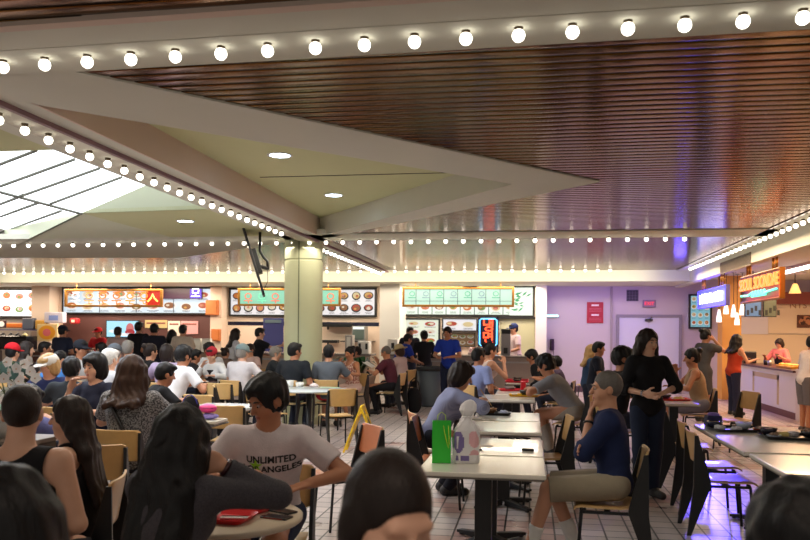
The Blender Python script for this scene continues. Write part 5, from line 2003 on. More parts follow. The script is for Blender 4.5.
    if hat:
        kind, hcol = hat[0], hat[1]
        m = cloth(hcol) if isinstance(hcol, tuple) else hcol
        F = Field(hc - .3 * s, hc + .3 * s, max(.008, vox * .7))
        F.prim(HE(0, -.012, .045, (.1, .118, .1)), 0)
        F.plane(hc + Rh @ (np.array([0, 0, .02]) * s), -(Rh @ np.array([0, .18, 1.0])) if kind != 'beanie' else -(Rh @ np.array([0, .35, 1.0])))
        if kind == 'cap':
            F.prim(('e', hp_(0, .13, .03), Rh, np.array([.075, .075, .011]) * s), .012)
        elif kind == 'straw':
            F.prim(('e', hp_(0, -.01, .03), Rh, np.array([.19, .2, .013]) * s), .015)
        elif kind == 'visor':
            F.prim(('e', hp_(0, .1, .035), Rh, np.array([.088, .085, .012]) * s), .012)
            F.prim(HE(0, -.02, .16, (.09, .12, .06)), .01, 's')
        me = F.mesh("cap", m)
        if me:
            place({'cap': 'cap', 'straw': 'straw_hat', 'visor': 'cap', 'beanie': 'headscarf'}[kind], me, t)
    if eyes:
        for sx in (-1, 1):
            mb = MB()
            p = hp_(sx * .031, .085, .003)
            mb.ball(p, .0095 * s, n=12, k=8, m=0)
            q = hp_(sx * .031, .0915, .001)
            mb.ball(q, .0056 * s, n=10, k=6, m=1)
            mb.build("eye", [mat("eye_white", (170, 150, 140), rough=.3), mat("iris_dark", (30, 20, 16), rough=.15)], t)
            mb = MB()
            mb.tube([hp_(sx * .013, .096, .024), hp_(sx * .03, .097, .030), hp_(sx * .05, .084, .024)], [.003 * s, .0045 * s, .002 * s], n=6)
            mb.build("eyebrow", hair_m(hair[1] if hair and hair[1] not in ('white',) else 'grey'), t)
        mb = MB()
        mb.ball(hp_(0, .093, -.058), (.021 * s, .006 * s, .0045 * s), n=12, k=6, M=Matrix(Rh.tolist()))
        mb.ball(hp_(0, .092, -.066), (.018 * s, .006 * s, .005 * s), n=12, k=6, M=Matrix(Rh.tolist()))
        mb.build("lips", mat("lips_" + skin, tuple(int(v * k) for v, k in zip(SKIN[skin], (.86, .62, .62))), rough=.4), t)
    if apron:
        F = Field(lo, hi, vox)
        for p in torso[:3]:
            F.prim(p[0], .06, 'u', ez + .02)
        F.plane(pel + fwd * .05 * s, -fwd)
        F.plane(chest + u * .08 * s, u)
        F.plane((.11 * s, 0, 0), (1, 0, 0)); F.plane((-.11 * s, 0, 0), (-1, 0, 0))
        me = F.mesh("apron", cloth(apron))
        if me:
            place("apron", me, t)
    if strap:
        # a narrow bag strap over one shoulder across the back
        mb = MB()
        bk = -.135 * s * fat - ez
        pts = []
        for k in range(9):
            q = k / 8
            x = (-.11 + .27 * q) * s
            c = pel + u * (.46 - .44 * q) * s
            dep = math.sqrt(max(0, 1 - (x / (.2 * s * wf)) ** 2))
            pts.append(c - fwd * ((.13 * fat * dep) * s + ez + .012) + np.array([x, 0, 0]))
        pts = [nb + np.array([-.1 * s, .02, .06 * s])] + pts
        mb.tube(pts, .016, n=6)
        mb.build("bag_strap", BLACK, t)
    if ch:
        c = chair(xy[0], xy[1], a, ch, chkind)
        c.location = Vector((xy[0], xy[1], 0)) + Matrix.Rotation(a, 3, 'Z') @ Vector((0, 0.055, 0))
    if key:
        PEOPLE[key] = out
    return out
# ================================================================== WHO IS THERE
NEAR, MID, FAR = .0075, .0115, .017
def W(x, y, z=None):
    return (x, y)
def hd(x, y, z, **k):
    d = dict(to=(x, y, z), rel='head'); d.update(k); return d
def at(x, y, z, **k):
    d = dict(to=(x, y, z)); d.update(k); return d

# ---- close to the camera
person("woman with long wavy black hair in dark grey sweater, hands raised to her head", 183, 3.12, f=-14, top=408, sex='f', lean=14, hp=14, fat=1.06,
       legs=((.09, .42, .24), (-.09, .42, .24)), armR=hd(.165, .06, -.12, hint=(.6, .55, -.4), palm=(-1, .1, .2), curl=.45), armL=hd(-.165, .09, -.13, hint=(-.4, .1, -.8), palm=(1, 0, .2), curl=.4),
       hair=('verylong', 'black', .56), shirt=('tee', two_tone('sweater_charcoal', (66, 62, 68), (54, 50, 56), scale=180), 'long'), bottom=('long', (30, 32, 40)),
       skin='mid', vox=NEAR, ch="chair of the woman in dark grey sweater", chkind='ply', key='sweater')
person("young man in white tee with black and red lettering looking down at the trays", 268, 4.27, f=188, top=376, lean=16, hy=-42, hp=24,
       armR=at(.14, .33, .85, palm=(0, 0, -1), hint=(.8, -.4, -.3)), armL=at(-.26, .38, .82, palm=(0, 0, -1), hint=(-.8, -.5, -.2), curl=.15), legs=((.09, .42, .24), (-.09, .42, .25)), hair=('full', 'black'),
       shirt=('tee', (214, 200, 200), 'short'), bottom=('long', (36, 42, 66)), skin='tan', vox=NEAR, eyes=True, ch="chair behind the young man in lettered white tee", chkind='ply', key='lettered')
person("man with cropped hair in black tank top, seen from behind", 23, 3.55, f=6, top=385, lean=10, hy=18, hp=2, armR='lap', armL='lap', hair=('buzz', 'dkbrown'), shirt=('tank', (22, 21, 24), 'none'),
       bottom=('long', (30, 30, 36)), skin='light', vox=NEAR, ch="chair under the man in black tank top", chkind='ply', fat=1.05, key='tank')
person("young woman with long dark brown hair and black camisole, in profile", 70, 4.2, f=108, top=398, sex='f', lean=6, hy=-4, hp=2, hair=('verylong', 'dkbrown', .5, 3),
       armR='lap', armL='lap', shirt=('strap', (24, 22, 26), 'none'), bottom=('long', (26, 26, 32)), skin='light', vox=NEAR, eyes=True,
       ch="chair seen edge on under the woman in black camisole", chkind='ply', key='camisole')
person("cropped dark head of a man close by the small round table, face turned aside", 390, 1.55, f=-140, top=468, lean=10, hy=0, hp=22, hair=('cover', 'crop'), shirt=('tee', (30, 30, 34), 'short'),
       armR='lap', armL='lap', bottom=('long', (34, 36, 44)), skin='light', vox=NEAR, fat=1.05, s=1.04)
person("black haired head in the low corner by the cream tables", 800, 1.5, f=0, top=488, lean=12, hp=10, hair=('full', 'black'), shirt=('tee', (24, 24, 28), 'short'),
       armR='lap', armL='lap', bottom=('long', (30, 30, 36)), skin='mid', vox=NEAR)
person("dark haired head in the low corner in front of the man in black tank top", 8, 1.6, f=10, top=474, lean=12, hp=10, sex='f', hair=('mid', 'black'), shirt=('tee', (22, 22, 26), 'short'),
       armR='lap', armL='lap', bottom=('long', (30, 30, 36)), skin='mid', vox=NEAR)
person("grey haired man in navy polo, chin on hand, facing the aisle table", 607, 5.5, f=86, top=371, lean=6, hy=12, hp=4, hair=('buzz', 'salt'), shirt=('tee', (30, 40, 76), 'elbow'),
       armR=at(-.04, .19, .78, palm=(0, -1, -.2), hint=(.8, -.4, -.3), curl=.3), armL=hd(.005, .115, -.225, palm=(.1, -1, .2), hint=(-.1, .5, -1), curl=1.1), fat=.95, bottom=('shorts', (150, 138, 118)),
       legs=((.1, .44, .26), (-.13, .44, .58)), skin='mid', shoes=(84, 34, 38), extra='socks', vox=NEAR, eyes=True, ch="chair under the grey haired man in navy polo", chkind='ply', key='oldman')
person("young woman with long dark hair standing in black top and dark jeans", 648, 7.77, f=196, pose='stand', top=330, sex='f', lean=0, hy=18, hp=8, hair=('long', 'dkbrown', .42, 4),
       armR=at(.13, .22, 1.04, palm=(-1, 0, 0), curl=.6), armL=at(-.05, .25, 1.05, palm=(0, 0, -1), hint=(-1, -.2, -.5), curl=.6), shirt=('tee', (26, 25, 28), 'elbow'), bottom=('long', (34, 42, 62)), skin='light',
       legs=((.09, .03, .02), (-.08, .0, -.03)), vox=.009, eyes=True, shoes=(36, 34, 36), key='girl')

# ---- the rows behind them, by the bluish tables
person("woman with wavy brown hair and crossbody strap in speckled grey tee", 133, 6.45, f=0, top=357, sex='f', lean=6, hp=6, hair=('mid', 'brown', .25), fat=1.2,
       shirt=('tee', two_tone('speckled_tee', (62, 62, 66), (150, 150, 152), scale=85), 'short'), bottom=('long', (40, 44, 60)), skin='mid', vox=.009, strap=True, ch="chair of the woman in speckled grey tee", key='speckle')
person("woman with short black hair in navy top, facing this way", 95, 7.6, f=165, top=354, sex='f', lean=10, hp=6, hair=('bob', 'black', .14), armR='eat', shirt=('tee', (34, 38, 58), 'short'), skin='light', vox=MID, eyes=True,
       ch="chair of the woman with short black hair in navy top")
person("black haired person in dark slate shirt seen from behind", 72, 8.3, f=15, top=358, lean=10, hair=('full', 'black'), shirt=('tee', (44, 48, 54), 'short'), skin='mid', vox=MID, ch="chair of the person in dark slate shirt")
person("man in black tee bending low behind the speckled tee woman", 166, 8.35, f=-48, top=363, lean=26, hp=16, hair=('short', 'black'), shirt=('tee', (20, 20, 23), 'short'), skin='tan', vox=MID, ch="chair of the bending man in black tee")
person("woman in pale visor and navy top at a table behind the orchids", 49, 9.0, f=190, top=355, sex='f', lean=16, hp=16, hy=-30, hair=('bob', 'blond', .12), hat=('visor', (206, 200, 190)), shirt=('tee', (36, 44, 84), 'short'), skin='mid', vox=MID,
       ch="chair of the woman in pale visor", key='visor')
person("person in white top half hidden behind the white orchids", -14, 7.4, f=20, top=364, lean=10, hair=('full', 'grey'), shirt=('tee', (206, 206, 206), 'short'), skin='light', vox=MID, ch="chair of the person in white behind the orchids")
person("grey haired man in white polo beside the navy top woman", 110, 9.75, f=-20, top=349, lean=8, hp=10, hair=('short', 'white'), shirt=('tee', (196, 196, 200), 'short'), skin='light', vox=MID, ch="chair of the grey haired man in white polo")
person("boy in bright blue tee facing this way behind the pale visor woman", 60, 12.0, f=170, top=347, lean=8, hp=8, s=.93, hair=('full', 'black'), shirt=('tee', (66, 116, 176), 'short'), skin='mid', vox=FAR, ch="chair of the boy in bright blue tee")
person("person in red cap and dark green jacket seen from behind", 13, 12.2, f=-10, top=344, lean=8, hair=('short', 'black'), hat=('cap', (200, 30, 40)), shirt=('tee', (44, 62, 54), 'long'), skin='mid', vox=FAR, ch="chair of the person in red cap and green jacket")
person("woman with long dark hair beside the red cap", 27, 13.2, f=-70, top=342, sex='f', hair=('long', 'dkbrown'), shirt=('tee', (60, 54, 54), 'short'), skin='light', vox=FAR, ch="chair of the long haired woman beside the red cap")
person("man with short black hair in grey tee before the fruit sign", 45, 15.2, f=-60, top=342, hair=('short', 'black'), shirt=('tee', (130, 130, 134), 'short'), skin='tan', vox=FAR, ch="chair of the man in grey tee before the fruit sign")
person("man in black cap and white shirt with arms forward", 81, 12.9, f=-110, top=341, lean=10, hair=('short', 'black'), hat=('cap', (36, 38, 46)), shirt=('tee', (204, 204, 204), 'short'), skin='tan', vox=FAR, ch="chair of the man in black cap")
person("dark haired man facing the black cap man across a table", 101, 15.8, f=80, top=343, hair=('full', 'black'), shirt=('tee', (70, 66, 66), 'short'), skin='tan', vox=FAR, ch="chair of the man facing the black cap man")
person("grey haired man in heather grey tee seen from behind near the television", 128, 13.4, f=5, top=337, lean=2, hair=('short', 'grey'), shirt=('tee', (138, 140, 146), 'short'), skin='mid', vox=FAR, s=1.1, ch="chair of the man in heather grey tee")
person("person in dark grey hat behind the grey haired man in white", 115, 11.55, f=10, top=345, hair=('short', 'grey'), hat=('beanie', (90, 94, 100)), shirt=('tee', (150, 150, 154), 'short'), skin='mid', vox=FAR, ch="chair of the person in dark grey hat")
person("brown haired woman in black sweater between the grey tee and lilac shirt", 151, 13.0, f=-40, top=344, sex='f', hair=('bun', 'dkbrown'), shirt=('tee', (26, 24, 26), 'long'), skin='mid', vox=FAR, ch="chair of the brown haired woman in black sweater")
person("dark haired woman in lilac shirt seen from behind", 167, 12.2, f=8, top=345, sex='f', hair=('bob', 'dkbrown', .14), shirt=('tee', (178, 160, 190), 'short'), skin='mid', vox=FAR, ch="chair of the woman in lilac shirt")
person("man in plain white tee bending over the table, seen from behind", 184, 10.9, f=-32, top=346, lean=20, hp=14, hair=('full', 'black'), shirt=('tee', (222, 220, 222), 'short'), skin='tan', vox=MID, ch="chair of the bending man in plain white tee", fat=1.08)
person("woman in red headscarf and white cardigan eating, facing this way", 212, 13.7, f=178, top=348, sex='f', lean=12, hp=16, armR='eat', hair=('short', 'dkbrown'), hat=('beanie', (176, 44, 56)), shirt=('tee', (214, 214, 214), 'long'), apron=(30, 26, 28), skin='light', vox=MID,
       ch="chair of the woman in red headscarf")
person("man in white tee leaning in behind the red headscarf woman", 209, 15.2, f=60, top=343, lean=22, hair=('full', 'black'), shirt=('tee', (208, 210, 214), 'short'), skin='tan', vox=FAR, ch="chair of the man leaning in behind the red headscarf")
person("person in black leaning behind the white tee man", 196, 14.4, f=-70, top=350, lean=20, hair=('full', 'black'), shirt=('tee', (28, 28, 32), 'short'), skin='tan', vox=FAR, ch="chair of the person in black leaning behind white tee")
person("man in grey cap and white shirt seen from behind at the bluish table", 243, 12.9, f=-18, top=345, lean=12, hair=('short', 'grey'), hat=('cap', (122, 140, 142)), shirt=('tee', (206, 200, 202), 'short'), skin='light', vox=MID, fat=1.12, ch="chair of the man in grey cap and white shirt")
person("woman with dark fringe facing the man in grey cap", 250, 16.3, f=160, top=344, sex='f', hair=('short', 'dkbrown'), shirt=('tee', (202, 170, 160), 'short'), skin='mid', vox=FAR, ch="chair of the woman facing the man in grey cap")
person("brown haired child between the woman in white hood and the tables", 226, 17.0, f=-30, top=345, s=.9, sex='f', hair=('bun', 'dkbrown'), shirt=('tee', (120, 96, 84), 'short'), skin='mid', vox=FAR, ch="chair of the brown haired child")
person("woman with cropped silver hair facing the column side", 276, 15.0, f=-75, top=347, sex='f', lean=14, hp=14, hair=('full', 'grey'), armR='eat', shirt=('tee', (40, 44, 48), 'short'), skin='light', vox=MID, ch="chair of the woman with cropped silver hair")
person("man in black tee with fade haircut, back turned before the column", 295, 13.05, f=-8, armR='lap', armL='lap', top=343, lean=14, hy=-36, hair=('short', 'black'), shirt=('tee', (30, 34, 40), 'short'), skin='tan', vox=MID, fat=1.08, ch="chair of the man in black tee before the column", key='mb')
person("man in slate grey tee seen from behind beside the column", 329, 13.2, f=6, armL='lap', top=345, lean=8, hair=('short', 'black'), shirt=('tee', (92, 98, 106), 'short'), bottom=('shorts', (176, 40, 60)), skin='mid', vox=MID, ch="chair of the man in slate grey tee")
person("woman with tied dark hair and floral top facing the slate grey tee man", 350, 14.9, f=150, top=347, sex='f', lean=10, hp=12, hair=('bun', 'black'), armR='eat', shirt=('tank', two_tone('floral_top', (206, 176, 160), (150, 90, 80), 'floral', 40), 'none'), bottom=('shorts', (200, 170, 160)), skin='tan', vox=MID, ch="chair of the woman in floral top")
person("dark haired person behind the floral top woman by the planter", 357, 18.0, f=100, top=347, hair=('full', 'dkbrown'), shirt=('tee', (150, 120, 110), 'short'), skin='tan', vox=FAR, ch="chair of the person behind the floral top woman")
person("bald man in maroon polo reading beside the planter", 386, 15.5, f=80, top=346, lean=16, hp=24, armR='eat', hair=('balding', 'salt'), shirt=('tee', (84, 38, 52), 'short'), bottom=('long', (26, 26, 32)), skin='tan', vox=MID, ch="chair of the bald man in maroon polo", key='bald')
person("person in straw hat and pale pink top behind the bald man", 399, 16.9, f=70, top=345, sex='f', lean=12, hp=16, hair=('bob', 'brown'), hat=('straw', (206, 184, 140)), shirt=('tee', (216, 190, 190), 'short'), skin='mid', vox=FAR, ch="chair of the person in straw hat")

# ---- standing in line at the counters
person("man in navy tee standing at the end stall, seen from behind", 63, 17.8, f=-12, pose='stand', top=326, hair=('short', 'black'), hat=('cap', (30, 34, 48)), armR='bent', armL='bent', shirt=('tee', (34, 38, 56), 'short'), skin='tan', vox=FAR, fat=1.12)
person("clerk in red cap and red shirt behind the maroon counter", 98, 20.95, f=168, pose='stand', top=332, s=.98, hair=('short', 'black'), hat=('cap', (206, 30, 40)), armR='counter', armL='counter', shirt=('tee', (196, 36, 44), 'short'), skin='tan', vox=FAR, dx=0)
person("person in dusty pink shirt standing before the television", 118, 18.3, f=5, pose='stand', top=327, hair=('short', 'dkbrown'), armR='bent', armL='bent', shirt=('tee', (196, 166, 160), 'short'), skin='mid', vox=FAR)
person("man in black shirt standing beside the television", 139, 18.6, f=-6, pose='stand', top=322, hair=('short', 'black'), armR='bent', armL='bent', shirt=('tee', (28, 26, 30), 'short'), skin='tan', vox=FAR, fat=1.1)
person("man in navy black tee standing between the black shirt and the cream notice", 154.5, 18.2, f=4, pose='stand', top=324, hair=('full', 'black'), armR='bent', armL='bent', shirt=('tee', (32, 32, 44), 'short'), skin='tan', vox=FAR, fat=1.1)
person("woman with dark hair in olive top standing beside the beige shirt man", 172, 18.6, f=14, pose='stand', top=330, sex='f', hair=('mid', 'black'), armR='bent', armL='bent', shirt=('tee', (106, 96, 84), 'short'), skin='mid', vox=FAR)
person("man in beige shirt standing in line under the orange cabinet", 183, 18.1, f=-4, pose='stand', top=325, hair=('short', 'black'), armR='bent', armL='bent', shirt=('tee', (206, 186, 166), 'short'), skin='mid', vox=FAR)
person("woman with long dark hair in white hooded top standing", 236, 17.6, f=-60, pose='stand', top=329, sex='f', hair=('long', 'dkbrown', .3), armR='bent', armL='bent', shirt=('tee', (206, 204, 208), 'long'), skin='light', vox=FAR)
person("woman in black top standing and reaching toward the blue partition", 260, 17.4, f=-62, pose='stand', top=328, sex='f', hair=('short', 'black'), armR=at(.1, .55, 1.3, palm=(-1, 0, 0)), armL='bent', shirt=('tee', (24, 24, 28), 'short'), skin='light', vox=FAR)
person("man in royal blue polo bending over the bins", 408, 17.7, f=-55, pose='stand', top=334, lean=30, hp=20, hair=('short', 'black'), armR=at(.15, .5, .95, palm=(0, 0, -1)), armL=at(-.15, .5, .95, palm=(0, 0, -1)), shirt=('tee', (34, 58, 160), 'short'), bottom=('long', (30, 36, 60)), skin='tan', vox=FAR)
person("man in royal blue polo standing upright beside the grey bin", 447.5, 16.75, f=166, pose='stand', top=327, hp=14, hair=('short', 'black'), armR='bent', armL='bent', shirt=('tee', (36, 62, 168), 'short'), bottom=('long', (30, 36, 60)), skin='tan', vox=MID, eyes=True, key='blue')
person("man in black shirt facing this way at the square menu board", 410, 19.5, f=-150, pose='stand', top=327, hair=('short', 'black'), armR='bent', armL='bent', shirt=('tee', (30, 32, 42), 'short'), skin='mid', vox=FAR)
person("person in black hood standing before the square menu board", 424, 18.4, f=20, pose='stand', top=331, hair=('full', 'black'), armR='bent', armL='bent', shirt=('tee', (26, 28, 34), 'long'), skin='mid', vox=FAR)
person("cook in dark blue cap and pale pink tunic in the last stall", 513.5, 20.95, f=120, pose='stand', top=324, hair=('short', 'black'), hat=('cap', (40, 52, 96)), armR='counter', armL='counter', shirt=('tee', (218, 196, 200), 'short'), skin='mid', vox=FAR, apron=(206, 190, 196))

# ---- along the aisle tables
person("woman with dark bob in striped grey blue blouse eating with chopsticks", 462, 7.9, f=-72, top=363, sex='f', lean=30, hp=22, hair=('bob', 'dkbrown', .16), armR=at(.12, .50, .93, palm=(-.4, 0, -1), curl=.8, hint=(.8, -.4, -.1)), armL=at(-.16, .48, .87, palm=(0, 0, -1), hint=(-.8, -.4, .1)),
       shirt=('tee', two_tone('striped_blouse', (134, 136, 164), (118, 122, 152), 'stripe', 22), 'elbow'), bottom=('long', (36, 36, 46)), legs=((.1, .42, .14), (-.1, .42, .14)), skin='mid', vox=.009, chkind='orange', ch="chair of the woman eating with chopsticks", key='chop')
person("man in pale blue shirt with maroon bag strap at the white aisle table", 479, 12.2, f=-40, armR='lap', top=348, lean=8, hp=6, hy=-14, hair=('short', 'black'), shirt=('tee', (146, 158, 206), 'short'), skin='tan', vox=MID, strap=True, ch="chair of the man in pale blue shirt", key='bluebag')
person("woman with pinned dark hair in cream sleeveless top", 490, 13.8, f=-62, top=342, sex='f', lean=12, hp=10, armR='eat', armL='lap', hair=('bun', 'black'), shirt=('tank', (224, 206, 200), 'none'), skin='mid', vox=MID, ch="chair of the woman in cream sleeveless top")
person("young man in grey tee bent forward over the yellow tray", 546, 10.55, f=76, top=354, lean=38, hp=26, hair=('full', 'black'), armR=at(.14, .62, .86, palm=(0, 0, -1), hint=(.9, -.2, -.1)), armL=at(-.12, .6, .86, palm=(0, 0, -1), hint=(-.9, -.2, -.1)), shirt=('tee', (132, 130, 134), 'short'), bottom=('long', (150, 138, 126)),
       skin='tan', vox=.0095, ch="chair of the young man in grey tee", chkind='ply', key='grey')
person("dark haired man in black bowing his head at the far aisle table", 532, 14.7, f=85, top=350, lean=28, hp=30, armR='lap', armL='lap', hair=('full', 'black'), shirt=('tee', (26, 26, 30), 'long'), skin='tan', vox=FAR, ch="chair of the man bowing his head")
person("dark haired person just showing behind the young man in grey tee", 556, 13.4, f=80, top=363, lean=12, s=.88, hair=('full', 'black'), shirt=('tee', (90, 74, 96), 'short'), skin='tan', vox=FAR, ch="chair of the person behind the young man in grey tee")

# ---- towards the side shop
person("boy in black tee standing before the lilac wall, face lit", 599, 12.3, f=-100, pose='stand', top=341, s=.875, hair=('short', 'black'), armR='bent', armL='bent', shirt=('tee', (26, 30, 44), 'short'), skin='tan', vox=MID)
person("blond person in denim jacket behind the boy in black tee", 592, 13.1, f=-90, pose='stand', top=346, s=.84, sex='f', hair=('long', 'blond', .3), armR='bent', armL='down', shirt=('tee', (52, 74, 104), 'long'), skin='mid', vox=FAR)
person("man with black hair in black tee seated just behind the standing woman", 623, 9.6, f=-78, top=347, lean=8, hy=-10, hair=('full', 'black'), armR='table', shirt=('tee', (24, 24, 28), 'short'), skin='tan', vox=MID, ch="chair of the man in black tee behind the standing woman", key='print')
person("woman in tan tank top with pinned hair eating from the red tray", 692, 11.7, f=84, top=349, sex='f', lean=12, hp=12, hair=('bun', 'black'), armR='eat', armL='table', shirt=('tank', (168, 140, 110), 'none'), bottom=('shorts', (120, 116, 130)), skin='tan', vox=.0105,
       ch="chair of the woman in tan tank top", chkind='ply', key='tan')
person("woman in dark grey dress standing with a hand to her face", 706, 14.6, f=-60, pose='stand', top=329, sex='f', hair=('bun', 'black'), armR=hd(.05, .14, -.08, palm=(-1, 0, 0), curl=.5), armL='down', shirt=('dress', (72, 70, 70), 'short'), bottom=None, skin='tan', vox=MID)
person("woman in rust orange top standing at the shop counter", 737, 15.9, f=-70, pose='stand', top=335, sex='f', lean=8, hp=14, hair=('mid', 'black', .26), armR='counter', armL='counter', shirt=('tank', (176, 62, 38), 'none'), bottom=('long', (40, 44, 70)), skin='mid', vox=MID, fat=1.12)
person("clerk with dark bob in pink shirt and black apron behind the shop counter", 779.5, 18.6, f=130, pose='stand', top=338, s=.9, sex='f', hp=24, hair=('bob', 'dkbrown', .14), armR='counter', armL='counter', shirt=('tee', (218, 118, 112), 'elbow'), apron=(30, 26, 30), skin='mid', vox=MID)
person("person in white tee and grey shorts standing by the end of the shop counter", 813, 13.1, f=-72, pose='stand', top=336, lean=14, hair=('short', 'black'), armR='counter', armL='counter', shirt=('tee', (222, 218, 218), 'short'), bottom=('shorts', (104, 100, 104)), skin='tan', vox=MID, shoes=(70, 60, 60))
person("person in lavender blue shirt bowed low beyond the cropped man", 30, 6.5, f=-8, lean=52, s=1.02, hp=30, hair=('short', 'black'), shirt=('tee', (112, 118, 176), 'short'), skin='mid', vox=MID, fat=1.1, ch="chair of the person bowed low in lavender shirt")
# ================================================================== THINGS ON AND AROUND THE TABLES
TT = 0.7405      # table top height
def tray(x, y, rz, w, d, rgb, label, group=None):
    t = thing("food_tray", label, "tray", (x, y, TT), rz, group)
    mb = MB()
    w2, d2, h, k = w / 2, d / 2, .022, .022
    inner = [(-w2 + k, -d2 + k), (w2 - k, -d2 + k), (w2 - k, d2 - k), (-w2 + k, d2 - k)]
    outer = [(-w2, -d2), (w2, -d2), (w2, d2), (-w2, d2)]
    def rr(pts, r, z):
        out = []
        for (px_, py_) in pts:
            sx, sy = (1 if px_ > 0 else -1), (1 if py_ > 0 else -1)
            a0 = {(-1, -1): PI, (1, -1): 1.5 * PI, (1, 1): 0, (-1, 1): .5 * PI}[(sx, sy)]
            for q in range(5):
                a = a0 + q * PI / 8
                out.append((px_ - sx * r + r * math.cos(a), py_ - sy * r + r * math.sin(a), z))
        return out
    rings = [rr(inner, .03, 0), rr(outer, .045, h), rr(outer, .045, h + .004), rr(inner, .03, .005)]
    n = len(rings[0])
    vs = [p for r_ in rings for p in r_]
    fs = [tuple(range(n - 1, -1, -1)), tuple(range(3 * n, 4 * n))]
    for i in range(3):
        for j in range(n):
            j2 = (j + 1) % n
            fs.append((i * n + j, i * n + j2, (i + 1) * n + j2, (i + 1) * n + j))
    mb.add(vs, fs, 0, False)
    mb.build("tray", mat("tray_%d_%d_%d" % rgb, rgb, rough=.32), t)
    return t
def local(t, x, y):
    c, s = math.cos(t.rotation_euler.z), math.sin(t.rotation_euler.z)
    return t.location.x + c * x - s * y, t.location.y + s * x + c * y
ZT = TT + .007
def bowl(x, y, z, r, h, rgb, food, label, seed=1):
    t = thing("bowl", label, "bowl", (x, y, z))
    mb = MB()
    mb.lathe([(0, 0), (r * .5, 0), (r * .82, h * .45), (r, h), (r * .94, h), (r * .76, h * .5), (0, h * .3)], n=24)
    mb.build("bowl", mat("bowl_%d_%d_%d" % rgb, rgb, rough=.25), t)
    if food:
        rf = random.Random(seed)
        mb = MB()
        for i in range(9):
            a, q = rf.uniform(0, 6.28), rf.uniform(0, r * .55)
            mb.ball((q * math.cos(a), q * math.sin(a), h * .72), (r * .3, r * .26, r * .2), n=9, k=6)
        mb.build("food", mat("food_s%d_%d_%d" % food, food, rough=.5, noise=.3, nscale=40), t)
    return t
def plate(x, y, z, r, rgb, food, label, seed=1):
    t = thing("plate", label, "plate", (x, y, z))
    mb = MB()
    mb.lathe([(0, 0), (r * .6, 0), (r, .018), (r * .98, .021), (r * .62, .006), (0, .006)], n=28)
    mb.build("plate", mat("plate_%d_%d_%d" % rgb, rgb, rough=.25), t)
    if food:
        rf = random.Random(seed)
        mb = MB()
        for i in range(11):
            a, q = rf.uniform(0, 6.28), rf.uniform(0, r * .5)
            mb.ball((q * math.cos(a), q * math.sin(a), .015 + rf.uniform(0, .018)), (r * .28, r * .22, r * .18), n=9, k=6)
        mb.build("food", mat("food_s%d_%d_%d" % food, food, rough=.5, noise=.3, nscale=40), t)
    return t
def crumple(x, y, z, r, rgb, label, name="napkin", cat="napkin", seed=2):
    rf = random.Random(seed)
    bm = bmesh.new()
    bmesh.ops.create_icosphere(bm, subdivisions=3, radius=r)
    for v in bm.verts:
        q = v.co.copy()
        k = 1 + .28 * math.sin(q.x * 9 / r * .3 + seed) * math.sin(q.y * 11 / r * .3) + rf.uniform(-.12, .12)
        v.co = Vector((q.x * k, q.y * k, max(q.z * .5 * k, -r * .3)))
    zmin = min(v.co.z for v in bm.verts)
    for v in bm.verts:
        v.co.z -= zmin
    me = bpy.data.meshes.new(name)
    bm.to_mesh(me); bm.free()
    me.materials.append(mat("%s_%d_%d_%d" % ((name,) + rgb), rgb, rough=.8))
    o = place(name, me, None, loc=(x, y, z))
    return tag(o, label, cat)
def slab(name, label, cat, x, y, z, rz, w, d, h, rgb, parts=(), rough=.3):
    t = thing(name, label, cat, (x, y, z), rz)
    mb = MB(); mb.box((-w / 2, -d / 2, 0), (w / 2, d / 2, h)); mb.build("case", mat("slab_%d_%d_%d" % rgb, rgb, rough=rough), t, bevel=min(.006, h * .4))
    for nm, lo, hi, c in parts:
        mb = MB(); mb.box(lo, hi); mb.build(nm, mat("slab_%d_%d_%d" % c, c, rough=.15), t)
    return t

# ---- the small round table of the two in front
p = PZ(268, 497, TT); q = PZ(246, 517, TT)
ta = tray(-1.36, 3.66, -.3, .3, .22, (206, 30, 40), "red tray lying further under the young man's arm")
tb = tray(-1.39, 3.42, -.1, .3, .21, (214, 34, 40), "red tray with a plate of yellow food, next to the sweater elbow")
x, y = local(ta, -.05, -.02)
plate(x, y, ZT, .065, (226, 226, 228), None, "small empty white plate on the red tray under the young man's arm")
x, y = local(ta, .03, .05)
slab("paper_sheet", "pinkish paper sheet on the red tray under the young man's arm", "paper", x, y, ZT, -.5, .1, .12, .002, (226, 180, 178), rough=.8)
x, y = local(tb, -.075, -.0)
plate(x, y, ZT, .065, (226, 222, 214), (226, 176, 88), "white plate heaped with yellow fried food", 5)
x, y = local(tb, .06, .01)
slab("spoon_rest", "flat white and black sachet on the red tray of yellow food", "sachet", x, y, ZT, .1, .13, .035, .008, (226, 222, 218), (("black_band", (-.06, .004, .008), (.06, .0175, .0095), (22, 22, 24)),))
p = Vector((-1.165, 3.62, 0)); slab("mobile_phone", "dark phone lying further on the small round table", "phone", p.x, p.y, TT, -.5, .14, .07, .009, (26, 26, 28), (("screen", (-.068, -.032, .009), (.068, .032, .0096), (50, 52, 48)),))
p = Vector((-1.155, 3.50, 0)); slab("mobile_phone", "dark phone with lit edge nearer the rim of the small round table", "phone", p.x, p.y, TT, -.25, .14, .072, .009, (34, 30, 30), (("screen", (-.064, -.03, .009), (.064, .03, .0096), (24, 24, 28)), ("red_strip", (-.05, -.0362, .001), (.05, -.036, .007), (150, 60, 50))))

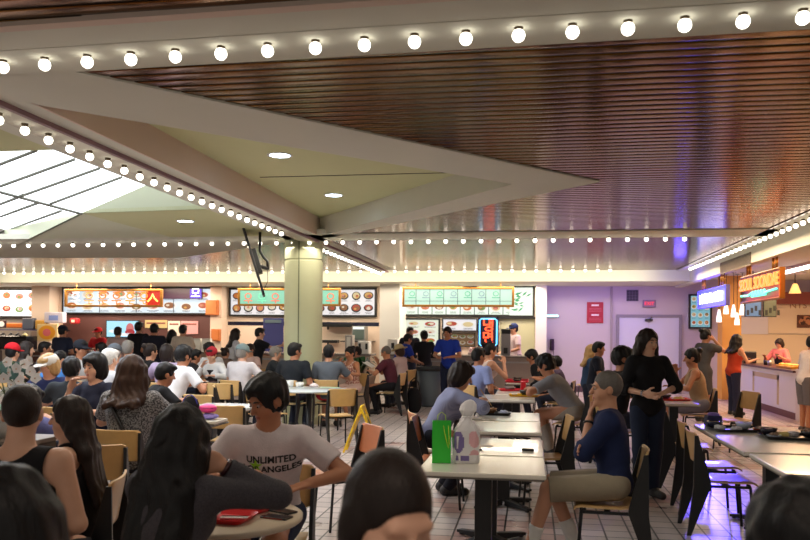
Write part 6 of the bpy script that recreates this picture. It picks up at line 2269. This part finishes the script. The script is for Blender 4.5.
# ---- gift bag and tied bag
p = PZ(440.5, 463.5, TT)
t = thing("gift_bag", "bright green paper gift bag with a yellow cord handle", "bag", (p.x, p.y + .05, TT), 0.12)
mb = MB()
for lo, hi in (((-.062, -.04, 0), (.062, .04, .004)), ((-.062, -.04, 0), (.062, -.037, .275)), ((-.062, .037, 0), (.062, .04, .275)), ((-.062, -.037, 0), (-.059, .037, .275)), ((.059, -.037, 0), (.062, .037, .275))):
    mb.box(lo, hi)
mb.build("bag", mat("bag_green", (46, 190, 50), rough=.45), t)
mb = MB()
mb.tube([(.012, -.043, .25), (.018, -.05, .21), (.035, -.052, .14), (.045, -.05, .10), (.05, -.05, .14), (.044, -.044, .25)], .003, n=6)
mb.build("cord_handle", mat("cord_yellow", (190, 220, 60), rough=.5), t)
mb = MB(); mb.tube([(-.03, .043, .25), (-.025, .046, .31), (.0, .046, .33), (.025, .046, .31), (.03, .043, .25)], .003, n=6)
mb.build("rear_handle", mat("cord_yellow", (190, 220, 60)), t)
p = PZ(465.5, 464, TT)
t = thing("plastic_bag", "tied white plastic carrier bag with purple and pink print", "bag", (p.x, p.y + .06, TT), 0.1)
prof = [(0, .075, .055), (.02, .084, .062), (.1, .088, .064), (.18, .088, .062), (.22, .08, .056), (.255, .06, .045), (.285, .035, .03), (.305, .026, .024), (.32, .036, .03), (.35, .055, .034), (.385, .05, .026), (.41, .03, .016), (.42, .008, .006)]
n = 88
vs, fs, ms = [], [], []
rb = random.Random(12)
ph = [rb.uniform(0, 6.28) for _ in range(6)]
ZS2, AX = [], []
import bisect
def profile(z):
    for i in range(len(prof) - 1):
        if z <= prof[i + 1][0]:
            k = (z - prof[i][0]) / (prof[i + 1][0] - prof[i][0])
            return prof[i][1] * (1 - k) + prof[i + 1][1] * k, prof[i][2] * (1 - k) + prof[i + 1][2] * k
    return prof[-1][1:]
NZ = 100
for i in range(NZ + 1):
    z = .42 * i / NZ
    a, b = profile(z)
    for j in range(n):
        an = 2 * PI * j / n
        c, s = math.cos(an), math.sin(an)
        e = .62
        cr = 1 + .05 * math.sin(5 * an + ph[0] + z * 22) + .04 * math.sin(9 * an + ph[1] - z * 31) * (1 if z > .02 else .3)
        lean = .022 * max(0, (z - .3) / .12)
        vs.append((math.copysign(abs(c) ** e, c) * a * cr + lean, math.copysign(abs(s) ** e, s) * b * cr, z))
def bagm(z, an):
    x = math.cos(an)
    if math.sin(an) > .1:
        return 0
    if .02 < z < .055 and (-.8 < x < -.45 or -.25 < x < .05):
        return 1
    if .07 < z < .21 and -.95 < x < -.05:
        r_ = ((x + .5) / .45) ** 2 + ((z - .14) / .075) ** 2
        if r_ < 1 and not (-.62 < x < -.42 and .10 < z < .18):
            return 1
    if .06 < z < .215 and .05 < x < .9:
        if ((x - .45) / .42) ** 2 + ((z - .165) / .06) ** 2 < 1 or ((x - .45) / .35) ** 2 + ((z - .06) / .035) ** 2 < 1:
            return 2
    return 0
for i in range(NZ):
    for j in range(n):
        j2 = (j + 1) % n
        fs.append((i * n + j, i * n + j2, (i + 1) * n + j2, (i + 1) * n + j))
        ms.append(bagm(.42 * (i + .5) / NZ, 2 * PI * (j + .5) / n))
fs.append(tuple(range(n - 1, -1, -1))); ms.append(0)
fs.append(tuple(NZ * n + j for j in range(n))); ms.append(0)
mb = MB(); mb.v, mb.f, mb.mi, mb.sm = vs, fs, ms, [True] * len(fs)
mb.build("bag", [mat("bag_white", (226, 222, 224), rough=.35), mat("bag_purple", (120, 104, 160), rough=.4), mat("bag_pink", (222, 170, 176), rough=.4)], t)
mb = MB()
mb.tube([(.026 * math.cos(a * PI / 5) * 1.15, .024 * math.sin(a * PI / 5) * 1.15, .305) for a in range(10)], .006, n=6, closed=True)
mb.build("knot", mat("bag_knot", (236, 234, 236), rough=.4), t)
p = PZ(528, 451, TT); slab("pouch", "small black pouch alone on the bare cream table", "pouch", p.x, p.y, TT, -.25, .09, .03, .018, (28, 26, 28))
p = PZ(476, 450, TT); slab("mobile_phone", "dark phone end showing behind the tied white bag", "phone", p.x, p.y, TT, .2, .09, .05, .01, (30, 28, 34))
p = PZ(485, 446, TT); slab("paper_sheet", "pale square paper on the bare cream table behind the tied white bag", "paper", p.x, p.y, TT, .1, .12, .14, .001, (206, 194, 180), rough=.7)

# ---- the woman with chopsticks
p = PZ(494, 415, TT)
t1 = tray(p.x, p.y + .06, 0, .36, .26, (34, 30, 32), "black tray with a brown bowl before the woman with chopsticks")
x, y = local(t1, -.05, .0); bowl(x, y, ZT, .08, .06, (120, 84, 56), (176, 120, 70), "brown bowl of noodles on the black tray by the chopsticks", 7)
x, y = local(t1, .1, .0); plate(x, y, ZT, .065, (206, 208, 226), (200, 204, 222), "small pale blue dish on the black tray by the chopsticks", 3)
p = PZ(473, 419, TT); slab("paper_sheet", "folded white napkin beside the black tray by the chopsticks", "napkin", p.x, p.y, TT, .2, .15, .07, .006, (226, 222, 214), rough=.8)
A = PEOPLE['chop']
def world(P, v):
    return Vector((P['xy'][0], P['xy'][1], 0)) + Matrix.Rotation(P['a'], 3, 'Z') @ Vector(v)
wr, el = world(A, A['A']['R'][2]), world(A, A['A']['R'][1])
d = (wr - el).normalized()
tip = wr + d * .09
for s in (-1, 1):
    mb = MB(); mb.tube([tip + Vector((-.03, s * .008, .10)), tip + Vector((.09, s * .004, -.07))], [.0045, .003], n=6)
    tag(mb.build("chopstick", mat("chopstick_wood", (214, 176, 120), rough=.5)), "pale wooden chopstick in the hand of the woman in striped blouse", "chopstick", "chopsticks in the striped blouse woman's hand")

# ---- trays further along
p = PZ(507, 391, TT); t1 = tray(-.26, p.y + .1, .05, .42, .3, (206, 34, 50), "red tray with a grey bowl and an upright red carton")
x, y = local(t1, -.05, .0); bowl(x, y, ZT, .09, .05, (150, 140, 136), (120, 110, 96), "grey bowl on the red tray at the white aisle table", 4)
x, y = local(t1, .15, .02); slab("drink_carton", "upright red carton at the edge of the red tray", "carton", x, y, ZT + .001, .2, .07, .07, .13, (206, 34, 54))
p = PZ(524, 396.5, TT); t1 = tray(p.x, p.y + .06, .0, .42, .28, (226, 168, 30), "yellow tray before the young man in grey tee")
x, y = local(t1, .02, .03); bowl(x, y, ZT, .09, .075, (40, 36, 38), (70, 60, 50), "black bowl on the yellow tray", 6)
x, y = local(t1, -.13, -.03); bowl(x, y, ZT, .045, .03, (226, 222, 214), (200, 160, 110), "tiny white side dish on the yellow tray next to the black bowl", 6)
x, y = local(t1, .15, -.04); bowl(x, y, ZT, .045, .03, (226, 226, 220), (190, 190, 170), "tiny white side dish at the end of the yellow tray by the wrist", 8)
for k, (px, py, c, lab) in enumerate(((505, 379, (206, 40, 60), "thin red tray on the table beyond the upright red carton"), (516, 372, (190, 40, 60), "red tray at the far aisle table between the cream top and the bowed man"))):
    p = Vector(((-.24, 14.12, 0), (-.24, 14.66, 0))[k]); t1 = tray(p.x, p.y, .0, .42, .3, c, lab)
    bowl(p.x, p.y, ZT, .08, .05, (46, 42, 46), (110, 80, 60), ("dark bowl on the thin red tray", "dark bowl on the far red tray")[k], 9 + k)
p = PZ(688, 399, TT); t1 = tray(1.87, 10.85, .05, .42, .3, (214, 52, 40), "red tray before the woman in tan tank top")
x, y = local(t1, -.1, .06); bowl(x, y, ZT, .085, .06, (34, 34, 40), (80, 60, 50), "black bowl on the red tray of the tan tank top woman", 11)
x, y = local(t1, .05, -.02); plate(x, y, ZT, .09, (214, 206, 170), (216, 186, 110), "plate of yellow food on the red tray of the tan tank top woman", 12)

# ---- the two black trays of used dishes
t1 = tray(1.86, 7.55, .12, .5, .36, (30, 28, 32), "black tray of used dishes nearer the blue lit chairs")
t2 = tray(2.2, 7.08, -.05, .52, .38, (30, 28, 32), "black tray of used dishes with a dark iron bowl")
for (tr, x, y, kind, c, lab, sd) in ((t1, -.15, .02, 'n', (224, 218, 214), "crumpled white napkin on the tray nearer the blue lit chairs", 3),
                                     (t1, -.03, -.08, 'n', (214, 206, 206), "second crumpled napkin towards the rim of the tray nearer the chairs", 4),
                                     (t1, .08, .06, 'b', (200, 206, 220), "pale blue bowl on the tray nearer the blue lit chairs", 5),
                                     (t1, .17, -.06, 'p', (150, 60, 54), "small reddish dish on the tray nearer the blue lit chairs", 6),
                                     (t1, -.16, .12, 'b', (40, 40, 60), "dark blue cup bowl at the far rim of the tray nearer the chairs", 7),
                                     (t2, .12, .0, 'b', (38, 36, 38), "dark iron bowl on the tray of used dishes", 8),
                                     (t2, -.18, .1, 'b', (44, 40, 52), "dark purple bowl at the back of the iron bowl tray", 9),
                                     (t2, -.07, .06, 'n', (236, 214, 140), "crumpled yellow wrapper on the iron bowl tray", 10),
                                     (t2, .03, .13, 'n', (228, 216, 220), "crumpled pinkish napkin on the iron bowl tray", 11),
                                     (t2, -.17, -.05, 'p', (206, 212, 228), "pale flat dish at the corner of the iron bowl tray", 12)):
    xx, yy = local(tr, x, y)
    if kind == 'n':
        crumple(xx, yy, ZT + .001, .045, c, lab, seed=sd)
    elif kind == 'b':
        bowl(xx, yy, ZT, .075, .06, c, (90, 70, 60), lab, sd)
    else:
        plate(xx, yy, ZT, .06, c, (140, 110, 90), lab, sd)
x, y = local(t2, .0, -.12); slab("chopstick_sleeve", "orange paper chopstick sleeve on the iron bowl tray", "paper sleeve", x, y, ZT, .08, .22, .03, .006, (206, 140, 60), rough=.6)
p = PZ(710, 420, TT)
t = thing("lunch_bag", "navy lunch bag with lilac top behind the used dishes", "bag", (1.72, 7.86, TT), .2)
mb = MB(); mb.prism([(-.075, -.05, 0), (.075, -.05, 0), (.07, -.045, .1), (-.07, -.045, .1)], (0, .1, 0)); mb.build("bag", mat("lunch_navy", (32, 34, 84), rough=.6), t, bevel=.012)
mb = MB(); mb.ball((0, 0, .108), (.06, .04, .022)); mb.build("top_flap", mat("lunch_lilac", (140, 120, 210), rough=.6), t)

# ---- cups on the round bluish table, small things on the tables behind
p = PZ(293, 386, TT)
p.y -= .25
t = thing("cup", "white paper cup on the round bluish table", "cup", (p.x, p.y + .1, TT))
mb = MB(); mb.lathe([(0, 0), (.05, 0), (.062, .1), (.056, .1), (.045, .006), (0, .006)], n=20); mb.build("cup", WHITE_GLOSS, t)
t = thing("cup", "wide white tub beside the paper cup on the round bluish table", "cup", (p.x + .15, p.y + .12, TT))
mb = MB(); mb.lathe([(0, 0), (.055, 0), (.065, .07), (.058, .07), (.05, .006), (0, .006)], n=20); mb.build("tub", WHITE, t)
p = PZ(314, 387, TT); crumple(p.x, p.y, TT, .07, (206, 190, 186), "crumpled pink and white wrapper on the round bluish table", "wrapper", "wrapper", 21)
p = PZ(330, 387.5, TT); slab("paper_sheet", "green placemat sheet on the round bluish table", "paper", p.x, p.y, TT, .1, .3, .16, .003, (150, 180, 150), rough=.6)
p = PZ(202, 383, TT); t1 = tray(p.x, p.y + .05, 0, .4, .28, (60, 36, 36), "dark tray between the white tee man and the red headscarf")
x, y = local(t1, 0, 0); plate(x, y, ZT, .09, (226, 222, 218), (180, 120, 80), "white plate of food on the dark tray by the red headscarf", 14)

# ---- pink pouch, lilac pouch and dark cap by the plywood chairs
p = PZ(213, 434, .45)
t = thing("soft_pouch", "hot pink soft pouch on top of a lilac one at the plywood chair", "pouch", (p.x - .02, p.y + .02, .92))
# carried by a dark rucksack that stands on a stool
t.location = (PD(208, 423, 7.7).x, PD(208, 423, 7.7).y, .802)
mb = MB(); mb.ball((0, 0, .045), (.09, .07, .045), n=18, k=10); mb.build("pouch", mat("pouch_pink", (232, 60, 140), rough=.5), t)
mb = MB(); mb.tube([(-.07, -.045, .05), (0, -.072, .055), (.07, -.045, .05)], .004, n=6); mb.build("zip", mat("zip_grey", (150, 60, 110), rough=.4), t)
t2_ = thing("soft_pouch", "flat lilac pouch under the hot pink one", "pouch", (t.location.x + .01, t.location.y, .741))
mb = MB(); mb.ball((0, 0, .03), (.1, .07, .03), n=18, k=8); mb.build("pouch", mat("pouch_lilac", (150, 140, 222), rough=.5), t2_)
mb = MB(); mb.tube([(-.08, -.04, .03), (0, -.071, .03), (.08, -.04, .03)], .004, n=6); mb.build("zip", mat("zip_lilac", (110, 100, 180), rough=.4), t2_)
sx_, sy_ = t.location.x, t.location.y
table(sx_ - .32, sx_ + .14, sy_ - .16, sy_ + .16, "small cream side table under the pink and lilac pouches")
q = PD(189.5, 412, 7.7)
t = thing("rucksack", "small black rucksack with a blue rim beside the pink pouch", "bag", (q.x, sy_ + .0, .741))
mb = MB()
F = Field((-.12, -.1, -.01), (.12, .1, .25), .008)
F.prim(('e', (0, 0, .10), np.eye(3), (.09, .065, .125)), .02)
F.plane((0, 0, .001), (0, 0, -1))
place("bag", F.mesh("bag", cloth((24, 24, 30))), t)
mb.tube([(.075 * math.cos(a), -.02, .13 + .105 * math.sin(a)) for a in [k * PI / 12 for k in range(13)]], .006, n=6)
mb.build("rim", mat("rim_blue", (50, 50, 160), rough=.5), t)

# ---- floor things
p = PZ(362, 452, 0)
t = thing("wet_floor_sign", "yellow folding wet floor sign standing on the tiles, seen edge on", "floor sign", (p.x, p.y, 0), .06)
YEL = mat("sign_yellow", (232, 190, 30), rough=.45)
for s in (-1, 1):
    mb = MB()
    M = Matrix.Translation((0, 0, .615)) @ Matrix.Rotation(s * -.36, 4, 'Y')
    for lo, hi in (((-.012, -.15, -.65), (.012, -.10, 0)), ((-.012, .10, -.65), (.012, .15, 0)), ((-.012, -.10, -.06), (.012, .10, 0)), ((-.008, -.1, -.5), (.008, .1, -.12)), ((-.012, -.1, -.56), (.012, .1, -.5))):
        mb.box(lo, hi, M=M)
    mb.build("panel", YEL, t, bevel=.004)
mb = MB(); mb.tube([(0, -.12, .615), (0, .12, .615)], .018, n=10); mb.build("hinge", YEL, t)
mb = MB()
M = Matrix.Translation((0, 0, .615)) @ Matrix.Rotation(-.36, 4, 'Y')
mb.prism([M @ Vector((.0125, 0, -.15)), M @ Vector((.0125, .07, -.29)), M @ Vector((.0125, -.07, -.29))], M.to_3x3() @ Vector((.002, 0, 0)))
mb.build("warning_triangle", BLACK, t)
t = thing("trash_bin", "large round grey plastic bin with dark rim beside the blue polo man", "bin", (-2.16, 17.2, 0))
mb = MB(); mb.lathe([(0, 0), (.26, 0), (.275, .05), (.315, .8), (.31, .8), (.27, .06), (0, .06)], n=32); mb.build("body", mat("bin_grey", (96, 106, 116), rough=.5, noise=.08, nscale=6), t)
mb = MB(); mb.lathe([(.30, .78), (.335, .78), (.34, .84), (.325, .87), (.28, .87), (.28, .82)], n=32, closed=True); mb.build("rim", mat("bin_rim", (44, 48, 52), rough=.5), t)
for s in (-1, 1):
    mb = MB(); mb.tube([(s * .31, -.08, .66), (s * .36, -.06, .66), (s * .36, .06, .66), (s * .31, .08, .66)], .014); mb.build("handle", mat("bin_rim", (44, 48, 52)), t)
c = PD(354, 400, 16.6)
t = thing("planter", "tapered beige concrete planter beside the bald man", "planter", (c.x, c.y, 0))
def frust(b, tp, z0, z1):
    return [(-b, -b, z0), (b, -b, z0), (b, b, z0), (-b, b, z0), (-tp, -tp, z1), (tp, -tp, z1), (tp, tp, z1), (-tp, tp, z1)]
mb = MB(); mb.add(frust(.27, .40, 0, .70), [(0, 3, 2, 1), (0, 1, 5, 4), (1, 2, 6, 5), (2, 3, 7, 6), (3, 0, 4, 7), (4, 5, 6, 7)]); mb.build("pot", mat("planter_beige", (178, 156, 140), rough=.8, noise=.12, nscale=8), t, bevel=.02)
mb = MB(); mb.box((-.36, -.36, .695), (.36, .36, .71)); mb.build("soil", mat("soil", (50, 36, 28), rough=.95, noise=.3, nscale=40), t)
t = thing("leafy_plant", "dark green leafy plant growing in the beige planter", "plant", (c.x, c.y, .735))
rp = random.Random(8)
mb = MB(); ms_ = MB()
for k in range(46):
    a = rp.uniform(0, 6.28); l = rp.uniform(.22, .42); up = rp.uniform(.15, .36)
    d = Vector((math.cos(a), math.sin(a), 0)); sd = Vector((-d.y, d.x, 0)) * rp.uniform(.03, .06)
    b = d * rp.uniform(.02, .18)
    c0, c1, c2, c3 = b, b + d * l * .4 + Vector((0, 0, up)), b + d * l * .75 + Vector((0, 0, up * 1.05)), b + d * l * 1.05 + Vector((0, 0, up * .75))
    mb.add([c0 - sd * .2, c0 + sd * .2, c1 + sd, c1 - sd, c2 + sd * .9, c2 - sd * .9, c3], [(0, 1, 2, 3), (3, 2, 4, 5), (5, 4, 6)], k % 2, True)
    if k % 4 == 0:
        ms_.tube([c0 - Vector((0, 0, .02)), c0 + (c1 - c0) * .6], .008, n=5)
mb.build("foliage", [mat("leaf_green", (40, 92, 46), rough=.45), mat("leaf_deep", (28, 66, 36), rough=.45)], t)
ms_.build("stem", mat("stem_green", (60, 84, 40), rough=.6), t)

# ---- white orchids on a pedestal behind the cropped man
c = PD(2, 430, 5.5)
t = thing("pedestal", "dark low partition pedestal carrying the white orchids", "pedestal", (c.x, c.y, 0))
mb = MB(); mb.box((-.3, -.18, 0), (.3, .18, .82)); mb.build("body", mat("pedestal_dark", (70, 60, 56), rough=.6), t, bevel=.01)
mb = MB(); mb.box((-.33, -.21, .82), (.33, .21, .85)); mb.build("cap", mat("pedestal_cap", (110, 96, 86), rough=.5), t, bevel=.006)
t = thing("potted_orchid", "white orchid sprays with green leaves behind the cropped man's head", "plant", (c.x, c.y, .85))
mb = MB(); mb.lathe([(0, 0), (.08, 0), (.11, .16), (.1, .16), (.08, .02), (0, .02)], n=24); mb.build("pot", mat("pot_white", (206, 202, 196), rough=.35), t)
mb = MB()
for k in range(9):
    a = k * .7
    d = Vector((math.cos(a), math.sin(a), 0)); sd = Vector((-d.y, d.x, 0)) * .035
    mb.add([Vector((0, 0, .14)) - sd * .4, Vector((0, 0, .14)) + sd * .4, d * .12 + sd + Vector((0, 0, .22)), d * .12 - sd + Vector((0, 0, .22)), d * .26 + Vector((0, 0, .12))], [(0, 1, 2, 3), (3, 2, 4)], 0, True)
mb.build("leaves", mat("orchid_leaf", (48, 104, 46), rough=.4), t)
def flower_mesh():
    mb = MB()
    for k in range(5):
        a = k * 2 * PI / 5 + .3
        d = Vector((math.cos(a), 0, math.sin(a))); sd = Vector((-d.z, 0, d.x))
        w, l = (.022, .042) if k % 2 else (.028, .04)
        mb.add([(0, 0, 0), tuple(d * l * .5 + sd * w + Vector((0, -.008, 0))), tuple(d * l + Vector((0, -.004, 0))), tuple(d * l * .5 - sd * w + Vector((0, -.008, 0)))], [(0, 1, 2, 3)], 0, True)
    mb.ball((0, -.012, -.004), (.005, .008, .007), n=8, k=6, m=1)
    return mb.mesh("blossom", [mat("orchid_white", (246, 242, 242), rough=.6), mat("orchid_heart", (206, 170, 150), rough=.5)])
fl = flower_mesh()
rp = random.Random(3)
base = Vector((c.x, c.y, .85))
for spray in (((-4, 366), (8, 362), (17, 368), (25, 364), (31, 371), (36, 378)), ((-6, 382), (4, 378), (12, 384), (20, 381), (27, 387), (33, 391)), ((-3, 394), (6, 391), (15, 393), (22, 376), (10, 372), (30, 360))):
    pts = [PD(px, py, 5.45 + rp.uniform(-.12, .12)) for px, py in spray]
    ctrl = [base + Vector((0, 0, .12)), base + Vector((.02, 0, .3))] + [p + Vector((0, .02, .01)) for p in pts[:5]]
    mb = MB(); mb.tube([p - base for p in ctrl], .004, n=6); mb.build("stem", mat("orchid_stem", (84, 96, 50), rough=.6), t)
    for p in pts:
        o = place("blossom", fl, t, loc=p - base, rot=(rp.uniform(-.3, .3), rp.uniform(-1, 1), rp.uniform(-.5, .5)))
        o.scale = (1.0, 1.0, 1.0)

# ---- bag hung behind the straw hat, book of the bald man
c = PD(415, 390, 15.9)
t = thing("shoulder_bag", "black shoulder bag standing on the floor behind the bald man's chair", "bag", (c.x, c.y - .1, 0))
F = Field((-.2, -.15, -.01), (.2, .15, .55), .014)
F.prim(('e', (0, 0, .24), np.eye(3), (.16, .1, .27)), .02)
F.plane((0, 0, .002), (0, 0, -1))
place("bag", F.mesh("bag", cloth((22, 22, 26))), t)
mb = MB(); mb.tube([(-.12, 0, .4), (-.08, 0, .62), (0, 0, .7), (.08, 0, .62), (.12, 0, .4)], .014); mb.build("strap", BLACK, t)
B = PEOPLE['bald']
hb = (world(B, B['A']['R'][2]) + world(B, B['A']['L'][2])) / 2
t = thing("open_book", "white open book held by the bald man in maroon polo", "book", hb + Matrix.Rotation(B['a'], 3, 'Z') @ Vector((0, .13, .02)), B['a'])
for s in (-1, 1):
    mb = MB(); mb.box((0 if s > 0 else -.14, -.1, 0), (.14 if s > 0 else 0, .1, .012), M=Matrix.Rotation(.5, 4, 'X') @ Matrix.Rotation(-s * .2, 4, 'Y'))
    mb.build("page_block", mat("page_white", (226, 222, 216), rough=.7), t)

# ---- worn things that are parts of their wearer: watch, bracelets, shirt lettering
def cuff(P, arm, q, r, m, name):
    el, wr = P['A'][arm][1], P['A'][arm][2]
    el, wr = Vector(el), Vector(wr)
    d = (wr - el).normalized()
    c = el + (wr - el) * q
    a = d.orthogonal().normalized(); b = d.cross(a)
    mb = MB()
    mb.tube([c + (a * math.cos(k * PI / 8) + b * math.sin(k * PI / 8)) * r for k in range(16)], .009, n=6, closed=True)
    mb.build(name, m, P['t'])
cuff(PEOPLE['oldman'], 'L', .9, .031, BLACK, "watch_strap")
cuff(PEOPLE['sweater'], 'R', .97, .03, mat("bracelet_dark", (60, 24, 28), rough=.4), "bracelet")
cuff(PEOPLE['girl'], 'R', .93, .026, mat("bracelet_silver", (200, 200, 204), rough=.25, metal=.8), "bracelet")

def print_on(P, rows):
    """lettering laid on the chest of the shirt"""
    sh = [o for o in P['t'].children if o.name.split('.')[0] == 'shirt'][0]
    bpy.context.view_layer.update()
    me = sh.data
    bvh = BVHTree.FromPolygons([v.co.copy() for v in me.vertices], [tuple(p.vertices) for p in me.polygons])
    u, fw = Vector(P['u']), Vector(P['fwd'])
    side = Vector((-1, 0, 0))          # reads left to right for someone facing the wearer
    for txt, size, up, x0, m, nm in rows:
        tm = text_mesh(txt, size, 0.0, "lettering", offset=.0018, spacing=1.04)
        bm = bmesh.new(); bm.from_mesh(tm)
        bmesh.ops.triangulate(bm, faces=bm.faces[:])
        bmesh.ops.subdivide_edges(bm, edges=bm.edges[:], cuts=1)
        for v in bm.verts:
            o = Vector(P['chest']) + side * (v.co.x + x0) + u * (v.co.y + up) + fw * .5
            hit_ = bvh.ray_cast(o, -fw)
            v.co = (hit_[0] + fw * .003) if hit_[0] is not None else Vector(P['chest']) + fw * .12
        bm.to_mesh(tm); bm.free()
        tm.materials.append(m)
        place(nm, tm, P['t'])
INK = mat("ink_black", (28, 24, 26), rough=.7)
print_on(PEOPLE['lettered'], (("UNLIMITED", .05, .045, .03, INK, "shirt_lettering"), ("LOS ANGELES", .048, -.008, .03, INK, "shirt_lettering"), ("\u2605", .075, .01, -.05, mat("ink_lime", (150, 200, 50), rough=.7), "shirt_star")))
